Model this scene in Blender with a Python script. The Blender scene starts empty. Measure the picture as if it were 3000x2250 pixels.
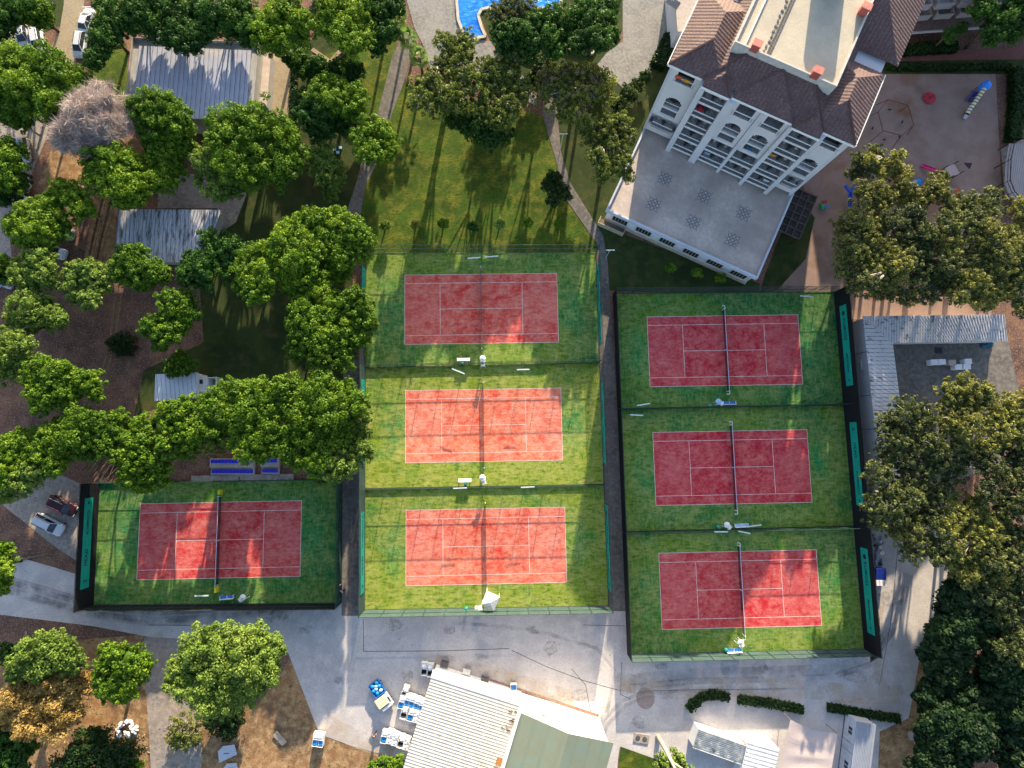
import bpy, bmesh, math, random
import numpy as np
from mathutils import Vector, Matrix, Quaternion
random.seed(7)
rng = np.random.default_rng(11)
R = math.radians
S = bpy.context.scene
COL = S.collection
# ------------------------------------------------------------------ camera
FPX, CAMH = 1633.299, 85.1556
def camrot(p, r, y):
    return (Matrix.Rotation(y, 3, 'Z') @ Matrix.Rotation(r, 3, 'Y') @ Matrix.Rotation(p, 3, 'X'))
CM = camrot(R(5.97957), R(-0.94409), R(-1.03743))
cam_data = bpy.data.cameras.new('camera')
cam_data.sensor_width = 36.0
cam_data.lens = FPX / 3000 * 36.0
cam_data.clip_start = 0.5
cam_data.clip_end = 2000
cam = bpy.data.objects.new('camera', cam_data)
COL.objects.link(cam)
cam.matrix_world = Matrix.Translation((0, 0, CAMH)) @ CM.to_4x4()
S.camera = cam
# ------------------------------------------------------------------ sky, sun, exposure
SUN_EL, SUN_AZ = R(15.3), math.atan2(0.19, 1.0)
w = bpy.data.worlds.new('World'); S.world = w; w.use_nodes = True
nt = w.node_tree; nt.nodes.clear()
sky = nt.nodes.new('ShaderNodeTexSky'); sky.sky_type = 'NISHITA'; sky.sun_disc = False
sky.sun_elevation = SUN_EL; sky.sun_rotation = SUN_AZ
sky.air_density = 1.0; sky.dust_density = 1.6; sky.ozone_density = 1.0
bg = nt.nodes.new('ShaderNodeBackground'); bg.inputs[1].default_value = 0.132
wo = nt.nodes.new('ShaderNodeOutputWorld')
nt.links.new(sky.outputs[0], bg.inputs[0]); nt.links.new(bg.outputs[0], wo.inputs[0])
sd = bpy.data.lights.new('sun', 'SUN'); sd.energy = 5.0; sd.angle = R(0.6); sd.color = (1.0, 0.84, 0.58)
sun = bpy.data.objects.new('sun', sd); COL.objects.link(sun)
ce = math.cos(SUN_EL)
to_sun = Vector((math.sin(SUN_AZ)*ce, math.cos(SUN_AZ)*ce, math.sin(SUN_EL)))
sun.rotation_euler = (-to_sun).to_track_quat('-Z', 'Y').to_euler()
sun.location = to_sun * 200
S.view_settings.view_transform = 'Standard'
S.view_settings.look = 'None'
S.view_settings.exposure = 1.56
S.view_settings.gamma = 1.0
S.view_settings.use_curve_mapping = False
# ------------------------------------------------------------------ pixel -> place in the world
def F(x, y, z=0.0):                       # a point of the 3000x2250 photograph at height z
    d = CM @ Vector(((x-1500)/FPX, -(y-1125)/FPX, -1.0))
    t = (z - CAMH) / d.z
    return Vector((d.x*t, d.y*t, z))
K = 3000/2212
def D(x, y, z=0.0): return F(x*K, y*K, z)
# ------------------------------------------------------------------ tagging helpers
WM = {}
def tag(o, label=None, cat=None, group=None, kind=None):
    if label: o['label'] = label
    if cat: o['category'] = cat
    if group: o['group'] = group
    if kind: o['kind'] = kind
    return o
def empty(name, loc=(0,0,0), rz=0.0, label=None, cat=None, group=None):
    o = bpy.data.objects.new(name, None); COL.objects.link(o)
    o.location = loc; o.rotation_euler = (0,0,rz); o.empty_display_size = 0.3
    WM[o.name] = Matrix.Translation(Vector(loc)) @ Matrix.Rotation(rz, 4, 'Z')
    return tag(o, label, cat, group)
def dup(root, loc, rz=0.0, label=None, scale=None, group=None):
    r = root.copy(); COL.objects.link(r); r.location = loc; r.rotation_euler = (0,0,rz)
    if scale: r.scale = (scale,)*3
    if label: r['label'] = label
    if group: r['group'] = group
    for ch in list(root.children):
        c = ch.copy(); COL.objects.link(c); c.parent = r
        for g in list(ch.children):
            d = g.copy(); COL.objects.link(d); d.parent = c
    return r
class MB:
    def __init__(s, M=None): s.v = []; s.f = []; s.M = M
    def _add(s, vs, fs):
        n = len(s.v)
        if s.M is not None: vs = [s.M @ Vector(v) for v in vs]
        s.v += [tuple(v) for v in vs]; s.f += [tuple(i+n for i in f) for f in fs]; return s
    def box(s, c, d, rz=0.0, taper=1.0):
        x, y, z = c; a, b, h = d[0]/2, d[1]/2, d[2]/2
        cs, sn = math.cos(rz), math.sin(rz); vs = []
        for k, zz in ((1.0, -h), (taper, h)):
            for sx, sy in ((-1,-1),(1,-1),(1,1),(-1,1)):
                px, py = sx*a*k, sy*b*k
                vs.append((x+px*cs-py*sn, y+px*sn+py*cs, z+zz))
        return s._add(vs, [(3,2,1,0),(4,5,6,7),(0,1,5,4),(1,2,6,5),(2,3,7,6),(3,0,4,7)])
    def bx(s, x0, x1, y0, y1, z0, z1):
        return s.box(((x0+x1)/2,(y0+y1)/2,(z0+z1)/2),(abs(x1-x0),abs(y1-y0),abs(z1-z0)))
    def tube(s, pts, rs, n=8, cap=True):
        pts = [Vector(p) for p in pts]
        if not hasattr(rs, '__len__'): rs = [rs]*len(pts)
        rings = []; vs = []; fs = []
        prev = None
        for i, p in enumerate(pts):
            a = pts[max(i-1,0)]; b = pts[min(i+1,len(pts)-1)]
            t = (b-a)
            if t.length < 1e-9: t = Vector((0,0,1))
            t.normalize()
            ref = Vector((0,0,1)) if abs(t.z) < 0.9 else Vector((1,0,0))
            if prev is not None: ref = prev
            x = t.cross(ref)
            if x.length < 1e-6: x = t.orthogonal()
            x.normalize(); y = t.cross(x).normalized(); prev = y.cross(t) if False else ref
            for k in range(n):
                an = 2*math.pi*k/n
                vs.append(p + (x*math.cos(an)+y*math.sin(an))*rs[i])
        for i in range(len(pts)-1):
            for k in range(n):
                fs.append((i*n+k, i*n+(k+1)%n, (i+1)*n+(k+1)%n, (i+1)*n+k))
        if cap:
            fs.append(tuple(range(n-1,-1,-1))); fs.append(tuple(range((len(pts)-1)*n, len(pts)*n)))
        return s._add(vs, fs)
    def cyl(s, p, q, r, r2=None, n=10): return s.tube([p, q], [r, r if r2 is None else r2], n)
    def beam(s, p, q, wd, h):
        p = Vector(p); q = Vector(q); t = (q-p).normalized()
        up = Vector((0,0,1)) if abs(t.z) < 0.95 else Vector((0,1,0))
        x = t.cross(up).normalized()*(wd/2); y = x.cross(t).normalized()*(h/2)
        vs = [p-x-y,p+x-y,p+x+y,p-x+y,q-x-y,q+x-y,q+x+y,q-x+y]
        return s._add(vs, [(0,1,2,3),(7,6,5,4),(0,4,5,1),(1,5,6,2),(2,6,7,3),(3,7,4,0)])
    def prism(s, pts, z0, z1):
        n = len(pts)
        a = sum(pts[i][0]*pts[(i+1)%n][1]-pts[(i+1)%n][0]*pts[i][1] for i in range(n))
        if a < 0: pts = pts[::-1]
        vs = [(p[0],p[1],z0) for p in pts] + [(p[0],p[1],z1) for p in pts]
        fs = [tuple(range(n-1,-1,-1)), tuple(range(n,2*n))]
        fs += [(i,(i+1)%n,n+(i+1)%n,n+i) for i in range(n)]
        return s._add(vs, fs)
    def slab(s, pts, t):                 # 3D polygon with thickness t downwards
        n = len(pts)
        a = sum(pts[i][0]*pts[(i+1)%n][1]-pts[(i+1)%n][0]*pts[i][1] for i in range(n))
        if a < 0: pts = pts[::-1]
        vs = [(p[0],p[1],p[2]-t) for p in pts] + [tuple(p) for p in pts]
        fs = [tuple(range(n-1,-1,-1)), tuple(range(n,2*n))]
        fs += [(i,(i+1)%n,n+(i+1)%n,n+i) for i in range(n)]
        return s._add(vs, fs)
    def ball(s, c, r, nu=10, nv=6):
        if not hasattr(r,'__len__'): r = (r,r,r)
        vs = [(c[0],c[1],c[2]-r[2])]; fs = []
        for i in range(1,nv):
            th = math.pi*i/nv
            for k in range(nu):
                ph = 2*math.pi*k/nu
                vs.append((c[0]+r[0]*math.sin(th)*math.cos(ph), c[1]+r[1]*math.sin(th)*math.sin(ph), c[2]-r[2]*math.cos(th)))
        vs.append((c[0],c[1],c[2]+r[2])); L = len(vs)-1
        for k in range(nu):
            fs.append((0,1+(k+1)%nu,1+k)); fs.append((L, L-nu+k, L-nu+(k+1)%nu))
        for i in range(nv-2):
            for k in range(nu):
                a=1+i*nu+k; b=1+i*nu+(k+1)%nu; fs.append((a,b,b+nu,a+nu))
        return s._add(vs, fs)
    def build(s, name, mat, parent=None, world=False, smooth=False, label=None):
        vs = s.v
        if world and parent is not None:
            M = WM.get(parent.name)
            pp = parent
            if M is None: M = WM[parent['_root']] if '_root' in parent else Matrix.Identity(4)
            Mi = M.inverted(); vs = [tuple(Mi @ Vector(v)) for v in vs]
        me = bpy.data.meshes.new(name)
        me.from_pydata(vs, [], s.f)
        bm = bmesh.new(); bm.from_mesh(me)
        big = [f for f in bm.faces if len(f.verts) > 4]
        if big: bmesh.ops.triangulate(bm, faces=big)
        bm.to_mesh(me); bm.free()
        if mat: me.materials.append(mat)
        if smooth:
            me.polygons.foreach_set('use_smooth', [True]*len(me.polygons))
        o = bpy.data.objects.new(name, me); COL.objects.link(o)
        if parent is not None: o.parent = parent
        if label: o['label'] = label
        return o
# ------------------------------------------------------------------ materials
MATS = {}
def newmat(name):
    m = bpy.data.materials.new(name); m.use_nodes = True
    m.node_tree.nodes.clear(); return m, m.node_tree
def N(nt, t, **kw):
    n = nt.nodes.new(t)
    for k, v in kw.items():
        if k == 'ins':
            for i, val in v.items(): n.inputs[i].default_value = val
        else: setattr(n, k, v)
    return n
def c4(c): return (c[0], c[1], c[2], 1.0)
def noisefac(nt, vec, scale, detail=4, lo=0.35, hi=0.65, rough=0.55, sx=1, sy=1, sz=1):
    src = vec
    if (sx, sy, sz) != (1,1,1):
        mp = N(nt, 'ShaderNodeMapping'); mp.inputs['Scale'].default_value = (sx,sy,sz)
        nt.links.new(vec, mp.inputs['Vector']); src = mp.outputs[0]
    n = N(nt, 'ShaderNodeTexNoise'); n.inputs['Scale'].default_value = scale
    n.inputs['Detail'].default_value = detail; n.inputs['Roughness'].default_value = rough
    nt.links.new(src, n.inputs['Vector'])
    mr = N(nt, 'ShaderNodeMapRange'); mr.inputs[1].default_value = lo; mr.inputs[2].default_value = hi
    nt.links.new(n.outputs['Fac'], mr.inputs[0]); return mr.outputs[0]
def mixc(nt, fac, a, b):
    m = N(nt, 'ShaderNodeMix', data_type='RGBA')
    if isinstance(fac, float): m.inputs[0].default_value = fac
    else: nt.links.new(fac, m.inputs[0])
    for sock, c in ((m.inputs[6], a), (m.inputs[7], b)):
        if isinstance(c, (tuple, list)): sock.default_value = c4(c)
        else: nt.links.new(c, sock)
    return m.outputs[2]
def finish(nt, colour, rough=0.85, metal=0.0, bump=None, bumpd=0.05, spec=0.3, alpha=1.0, transl=0.0):
    b = N(nt, 'ShaderNodeBsdfPrincipled')
    b.inputs['Roughness'].default_value = rough; b.inputs['Metallic'].default_value = metal
    b.inputs['Specular IOR Level'].default_value = spec
    if isinstance(colour, tuple): b.inputs['Base Color'].default_value = c4(colour)
    else: nt.links.new(colour, b.inputs['Base Color'])
    if bump is not None:
        bp = N(nt, 'ShaderNodeBump'); bp.inputs['Distance'].default_value = bumpd; bp.inputs['Strength'].default_value = 0.7
        nt.links.new(bump, bp.inputs['Height']); nt.links.new(bp.outputs[0], b.inputs['Normal'])
    out = N(nt, 'ShaderNodeOutputMaterial'); last = b.outputs[0]
    if transl > 0:
        t = N(nt, 'ShaderNodeBsdfTranslucent')
        if isinstance(colour, tuple): t.inputs[0].default_value = c4(colour)
        else: nt.links.new(colour, t.inputs[0])
        mx = N(nt, 'ShaderNodeMixShader'); mx.inputs[0].default_value = transl
        nt.links.new(last, mx.inputs[1]); nt.links.new(t.outputs[0], mx.inputs[2]); last = mx.outputs[0]
    if alpha < 1.0:
        t = N(nt, 'ShaderNodeBsdfTransparent')
        mx = N(nt, 'ShaderNodeMixShader'); mx.inputs[0].default_value = alpha
        nt.links.new(t.outputs[0], mx.inputs[1]); nt.links.new(last, mx.inputs[2]); last = mx.outputs[0]
    nt.links.new(last, out.inputs[0])
def plain(name, c, rough=0.6, metal=0.0, var=0.18, scale=2.0, alpha=1.0, transl=0.0, spec=0.3):
    """painted/plastic/metal: colour with a little wear"""
    if name in MATS: return MATS[name]
    m, nt = newmat(name); tc = N(nt, 'ShaderNodeTexCoord')
    f = noisefac(nt, tc.outputs['Object'], scale, 5)
    dk = tuple(x*(1-var) for x in c); lt = tuple(min(1, x*(1+var*0.6)) for x in c)
    f2 = noisefac(nt, tc.outputs['Object'], scale*9, 3)
    col = mixc(nt, f, dk, lt); col = mixc(nt, f2, col, mixc(nt, 0.5, col, dk))
    finish(nt, col, rough, metal, f2, 0.01, spec, alpha, transl); MATS[name] = m; return m
def ground_mat(name, stops, scales, rough=0.95, bump=0.04, streak=None):
    """stops: [base, second, third, speck]; layered noise in world metres"""
    m, nt = newmat(name); g = N(nt, 'ShaderNodeNewGeometry'); P = g.outputs['Position']
    col = stops[0]
    for i, (c, s) in enumerate(zip(stops[1:], scales)):
        lo, hi = (0.38, 0.62) if i < 2 else (0.5, 0.62)
        if len(s) > 1: lo, hi = s[1], s[2]
        kw = {}
        if len(s) > 3: kw = dict(sx=s[3], sy=s[4])
        f = noisefac(nt, P, s[0], 6, lo, hi, 0.6, **kw)
        col = mixc(nt, f, col, c)
    bf = noisefac(nt, P, 6.0, 5, 0.2, 0.8)
    finish(nt, col, rough, 0, bf, bump, 0.2); MATS[name] = m; return m
def stripe_mat(name, c, line, spacing, wfrac=0.12, axis='X', stain=None, stainscale=0.6, stainlo=0.55, rough=0.5, metal=0.0, off=0.0, stretch=(1,1)):
    m, nt = newmat(name); tc = N(nt, 'ShaderNodeTexCoord'); sp = N(nt, 'ShaderNodeSeparateXYZ')
    nt.links.new(tc.outputs['Object'], sp.inputs[0])
    mu = N(nt, 'ShaderNodeMath', operation='MULTIPLY_ADD'); mu.inputs[1].default_value = 1/spacing; mu.inputs[2].default_value = off + 100.0
    nt.links.new(sp.outputs['XY'.index(axis)], mu.inputs[0])
    fr = N(nt, 'ShaderNodeMath', operation='FRACT'); nt.links.new(mu.outputs[0], fr.inputs[0])
    pp = N(nt, 'ShaderNodeMath', operation='PINGPONG'); pp.inputs[1].default_value = 0.5; nt.links.new(fr.outputs[0], pp.inputs[0])
    ls = N(nt, 'ShaderNodeMapRange'); ls.inputs[1].default_value = wfrac; ls.inputs[2].default_value = wfrac*0.4
    nt.links.new(pp.outputs[0], ls.inputs[0])
    f = noisefac(nt, tc.outputs['Object'], 0.5, 4)
    col = mixc(nt, f, tuple(x*0.90 for x in c), c)
    if stain:
        sf = noisefac(nt, tc.outputs['Object'], stainscale, 6, stainlo, stainlo+0.12, 0.65, sx=stretch[0], sy=stretch[1])
        col = mixc(nt, sf, col, stain)
    bk = noisefac(nt, tc.outputs['Object'], 1.3, 3, 0.2, 0.55)
    lf = N(nt, 'ShaderNodeMath', operation='MULTIPLY'); nt.links.new(ls.outputs[0], lf.inputs[0]); nt.links.new(bk, lf.inputs[1])
    col = mixc(nt, lf.outputs[0], col, line)
    finish(nt, col, rough, metal, pp.outputs[0], 0.05); MATS[name] = m; return m
def leaf_mat(name, dark, mid, light, dead=None, transl=0.35):
    m, nt = newmat(name)
    at = N(nt, 'ShaderNodeAttribute'); at.attribute_name = 'v'
    g = N(nt, 'ShaderNodeNewGeometry'); oi = N(nt, 'ShaderNodeObjectInfo')
    r1 = N(nt, 'ShaderNodeValToRGB'); e = r1.color_ramp.elements
    e[0].position = 0.0; e[0].color = c4(dark); e[1].position = 1.0; e[1].color = c4(light)
    x = e.new(0.5); x.color = c4(mid)
    f = noisefac(nt, g.outputs['Position'], 0.35, 3, 0.3, 0.7)
    a = N(nt, 'ShaderNodeMath', operation='MULTIPLY_ADD'); a.inputs[1].default_value = 0.55; nt.links.new(at.outputs['Fac'], a.inputs[0])
    b = N(nt, 'ShaderNodeMath', operation='MULTIPLY'); b.inputs[1].default_value = 0.35; nt.links.new(f, b.inputs[0])
    nt.links.new(b.outputs[0], a.inputs[2])
    c = N(nt, 'ShaderNodeMath', operation='MULTIPLY_ADD'); c.inputs[1].default_value = 0.22; c.inputs[2].default_value = -0.06
    nt.links.new(oi.outputs['Random'], c.inputs[0])
    d = N(nt, 'ShaderNodeMath', operation='ADD'); nt.links.new(a.outputs[0], d.inputs[0]); nt.links.new(c.outputs[0], d.inputs[1])
    nt.links.new(d.outputs[0], r1.inputs[0]); col = r1.outputs[0]
    if dead:
        df = noisefac(nt, g.outputs['Position'], 0.55, 4, 0.55, 0.68)
        col = mixc(nt, df, col, dead)
    finish(nt, col, 0.6, 0, None, 0, 0.25, 1.0, transl); MATS[name] = m; return m
# ------------------------------------------------------------------ palette
M_soil = ground_mat('soil_needles', [(0.15,0.078,0.055),(0.080,0.046,0.040),(0.23,0.125,0.080),(0.34,0.22,0.17),(0.05,0.030,0.026)], [(0.13,),(0.45,0.42,0.7),(4.0,0.50,0.72),(7.0,0.52,0.70)])
M_soil_or = ground_mat('soil_orange', [(0.30,0.155,0.070),(0.17,0.095,0.055),(0.44,0.30,0.16),(0.09,0.095,0.035),(0.12,0.065,0.035)], [(0.16,),(0.9,0.42,0.7),(1.4,0.56,0.68),(5.0,0.50,0.72)])
M_sand = ground_mat('playground_sand', [(0.24,0.160,0.135),(0.29,0.20,0.175),(0.20,0.105,0.060)], [(0.4,),(0.07,0.52,0.62)], bump=0.02)
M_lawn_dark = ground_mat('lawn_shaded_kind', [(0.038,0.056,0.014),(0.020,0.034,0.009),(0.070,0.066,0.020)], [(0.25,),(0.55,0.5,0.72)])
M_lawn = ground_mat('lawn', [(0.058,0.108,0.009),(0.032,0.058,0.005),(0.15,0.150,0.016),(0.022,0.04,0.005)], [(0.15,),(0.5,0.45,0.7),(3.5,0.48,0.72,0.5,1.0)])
M_conc = ground_mat('concrete', [(0.50,0.46,0.455),(0.39,0.36,0.365),(0.58,0.53,0.51),(0.24,0.22,0.22),(0.30,0.28,0.285)], [(0.10,),(0.5,0.45,0.75),(2.6,0.62,0.72),(7.0,0.48,0.75)], rough=0.9, bump=0.008)
M_conc2 = ground_mat('concrete_rough', [(0.30,0.25,0.225),(0.21,0.18,0.165),(0.37,0.33,0.30),(0.09,0.065,0.05)], [(0.3,),(1.6,0.45,0.7),(2.2,0.6,0.68)], rough=0.92, bump=0.01)
M_cobble = ground_mat('courtyard_paving', [(0.235,0.225,0.215),(0.16,0.155,0.155),(0.30,0.285,0.26)], [(0.35,),(2.5,0.42,0.7)], rough=0.85, bump=0.01)
M_path = ground_mat('path_asphalt', [(0.155,0.135,0.125),(0.105,0.095,0.09),(0.21,0.19,0.17)], [(0.4,),(1.7,0.45,0.7)], bump=0.01)
M_tan = ground_mat('beige_gravel', [(0.30,0.235,0.155),(0.24,0.185,0.125),(0.36,0.30,0.22)], [(0.4,),(3,0.4,0.7)], bump=0.01)
M_red_path = ground_mat('red_brick_path', [(0.17,0.065,0.055),(0.12,0.05,0.045),(0.2,0.09,0.075)], [(0.7,),(4,0.4,0.7)], bump=0.01)
def court_green(name, yel, seed):
    m, nt = newmat(name); g = N(nt, 'ShaderNodeNewGeometry')
    mp = N(nt, 'ShaderNodeMapping'); mp.inputs['Location'].default_value = (seed*37.1, seed*11.7, 0)
    nt.links.new(g.outputs['Position'], mp.inputs['Vector']); P = mp.outputs[0]
    tc = N(nt, 'ShaderNodeTexCoord'); vm = N(nt, 'ShaderNodeVectorMath', operation='ABSOLUTE'); nt.links.new(tc.outputs['Object'], vm.inputs[0])
    mp2 = N(nt, 'ShaderNodeMapping'); mp2.inputs['Location'].default_value = (-13.6/2.1, 0, 0); mp2.inputs['Scale'].default_value = (1/2.1, 1/4.2, 0)
    nt.links.new(vm.outputs[0], mp2.inputs['Vector']); ln_ = N(nt, 'ShaderNodeVectorMath', operation='LENGTH'); nt.links.new(mp2.outputs[0], ln_.inputs[0])
    wr = N(nt, 'ShaderNodeMapRange'); wr.inputs[1].default_value = 1.25; wr.inputs[2].default_value = 0.35; nt.links.new(ln_.outputs['Value'], wr.inputs[0])
    wn = noisefac(nt, P, 0.5, 6, 0.30, 0.60, 0.7); wm = N(nt, 'ShaderNodeMath', operation='MULTIPLY'); nt.links.new(wr.outputs[0], wm.inputs[0]); nt.links.new(wn, wm.inputs[1])
    a = noisefac(nt, P, 0.055, 5, 0.52-0.26*yel, 0.64-0.20*yel, 0.65)
    col = mixc(nt, a, (0.003+0.02*yel,0.115+0.05*yel,0.040), (0.070+0.110*yel,0.165+0.085*yel,0.016))
    bl = noisefac(nt, P, 0.17, 5, 0.54, 0.68, 0.6)
    col = mixc(nt, bl, col, (0.012,0.17,0.035))
    col = mixc(nt, wm.outputs[0], col, (0.001,0.21,0.075))
    s = noisefac(nt, P, 0.28, 10, 0.45-0.03*yel, 0.62, 0.88)
    col = mixc(nt, s, col, (0.16+0.24*yel,0.25+0.12*yel,0.085+0.02*yel))
    s2 = noisefac(nt, P, 2.4, 6, 0.46, 0.66, 0.8, sx=0.35)
    col = mixc(nt, s2, col, (0.008+0.03*yel,0.080+0.03*yel,0.008))
    s3 = noisefac(nt, P, 2.6, 6, 0.50, 0.72, 0.8, sy=0.3)
    col = mixc(nt, s3, col, (0.20+0.12*yel,0.28+0.06*yel,0.09))
    finish(nt, col, 0.95, 0, s3, 0.01, 0.15); MATS[name] = m; return m
def court_red(name, pale, seed):
    m, nt = newmat(name); g = N(nt, 'ShaderNodeNewGeometry')
    mp = N(nt, 'ShaderNodeMapping'); mp.inputs['Location'].default_value = (seed*17.3, seed*29.1, 0)
    nt.links.new(g.outputs['Position'], mp.inputs['Vector']); P = mp.outputs[0]
    tc = N(nt, 'ShaderNodeTexCoord'); vm = N(nt, 'ShaderNodeVectorMath', operation='ABSOLUTE'); nt.links.new(tc.outputs['Object'], vm.inputs[0])
    mp2 = N(nt, 'ShaderNodeMapping'); mp2.inputs['Location'].default_value = (-9.6/3.6, 0, 0); mp2.inputs['Scale'].default_value = (1/3.6, 1/5.0, 0)
    nt.links.new(vm.outputs[0], mp2.inputs['Vector']); ln_ = N(nt, 'ShaderNodeVectorMath', operation='LENGTH'); nt.links.new(mp2.outputs[0], ln_.inputs[0])
    wr = N(nt, 'ShaderNodeMapRange'); wr.inputs[1].default_value = 1.3; wr.inputs[2].default_value = 0.2; nt.links.new(ln_.outputs['Value'], wr.inputs[0])
    wn = noisefac(nt, P, 0.45, 8, 0.34, 0.66, 0.75); wm = N(nt, 'ShaderNodeMath', operation='MULTIPLY'); nt.links.new(wr.outputs[0], wm.inputs[0]); nt.links.new(wn, wm.inputs[1])
    a = noisefac(nt, P, 0.25, 6, 0.38, 0.66, 0.7)
    col = mixc(nt, a, (0.42+0.16*pale,0.008+0.035*pale,0.030-0.005*pale), (0.50+0.14*pale,0.032+0.12*pale,0.052+0.02*pale))
    b = noisefac(nt, P, 0.50, 10, 0.42-0.02*pale, 0.62, 0.88)
    col = mixc(nt, b, col, (0.62+0.08*pale,0.16+0.12*pale,0.15+0.06*pale))
    hw_ = N(nt, 'ShaderNodeMath', operation='MULTIPLY'); hw_.inputs[1].default_value = 0.75; nt.links.new(wm.outputs[0], hw_.inputs[0])
    col = mixc(nt, hw_.outputs[0], col, (0.60+0.08*pale,0.15+0.12*pale,0.15+0.07*pale))
    c = noisefac(nt, P, 2.6, 6, 0.47, 0.72, 0.85, sx=0.4)
    col = mixc(nt, c, col, (0.33+0.05*pale,0.010+0.01*pale,0.025))
    finish(nt, col, 0.95, 0, c, 0.01, 0.15); MATS[name] = m; return m
M_white = plain('white_paint', (0.78,0.78,0.76), 0.45, var=0.08)
M_line = plain('court_line', (0.70,0.58,0.54), 0.7, var=0.30, scale=1.5)
M_wall = plain('white_render_wall', (0.66,0.66,0.68), 0.85, var=0.10, scale=0.5)
M_wallg = plain('grey_render_wall', (0.36,0.35,0.34), 0.85, var=0.15, scale=0.7)
M_beige = plain('beige_trim', (0.5,0.42,0.30), 0.7)
M_dark = plain('black_windscreen', (0.0075,0.008,0.012), 0.9, var=0.25, scale=1.2)
M_greyscr = plain('green_grey_windscreen', (0.045,0.085,0.075), 0.85, var=0.2, scale=0.7, alpha=0.86)
M_tealscr = plain('dark_teal_windscreen', (0.010,0.045,0.040), 0.85, var=0.3, scale=0.5, alpha=0.80)
M_mesh = plain('chain_link_mesh', (0.03,0.06,0.055), 0.7, var=0.2, alpha=0.20)
M_mesh2 = plain('chain_link_mesh_dense', (0.05,0.065,0.07), 0.7, var=0.2, alpha=0.42)
M_post = plain('fence_post_green', (0.018,0.045,0.042), 0.5)
M_teal = plain('turquoise_banner', (0.004,0.30,0.235), 0.7, var=0.16, scale=0.35)
M_ink = plain('banner_ink', (0.002,0.022,0.045), 0.7)
M_net = plain('tennis_net', (0.02,0.02,0.03), 0.9, alpha=0.45)
M_yellow = plain('yellow_padding', (0.70,0.62,0.02), 0.6)
M_blue = plain('blue_plastic', (0.03,0.17,0.55), 0.45)
M_dblue = plain('dark_blue_plastic', (0.012,0.03,0.25), 0.45)
M_seat = plain('blue_stadium_seat', (0.04,0.045,0.66), 0.4, var=0.12)
M_ltblue = plain('pale_blue_cloth', (0.33,0.55,0.80), 0.8)
M_sack = plain('bright_blue_sack', (0.01,0.27,0.66), 0.5, var=0.35, scale=6)
M_linen = plain('white_linen', (0.80,0.78,0.82), 0.9, var=0.22, scale=5)
M_steel = plain('galvanised_steel', (0.45,0.46,0.48), 0.4, 0.6)
M_alu = plain('pale_aluminium', (0.62,0.70,0.66), 0.4, 0.2)
M_blackr = plain('black_rubber', (0.015,0.015,0.017), 0.8)
M_glass = plain('dark_glass', (0.012,0.018,0.030), 0.12, spec=0.8)
M_void = plain('dark_opening', (0.018,0.018,0.022), 0.8)
M_floor = plain('balcony_tiles', (0.38,0.36,0.37), 0.8, var=0.35, scale=4)
M_brown = plain('dark_brown_wood', (0.045,0.028,0.025), 0.7, var=0.4, scale=6)
M_wood = plain('weathered_wood', (0.20,0.15,0.11), 0.8, var=0.35, scale=5)
M_bark = plain('pine_bark', (0.10,0.068,0.050), 0.9, var=0.4, scale=5)
M_barkp = plain('pale_bark', (0.46,0.41,0.33), 0.8, var=0.35, scale=3)
M_red = plain('red_paint', (0.42,0.022,0.045), 0.5)
M_dred = plain('dark_red_paint', (0.16,0.025,0.03), 0.5)
M_pink = plain('magenta_plastic', (0.62,0.008,0.20), 0.4)
M_orange = plain('orange_plastic', (0.72,0.12,0.015), 0.45)
M_greenp = plain('green_plastic', (0.015,0.36,0.10), 0.4)
M_navy = plain('navy_fabric', (0.015,0.013,0.045), 0.8)
M_cream = plain('cream_plastic', (0.75,0.68,0.42), 0.5)
M_turq = plain('turquoise_plastic', (0.02,0.34,0.27), 0.45)
M_coral = plain('coral_tile', (0.42,0.10,0.08), 0.6)
M_terrace = plain('terrace_screed', (0.51,0.42,0.375), 0.9, var=0.28, scale=0.22)
M_flat = plain('roof_screed', (0.46,0.405,0.32), 0.9, var=0.14, scale=0.4)
def fade_mat(name, c, amax, scale=0.5, lo=0.35, hi=0.75, sx=1):
    m, nt = newmat(name); g = N(nt, 'ShaderNodeNewGeometry')
    f = noisefac(nt, g.outputs['Position'], scale, 6, lo, hi, 0.7, sx=sx); k = N(nt, 'ShaderNodeMath', operation='MULTIPLY'); k.inputs[1].default_value = amax
    nt.links.new(f, k.inputs[0]); b = N(nt, 'ShaderNodeBsdfDiffuse'); b.inputs[0].default_value = c4(c); t = N(nt, 'ShaderNodeBsdfTransparent')
    mx = N(nt, 'ShaderNodeMixShader'); nt.links.new(k.outputs[0], mx.inputs[0]); nt.links.new(t.outputs[0], mx.inputs[1]); nt.links.new(b.outputs[0], mx.inputs[2])
    out = N(nt, 'ShaderNodeOutputMaterial'); nt.links.new(mx.outputs[0], out.inputs[0]); MATS[name] = m; return m
M_tyre = fade_mat('tyre_dust', (0.12,0.115,0.135), 0.34, 0.35, 0.38, 0.70)
M_tarp = plain('pinkish_tarpaulin', (0.46,0.38,0.37), 0.8, var=0.12, scale=0.3)
M_asph = plain('dark_asphalt', (0.085,0.08,0.085), 0.9)
M_carw = plain('silver_car_paint', (0.62,0.64,0.70), 0.25, 0.15, var=0.05)
M_carb = plain('black_car_paint', (0.040,0.010,0.016), 0.22, 0.1, var=0.1)
M_carr = plain('red_car_trim', (0.50,0.01,0.03), 0.3)
M_carg = plain('grey_car_paint', (0.40,0.42,0.47), 0.25, 0.2, var=0.05)
M_skin = plain('skin', (0.40,0.23,0.16), 0.6)
M_hair = plain('dark_hair', (0.02,0.015,0.012), 0.7)
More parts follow.
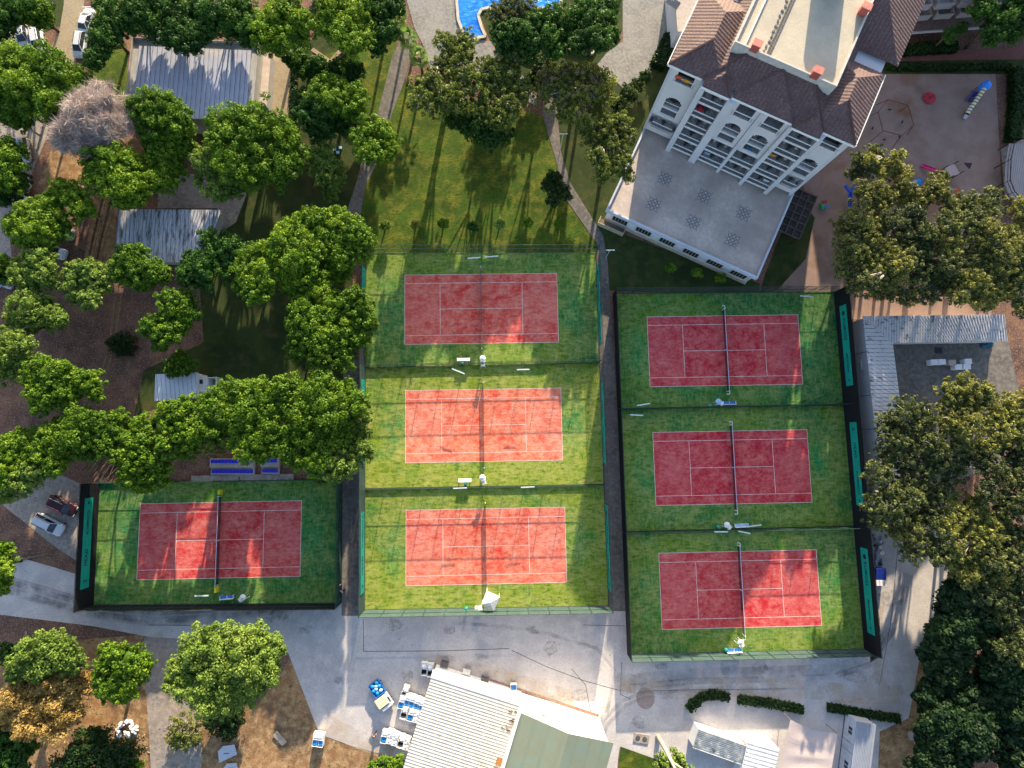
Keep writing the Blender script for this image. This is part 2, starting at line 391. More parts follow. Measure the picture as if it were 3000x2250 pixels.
M_water = ground_mat('pool_water_blue', [(0.004,0.12,0.56),(0.015,0.24,0.74),(0.10,0.42,0.85)], [(0.5,),(3.0,0.50,0.72,0.4,1.0)], rough=0.1, bump=0.05)
M_cope = plain('pool_coping_stone', (0.50,0.45,0.36), 0.8)
M_cloth_dk = plain('dark_clothes', (0.02,0.02,0.03), 0.8)
# foliage
L_pine = leaf_mat('pine_needles', (0.022,0.062,0.006), (0.095,0.190,0.010), (0.250,0.360,0.022))
L_dark = leaf_mat('dark_conifer_needles', (0.009,0.034,0.007), (0.034,0.098,0.013), (0.085,0.185,0.020))
L_pale = leaf_mat('pale_pine_needles', (0.045,0.085,0.012), (0.145,0.230,0.035), (0.28,0.37,0.075))
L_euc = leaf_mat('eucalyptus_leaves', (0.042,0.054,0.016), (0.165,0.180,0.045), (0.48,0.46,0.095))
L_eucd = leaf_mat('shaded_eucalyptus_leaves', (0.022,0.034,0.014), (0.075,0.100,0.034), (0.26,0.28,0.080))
L_olive = leaf_mat('loose_pine_needles', (0.035,0.055,0.012), (0.13,0.17,0.030), (0.30,0.36,0.060))
L_mixdead = leaf_mat('half_dead_needles', (0.06,0.07,0.02), (0.16,0.19,0.035), (0.32,0.36,0.05), dead=(0.24,0.195,0.18))
L_twig = leaf_mat('dead_twigs', (0.24,0.19,0.175), (0.38,0.31,0.29), (0.52,0.44,0.41), transl=0.1)
L_twigd = leaf_mat('dim_twigs', (0.05,0.045,0.045), (0.10,0.09,0.09), (0.17,0.15,0.15), transl=0.1)
L_orange = leaf_mat('rusty_foliage', (0.12,0.075,0.020), (0.33,0.22,0.065), (0.50,0.36,0.12))
L_wood = leaf_mat('forest_foliage', (0.005,0.016,0.006), (0.014,0.042,0.013), (0.045,0.085,0.022))  # albedo lowered so the colour carries the shade of the wood
L_hedge = leaf_mat('hedge_leaves', (0.006,0.022,0.005), (0.020,0.052,0.010), (0.055,0.095,0.018))
L_palm = leaf_mat('palm_leaves', (0.08,0.16,0.03), (0.18,0.30,0.06), (0.40,0.50,0.18))
# ------------------------------------------------------------------ ground sheets
def sheet(name, pts, z, mat, kind='structure', th=0.25):
    m = MB(); m.prism([(p.x, p.y) for p in pts], z-th, z)
    o = m.build(name, mat); o['kind'] = kind; return o
def dpts(*a): return [D(a[i], a[i+1]) for i in range(0, len(a), 2)]
g = MB(); g.bx(-420, 420, -420, 420, -1.0, 0.0); o = g.build('ground', M_soil); o['kind'] = 'structure'
sheet('soil', dpts(-60,1420, 60,1400,200,1380,320,1370,320,1800,-60,1800), 0.02, M_soil_or)
sheet('soil', dpts(430,1500,560,1520,640,1400,690,1585,760,1612,860,1640,900,1800,430,1800), 0.02, M_soil_or)
sheet('soil', dpts(1990,1230,2080,1230,2010,1430,1960,1800,1840,1800,1880,1500,1960,1490,1975,1400), 0.03, M_soil_or)
sheet('soil', dpts(120,300,165,250,300,300,330,330,250,470,255,570,180,570,200,460,110,420,80,400), 0.02, M_soil_or)
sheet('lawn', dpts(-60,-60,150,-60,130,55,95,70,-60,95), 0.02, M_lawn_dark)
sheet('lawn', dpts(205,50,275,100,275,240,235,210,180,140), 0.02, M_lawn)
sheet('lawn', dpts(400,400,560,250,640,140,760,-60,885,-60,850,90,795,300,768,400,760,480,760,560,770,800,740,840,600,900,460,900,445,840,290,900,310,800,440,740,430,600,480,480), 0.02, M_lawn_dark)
sheet('lawn', dpts(700,120,860,60,848,180,815,260,760,260), 0.04, M_lawn)
sheet('lawn', dpts(880,180,960,200,1170,250,1200,330,1240,440,1292,526,1292,548,786,549,765,500,772,430,800,330,840,230,868,150), 0.02, M_lawn)
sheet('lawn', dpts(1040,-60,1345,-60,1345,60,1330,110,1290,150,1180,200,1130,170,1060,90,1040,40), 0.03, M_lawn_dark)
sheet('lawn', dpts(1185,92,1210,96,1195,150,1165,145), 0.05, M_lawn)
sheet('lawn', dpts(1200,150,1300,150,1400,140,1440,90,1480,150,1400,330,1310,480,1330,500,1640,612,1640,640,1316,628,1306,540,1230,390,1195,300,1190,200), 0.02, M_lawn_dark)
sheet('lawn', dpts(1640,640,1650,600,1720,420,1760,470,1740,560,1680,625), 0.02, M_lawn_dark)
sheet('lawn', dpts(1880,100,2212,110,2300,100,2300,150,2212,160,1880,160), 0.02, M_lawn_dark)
sheet('playground_sand', dpts(1715,150,2150,150,2165,440,2140,690,1700,690,1690,620,1750,450,1735,400,1800,250), 0.015, M_sand)
# roads and pavings
sheet('road', dpts(-60,1235,150,1240,165,1260,340,1258,560,1260,1000,1270,1500,1300,1900,1330,1900,1420,1880,1430,1870,1200,1890,1080,2010,1100,2080,1190,2055,1270,1990,1400,1962,1552,1800,1535,1500,1500,1425,1552,1340,1602,1335,1640,1320,1800,900,1800,905,1650,762,1612,690,1585,612,1382,560,1368,440,1360,400,1380,320,1375,200,1352,-60,1320), 0.05, M_conc)
sheet('road', dpts(-60,1192,40,1203,165,1240,165,1262,-60,1262), 0.055, M_conc)
sheet('pavement', dpts(-60,1060,40,1040,100,1010,205,1060,172,1215,120,1182,0,1086,-60,1040), 0.03, M_conc2)
sheet('road', dpts(310,1385,330,1360,400,1350,445,1365,430,1500,440,1800,335,1800,320,1560), 0.035, M_conc2)
sheet('road', dpts(740,770,786,780,786,1330,738,1330,738,1050,745,900), 0.06, M_path)
sheet('path', dpts(742,478,790,335,815,250,848,120,880,60,895,100,872,180,845,250,825,330,790,400,778,470), 0.045, M_path)
sheet('path', dpts(1170,150,1195,150,1212,330,1232,395,1303,510,1312,560,1328,800,1341,1055,1356,1320,1310,1320,1302,1055,1292,800,1289,560,1292,530,1222,430,1196,330,1172,250), 0.061, M_path)
sheet('path', dpts(602,50,650,60,640,150,628,262,578,240,588,130), 0.035, M_tan)
sheet('pavement', dpts(340,450,345,385,420,375,500,390,540,400,510,480,480,500,470,450), 0.03, M_conc2)
sheet('road', dpts(140,-60,186,-60,180,30,165,120,160,175,105,115,130,60,138,10), 0.03, M_tan)
sheet('parking_area', dpts(-60,410,45,420,60,455,20,500,30,600,-60,640), 0.03, M_conc2)
sheet('parking_area', dpts(-60,70,90,60,110,110,60,120,-60,110), 0.028, M_conc2)
sheet('parking_area', dpts(-60,240,110,240,100,300,50,420,-60,420), 0.026, M_conc2)
sheet('pavement', dpts(862,-60,995,-60,995,30,1020,85,1060,90,1080,125,1155,185,1160,230,1100,200,990,150,960,140,930,150,920,110,895,60), 0.055, M_cobble)
sheet('pavement', dpts(1345,-60,1490,-60,1455,60,1440,80,1405,150,1345,190,1290,140,1310,115,1345,90), 0.055, M_cobble)
sheet('path', dpts(1905,112,2212,104,2300,100,2300,125,2212,128,1905,133), 0.045, M_red_path)
sheet('pavement', dpts(1340,1640,1338,1602,1425,1552,1500,1492,1640,1498,1790,1525,1960,1552,1900,1580,1890,1800,1340,1800), 0.045, M_conc)
sheet('lawn', dpts(1340,1612,1418,1640,1410,1800,1330,1800), 0.09, M_lawn)
sheet('pavement', dpts(1850,690,2170,700,2200,840,2170,1000,1900,1100,1850,1050), 0.03, M_path)
sheet('pavement', dpts(1975,1140,2070,1180,2050,1250,1960,1200), 0.035, M_conc2)
sheet('pavement', dpts(2162,320,2212,300,2300,300,2300,470,2212,470,2170,420), 0.03, M_conc2)
sheet('pavement', dpts(2172,180,2300,180,2300,300,2212,300,2180,270), 0.03, M_red_path)
def strip(name, pts, wd, z, mat):
    m = MB(); P_ = [D(*p) for p in pts]; vs = []; n = len(P_)
    for i, p in enumerate(P_):
        a = P_[max(i-1,0)]; b = P_[min(i+1,n-1)]; d = (b-a).normalized(); s = Vector((-d.y,d.x,0))*wd/2
        vs += [(p.x+s.x,p.y+s.y,z),(p.x-s.x,p.y-s.y,z)]
    m._add(vs, [(i*2,i*2+1,i*2+3,i*2+2) for i in range(n-1)]); o = m.build(name, mat); o['kind'] = 'structure'
T1 = [(-20,1262),(60,1285),(130,1306),(220,1328),(330,1340),(440,1335),(560,1318),(680,1302)]
strip('tyre_marks', T1, 0.9, 0.072, M_tyre); strip('tyre_marks', [(x,y-17) for x,y in T1], 0.8, 0.073, M_tyre); strip('tyre_marks', [(x+5,y-8) for x,y in T1], 2.6, 0.071, M_tyre)
T2 = [(1345,1470),(1420,1462),(1500,1455),(1600,1453),(1700,1450),(1800,1446),(1880,1420),(1930,1350),(1960,1240)]
strip('tyre_marks', T2, 1.6, 0.074, M_tyre); strip('tyre_marks', [(x-4,y+16) for x,y in T2], 0.9, 0.075, M_tyre)
strip('tyre_marks', [(1290,1600),(1300,1560),(1340,1515),(1400,1490),(1480,1478)], 0.5, 0.076, M_tyre); strip('tyre_marks', [(1300,1600),(1312,1565),(1352,1522),(1410,1498),(1490,1488)], 0.5, 0.077, M_tyre)
strip('tyre_marks', [(760,790),(762,900),(760,1050),(765,1200),(760,1320)], 1.5, 0.078, M_tyre); strip('tyre_marks', [(980,1345),(1080,1352),(1180,1368),(1290,1400),(1330,1450),(1310,1540)], 0.5, 0.079, M_tyre)
M_rut = plain('pale_rut', (0.40,0.24,0.13), 0.95, var=0.4, scale=3, alpha=0.55)
for k in range(4): strip('wheel_ruts', [(222+k*9,430),(212+k*9,470),(200+k*9,520),(190+k*9,570)], 0.35, 0.03+k*0.001, M_rut if k%2 else plain('dark_rut',(0.07,0.035,0.025),0.95,alpha=0.6))
for k in range(2): strip('wheel_ruts', [(250+k*12,640),(243+k*12,690),(238+k*12,740),(220+k*12,800)], 0.3, 0.012+k*0.001, M_rut)
M_stain = fade_mat('yard_stain', (0.17,0.15,0.14), 0.24, 1.6, 0.40, 0.75)
M_dust = fade_mat('sandy_dust', (0.55,0.43,0.32), 0.6, 0.4, 0.40, 0.70)
zz = 0.081
for (x,y,r) in [(1190,1398,14),(1100,1475,8),(970,1360,10),(850,1350,12),(880,1460,10),(1040,1420,9),(1430,1440,10),(1640,1440,12),(1850,1460,16),(600,1330,14),(660,1360,9),(1000,1560,9),(900,1570,10),(820,1500,8),(1250,1500,12),(1380,1560,12),(1890,1380,18),(1920,1290,16),(1150,1360,9),(730,1470,8)]:
    zz += 0.0006; P0 = D(x,y); m = MB(); rr = r*0.07; m.prism([(P0.x+rr*random.uniform(.7,1.3)*math.cos(a_)*1.5, P0.y+rr*random.uniform(.7,1.3)*math.sin(a_)) for a_ in np.linspace(0,6.28,12)[:-1]], zz-0.004, zz); o = m.build('yard_stain', M_stain); o['kind'] = 'structure'
for (pts) in [[(1330,1470),(1440,1490),(1560,1484),(1700,1484),(1850,1500),(1950,1500)],[(700,1560),(760,1590),(850,1625)],[(940,1430),(1100,1470),(1240,1515)],[(330,1370),(360,1450),(370,1560),(380,1659)],[(1900,1230),(1880,1400),(1890,1480)]]:
    zz += 0.0006; strip('sandy_dust', pts, 2.6, zz, M_dust)
# joints, tyre tracks and repair patch in the yard
jm = MB()
def joint(pts, wd=0.07, z=0.056):
    for a, b in zip(pts[:-1], pts[1:]):
        a3 = D(*a, z); b3 = D(*b, z); a3.z = b3.z = z
        jm.beam(a3, b3, wd, 0.012)
joint([(785,1337),(785,1407)]); joint([(785,1407),(950,1406),(1100,1401)]); joint([(1106,1405),(1180,1440),(1260,1470),(1340,1492)])
joint([(1343,1430),(1340,1500),(1362,1510)]); joint([(320,1350),(470,1352),(600,1380)]); joint([(560,1265),(560,1360)])
joint([(1940,1180),(1925,1340),(1900,1480)]); joint([(1400,1492),(1500,1490),(1700,1488)]); joint([(1260,1350),(1350,1352)]); joint([(1235,1445),(1265,1480),(1280,1560)])
o = jm.build('road_joints', M_asph); o['kind'] = 'structure'
sheet('repair_patch', [D(1394,1508)+Vector((1.35*math.cos(a), 1.5*math.sin(a), 0)) for a in np.linspace(0, 2*math.pi, 25)[:-1]], 0.06, plain('brown_patch', (0.30,0.235,0.22), 0.9))
# ------------------------------------------------------------------ tennis courts
FC = dict(  # fence corner bases (3000 px coordinates of the photograph)
 M_NW=(1073,741), M_NE=(1745,741), M_12W=(1071,1077), M_12E=(1753.5,1063), M_23W=(1070,1430), M_23E=(1766.5,1418), M_SW=(1068.7,1785.7), M_SE=(1782.5,1774),
 R_NW=(1796,861), R_NE=(2442,856), R_12W=(1808,1199), R_12E=(2469.5,1186), R_23W=(1823,1556.5), R_23E=(2503,1540), R_SW=(1838,1916), R_SE=(2531.2,1900),
 L_NW=(293,1413), L_NE=(1003,1402), L_SW=(275,1771), L_SE=(1001,1765))
FC = {k: F(*v) for k, v in FC.items()}
CORN = {
'M1':[(1185.3,806.5),(1630.2,799.7),(1636.5,1004.1),(1187.2,1009.0)],
'M2':[(1186.7,1144.2),(1643.3,1137.4),(1649.2,1349),(1188.5,1354.4)],
'M3':[(1190.8,1492.8),(1655,1486),(1660.5,1706.6),(1187.6,1716.1)],
'L1':[(410.5,1475.6),(884.3,1466.5),(879.7,1687.6),(403.3,1698.9)],
'R1':[(1894.7,929.5),(2335.9,921.8),(2350.8,1125.2),(1905.5,1133.4)],
'R2':[(1911.4,1267.6),(2363,1258.6),(2378.8,1471.1),(1921.3,1480.1)],
'R3':[(1929.5,1620.7),(2389.2,1609.9),(2406.9,1832.3),(1939.4,1843.6)]}
SUR = {'M1':('M_NW','M_NE','M_12E','M_12W'),'M2':('M_12W','M_12E','M_23E','M_23W'),'M3':('M_23W','M_23E','M_SE','M_SW'),
 'R1':('R_NW','R_NE','R_12E','R_12W'),'R2':('R_12W','R_12E','R_23E','R_23W'),'R3':('R_23W','R_23E','R_SE','R_SW'),'L1':('L_NW','L_NE','L_SE','L_SW')}
GR = {'M1':0.5,'M2':0.95,'M3':0.85,'L1':0.25,'R1':0.2,'R2':0.4,'R3':0.55}  # middle courts made yellower and brighter: sunlight put into the turf colour
PALE = {'M1':.7,'M2':1.45,'M3':1.15,'L1':.35,'R1':.1,'R2':.05,'R3':.25}  # paler orange red on the middle courts also carries sunlight in the colour
CLAB = {'M1':'red and green court at the north end of the middle column, beside the big lawn',
 'M2':'orange-red court in the centre of the middle column, with yellowish surround',
 'M3':'sunlit orange-red court at the south end of the middle column, beside the white canopy',
 'L1':'lone dark green and crimson court on the west side below the blue spectator seats',
 'R1':'crimson court at the north end of the east column, below the hotel terrace',
 'R2':'crimson court in the middle of the east column of three',
 'R3':'crimson court at the south end of the east column with orange sunlit streaks'}
CC = {}
HL, HW = 11.885, 5.485
for i, (k, cs) in enumerate(CORN.items()):
    c = sum((F(*p) for p in cs), Vector((0,0,0)))/4; CC[k] = c
    t = empty('tennis_court', c, 0, CLAB[k], 'tennis court', 'tennis courts')
    m = MB(); m.prism([(FC[q].x, FC[q].y) for q in SUR[k]], -0.1, 0.075)
    m.build('surround', court_green('turf_green_%d' % i, GR[k], i+1), t, world=True)
    m = MB(); m.bx(-HL, HL, -HW, HW, 0.0, 0.083); m.build('playing_surface', court_red('turf_red_%d' % i, PALE[k], i+1), t)
    m = MB(); lw = 0.070; z = 0.089
    def ln(x0, x1, y0, y1): m.bx(x0, x1, y0, y1, z-0.008, z)
    for y in (-HW, HW): ln(-HL-lw/2, HL+lw/2, y-lw/2, y+lw/2)
    for y in (-4.115, 4.115): ln(-HL+lw/2, HL-lw/2, y-lw/2, y+lw/2)
    for x in (-HL, HL):
        for a, b in ((-HW+lw/2,-4.115-lw/2),(-4.115+lw/2,4.115-lw/2),(4.115+lw/2,HW-lw/2)): ln(x-lw/2, x+lw/2, a, b)
    for x in (-6.4, 6.4): ln(x-lw/2, x+lw/2, -4.115+lw/2, 4.115-lw/2)
    ln(-6.4+lw/2, 6.4-lw/2, -lw/2, lw/2)
    m.build('line_marking', M_line, t)
    # net
    nl = {'M1':'thin dark net across the dappled north-middle court','M2':'dark net across the central orange court','M3':'dark net across the sunlit court beside the white canopy',
      'L1':'net with yellow padded posts across the lone western court','R1':'net with pale tape and hooked posts, court below the hotel terrace','R2':'net with pale tape on the middle court of the east column','R3':'net with pale tape on the southernmost east court'}[k]
    n = empty('tennis_net', c+Vector((0,0,0.08)), 0, nl, 'net', 'tennis nets')
    q = MB(); q.bx(-0.015, 0.015, -6.35, 6.35, 0.03, 0.93); q.build('netting', M_net, n)
    q = MB(); q.bx(-0.035, 0.035, -6.35, 6.35, 0.93, 1.0)
    q.build('tape', plain('dark_net_tape', (0.10,0.10,0.11), 0.8) if k[0] == 'M' else plain('pale_net_tape', (0.55,0.50,0.62), 0.8), n)
    q = MB(); q.bx(-0.04, 0.04, -0.04, 0.04, 0.0, 0.93); q.build('centre_strap', M_white, n)
    for sy in (-1, 1):
        q = MB(); q.cyl((0, sy*6.4, 0), (0, sy*6.4, 1.1), 0.06)
        if k[0] == 'R': q.tube([(0,sy*6.4,1.08),(0,sy*6.85,1.02),(-0.25,sy*6.95,0.9),(-0.35,sy*6.8,0.85)], 0.05, 6)
        q.build('net_post', M_white if k[0] != 'L' else M_alu, n)
        if k[0] == 'L':
            q = MB(); q.box((0, sy*7.0, 0.45), (0.28, 0.75, 0.9), taper=0.92); q.build('post_padding', M_yellow, n)
# ------------------------------------------------------------------ fences
def text_mesh(body, size, M, parent, name, mat, extr=0.006):
    cu = bpy.data.curves.new('lettering', 'FONT'); cu.body = body; cu.size = size; cu.extrude = extr
    cu.align_x = 'CENTER'; cu.align_y = 'CENTER'; cu.space_character = 1.12; cu.offset = size*0.018; cu.resolution_u = 3
    o = bpy.data.objects.new('lettering_source', cu); COL.objects.link(o)
    dg = bpy.context.evaluated_depsgraph_get(); dg.update()
    me = bpy.data.meshes.new_from_object(o.evaluated_get(dg))
    bpy.data.objects.remove(o); bpy.data.curves.remove(cu)
    me.transform(M); me.materials.clear(); me.materials.append(mat)
    r = bpy.data.objects.new(name, me); COL.objects.link(r); r.parent = parent; return r
def fence(p0, p1, h, label, screens=(), rails=(0.08, None), banners=(), inward=None, pitch=3.0, lean=0.0, postmat=None, group='fences round the tennis courts'):
    """local frame: x along the run, y towards inward side, z up"""
    d = p1-p0; L = d.length; rz = math.atan2(d.y, d.x)
    t = empty('fence', Vector((p0.x, p0.y, 0.05)), rz, label, 'fence', group)
    n = max(2, round(L/pitch)); pm = postmat or M_post
    pr = MB(); pr.cyl((0,0,0), (0,0,h+0.05), 0.045, n=6)
    base = pr.build('post', pm, t); 
    for i in range(1, n+1):
        q = base.copy(); COL.objects.link(q); q.parent = t; q.location = (L*i/n, 0, 0)
    for r in rails:
        r = h if r is None else r
        m = MB(); m.cyl((0.0,0,r), (L,0,r), 0.035, n=6); m.build('rail', pm, t)
    for (z0, z1, mat, nm) in screens:
        m = MB(); k = int(L/1.5)+1; y = 0.055 if inward else -0.055
        # cloth bellies very slightly between the posts
        vs = []; fs = []
        for i in range(k+1):
            x = L*i/k
            for j, zz in enumerate((z0, (z0+z1)/2, z1)):
                vs.append((x, y + (0.03*math.sin(i*2.4+j*1.3) if j == 1 else 0.0), zz))
        for i in range(k):
            for j in range(2): a = i*3+j; fs.append((a, a+3, a+4, a+1))
        m._add(vs, fs); m.build(nm, mat, t)
    for (x0, x1, z0, z1, side, words) in banners:
        yy = side*0.13
        m = MB(); m.bx(x0, x1, yy-0.012, yy+0.012, z0, z1)
        b = m.build('banner', M_teal, t); b['label'] = 'turquoise banner with dark lettering reading '+words[1]
        # viewer stands on +side: text runs so that it reads from that side
        xd = Vector((-1,0,0)) if side > 0 else Vector((1,0,0))
        zd = Vector((0,0,1)); nd = xd.cross(zd)
        def place(s):                       # s from 0 (left for the viewer) to 1
            x = (x1-(x1-x0)*s) if side > 0 else (x0+(x1-x0)*s)
            M = Matrix((( xd.x, zd.x, nd.x, x),(xd.y, zd.y, nd.y, yy+side*0.02),(xd.z, zd.z, nd.z, (z0+z1)/2),(0,0,0,1)))
            return M
        hgt = z1-z0
        big, small, logo, s_logo, s_big, s_small, s_dot = words[1], words[2], words[0], *words[3]
        text_mesh(big, hgt*0.50, place(s_big), b, 'lettering', M_ink)
        text_mesh(small, hgt*0.34, place(s_small), b, 'lettering', M_ink)
        lm = MB(place(s_logo)); nn = 20; r = hgt*0.21
        if logo == 'disc': lm.prism([(r*1.1*math.cos(a), r*math.sin(a)) for a in np.linspace(0, 2*math.pi, nn+1)[:-1]], -0.006, 0.006)
        else:
            ri = r*0.66
            a1 = [(r*math.cos(a), r*math.sin(a)) for a in np.linspace(R(-110), R(100), nn)]
            a2 = [(ri*math.cos(a)-r*0.08, ri*math.sin(a)) for a in np.linspace(R(100), R(-110), nn)]
            lm.prism(a1+a2, -0.006, 0.006)
        lm.build('emblem', M_ink, b)
        dm = MB(place(s_dot)); r = hgt*0.10
        dm.prism([(r*math.cos(a), r*math.sin(a)) for a in np.linspace(0, 2*math.pi, 13)[:-1]], -0.006, 0.006); dm.build('dot_mark', M_ink, b)
    return t
def along(p0, p1, full, z):                 # distance along a run of a photographed point at height z
    q = F(full[0], full[1], z); d = (p1-p0); return (q-p0).dot(d)/d.length
c = FC; H = 3.6
HEADW = ('arc', 'HEAD', 'RUHMREICH', (0.07, 0.34, 0.73, 0.945))
KOMW = ('disc', 'KUMOSS', 'MEISTERIN', (0.10, 0.30, 0.72, 0.93))
def bspan(a, b, y0, y1, x, z=1.8):
    s = sorted((along(c[a], c[b], (x, y0), z), along(c[a], c[b], (x, y1), z))); return s
# middle block
fence(c['M_NW'], c['M_NE'], 3.6, 'see-through mesh fence between the big lawn and the middle column of courts', [(0.1,3.55,M_mesh,'chain_link_mesh')], (0.08,1.9,None), postmat=plain('olive_post',(0.12,0.15,0.08)))
fence(c['M_SW'], c['M_SE'], 3.7, 'grey-green screened fence on the south side of the middle column of courts', [(0.05,3.68,M_greyscr,'windscreen')], (0.08,1.9,None))
s = bspan('M_SW','M_12W',1500,1738,1060); s1 = bspan('M_SW','M_12W',1112,1365,1062)
fence(c['M_SW'], c['M_12W'], 3.6, 'west fence of the two southern middle courts, with a long turquoise banner', [(0.05,3.55,M_greyscr,'windscreen')], (0.08,None),
      [(s[0],s[1],1.0,2.9,-1,HEADW),(s1[0],s1[1],1.0,2.9,-1,KOMW)])
s = bspan('M_12W','M_NW',785,1015,1062)
fence(c['M_12W'], c['M_NW'], 3.6, 'west fence of the dappled north-middle court under the pines', [(0.05,3.55,M_mesh2,'windscreen')], (0.08,None), [(s[0],s[1],1.0,2.9,-1,HEADW)])
b1 = bspan('M_NE','M_SE',777,1008,1752); b2 = bspan('M_NE','M_SE',1120,1357,1765); b3 = bspan('M_NE','M_SE',1478,1728,1780)
fence(c['M_NE'], c['M_SE'], 3.6, 'long fence between the middle courts and the narrow central path, with three turquoise banners', [(0.05,3.55,M_mesh2,'windscreen')], (0.08,None),
      [(b[0],b[1],1.0,2.9,-1,wd) for b, wd in ((b1,KOMW),(b2,HEADW),(b3,KOMW))])
fence(c['M_12W'], c['M_12E'], 3.0, 'dark mesh dividing fence between the north and central courts of the middle column', [(0.1,2.95,M_mesh,'chain_link_mesh'),(0.05,0.5,M_dark,'skirting_screen')], (0.08,1.6,None))
fence(c['M_23W'], c['M_23E'], 3.0, 'dark mesh dividing fence between the central and south courts of the middle column', [(0.1,2.95,M_mesh,'chain_link_mesh'),(0.05,0.4,M_dark,'skirting_screen')], (0.08,1.6,None))
# right block
fence(c['R_NW'], c['R_NE'], 3.4, 'grey mesh fence between the hotel lawn and the east column of courts', [(0.1,3.35,M_mesh2,'chain_link_mesh')], (0.08,1.8,None))
fence(c['R_SW'], c['R_SE'], 3.0, 'grey-green to black screened fence along the south side of the east column of courts', [(0.05,2.98,M_greyscr,'windscreen')], (0.08,1.5,None))
fence(c['R_NW'], c['R_SW'], 3.0, 'black screened fence along the west side of the east column, beside the narrow path', [(0.05,2.95,M_dark,'windscreen')], (0.08,None))
b1 = bspan('R_NE','R_SE',896,1131,2475); b2 = bspan('R_NE','R_SE',1237,1480,2505); b3 = bspan('R_NE','R_SE',1604,1855,2540)
fence(c['R_NE'], c['R_SE'], 4.0, 'tall black screened fence on the east side of the courts, with three turquoise banners', [(0.05,3.98,M_dark,'windscreen')], (0.08,None),
      [(b[0],b[1],1.35,3.0,-1,wd) for b, wd in ((b1,KOMW),(b2,HEADW),(b3,KOMW))])
fence(c['R_12W'], c['R_12E'], 2.8, 'dark dividing fence between the two northern courts of the east column', [(0.1,2.75,M_mesh,'chain_link_mesh'),(0.05,0.6,M_dark,'skirting_screen')], (0.08,1.5,None))
fence(c['R_23W'], c['R_23E'], 2.8, 'dark dividing fence between the two southern courts of the east column', [(0.1,2.75,M_mesh,'chain_link_mesh'),(0.05,0.5,M_dark,'skirting_screen')], (0.08,1.5,None))
# left court
fence(c['L_NW'], c['L_NE'], 2.4, 'low mesh fence between the lone western court and the spectator seats', [(0.1,2.35,M_mesh,'chain_link_mesh'),(0.05,0.35,M_dark,'skirting_screen')], (0.08,1.2,None))
fence(c['L_SW'], c['L_SE'], 3.4, 'black screened fence on the road side of the lone western court', [(0.05,3.38,M_dark,'windscreen')], (0.08,1.9,None))
fence(c['L_SE'], c['L_NE'], 3.2, 'dark teal fence on the east side of the lone western court', [(0.05,3.15,M_tealscr,'windscreen')], (0.08,1.6,None))
b1 = bspan('L_SW','L_NW',1458,1722,256)
fence(c['L_SW'], c['L_NW'], 3.9, 'tall black screened fence on the west side of the lone court, with one turquoise banner', [(0.05,3.88,M_dark,'windscreen')], (0.08,None), [(b1[0],b1[1],1.35,3.0,-1,HEADW)])
# ------------------------------------------------------------------ court furniture
def floodlight(a, b, foot, label, z=3.3):
    A = F(a[0], a[1], z); B = F(b[0], b[1], z); mid = (A+B)/2; Q = F(foot[0], foot[1], 0)
    t = empty('floodlight', (Q.x, Q.y, 0.08), 0, label, 'floodlight', 'strip floodlights on brackets over the court edges')
    m = MB(); m.beam(A, B, 0.17, 0.05); m.build('lamp_strip', M_alu, t, world=True)
    m = MB(); m.cyl((Q.x,Q.y,0.08), (Q.x,Q.y,z-0.3), 0.03, n=6); m.build('pole', M_post, t, world=True)
    m = MB()
    for k in (0.28, 0.72):
        m.cyl((Q.x,Q.y,z-0.35), tuple(A.lerp(B,k)), 0.02, n=5)
    m.build('bracket', M_post, t, world=True)
for a, b, f, l in [
 ((1370,757),(1408,754),(1388,742),'pale strip lamp over the north edge of the middle column, western one of the pair'),
 ((1421,753),(1460,750),(1440,742),'pale strip lamp over the north edge of the middle column, eastern one of the pair'),
 ((1324,1080),(1361,1095),(1340,1072),'slanting strip lamp below the north dividing fence of the middle column'),
 ((1514,1083),(1551,1082),(1532,1068),'pale strip lamp below the north dividing fence, near its middle'),
 ((1328,1431),(1368,1429),(1350,1425),'strip lamp below the bench of the central court'),
 ((1526,1428),(1566,1426),(1546,1423),'strip lamp below the south dividing fence of the middle column'),
 ((570,1746),(611,1745),(588,1767),'strip lamp with a forked bracket inside the black fence of the lone western court'),
 ((1866,1188),(1904,1182),(1885,1197),'strip lamp just above the north dividing fence of the east column'),
 ((1846,1215),(1884,1217),(1866,1200),'strip lamp just below the north dividing fence of the east column'),
 ((2344,867),(2382,869),(2364,857),'strip lamp on the north edge of the east column below the sand'),
 ((2093,1558),(2133,1558),(2113,1551),'strip lamp below the south dividing fence of the east column, western one'),
 ((2163,1556),(2198,1563),(2180,1550),'tilted strip lamp below the south dividing fence, nearer the blue bench'),
 ((2190,1543),(2230,1538),(2210,1549),'strip lamp above the south dividing fence beside the blue bench')]:
    floodlight(a, b, f, l)
def bench(full, label, col, rz=0.0, L=1.9, towel=False):
    p = F(full[0], full[1], 0.45)
    t = empty('bench', (p.x, p.y, 0.078), rz, label, 'bench', 'court benches')
    m = MB(); m.bx(-L/2, L/2, -0.22, 0.22, 0.42, 0.47); m.build('seat', col, t)
    m = MB(); m.box((0,-0.27,0.70), (L,0.06,0.38)); m.build('backrest', M_white, t)
    for sx in (-1,1):
        for sy in (-1,1):
            m = MB(); m.bx(sx*(L/2-0.12)-0.03, sx*(L/2-0.12)+0.03, sy*0.18-0.03, sy*0.18+0.03, 0, 0.42); m.build('leg', M_white, t)
    m = MB()
    for sx in (-1,1): m.bx(sx*(L/2)-0.03, sx*(L/2)+0.03, -0.25, 0.26, 0.60, 0.64)
    m.bx(-0.03, 0.03, -0.2, 0.23, 0.475, 0.50); m.build('armrest', M_white, t)
    return t
bench((1358,1053), 'white bench in front of the north dividing fence of the middle column', M_white)
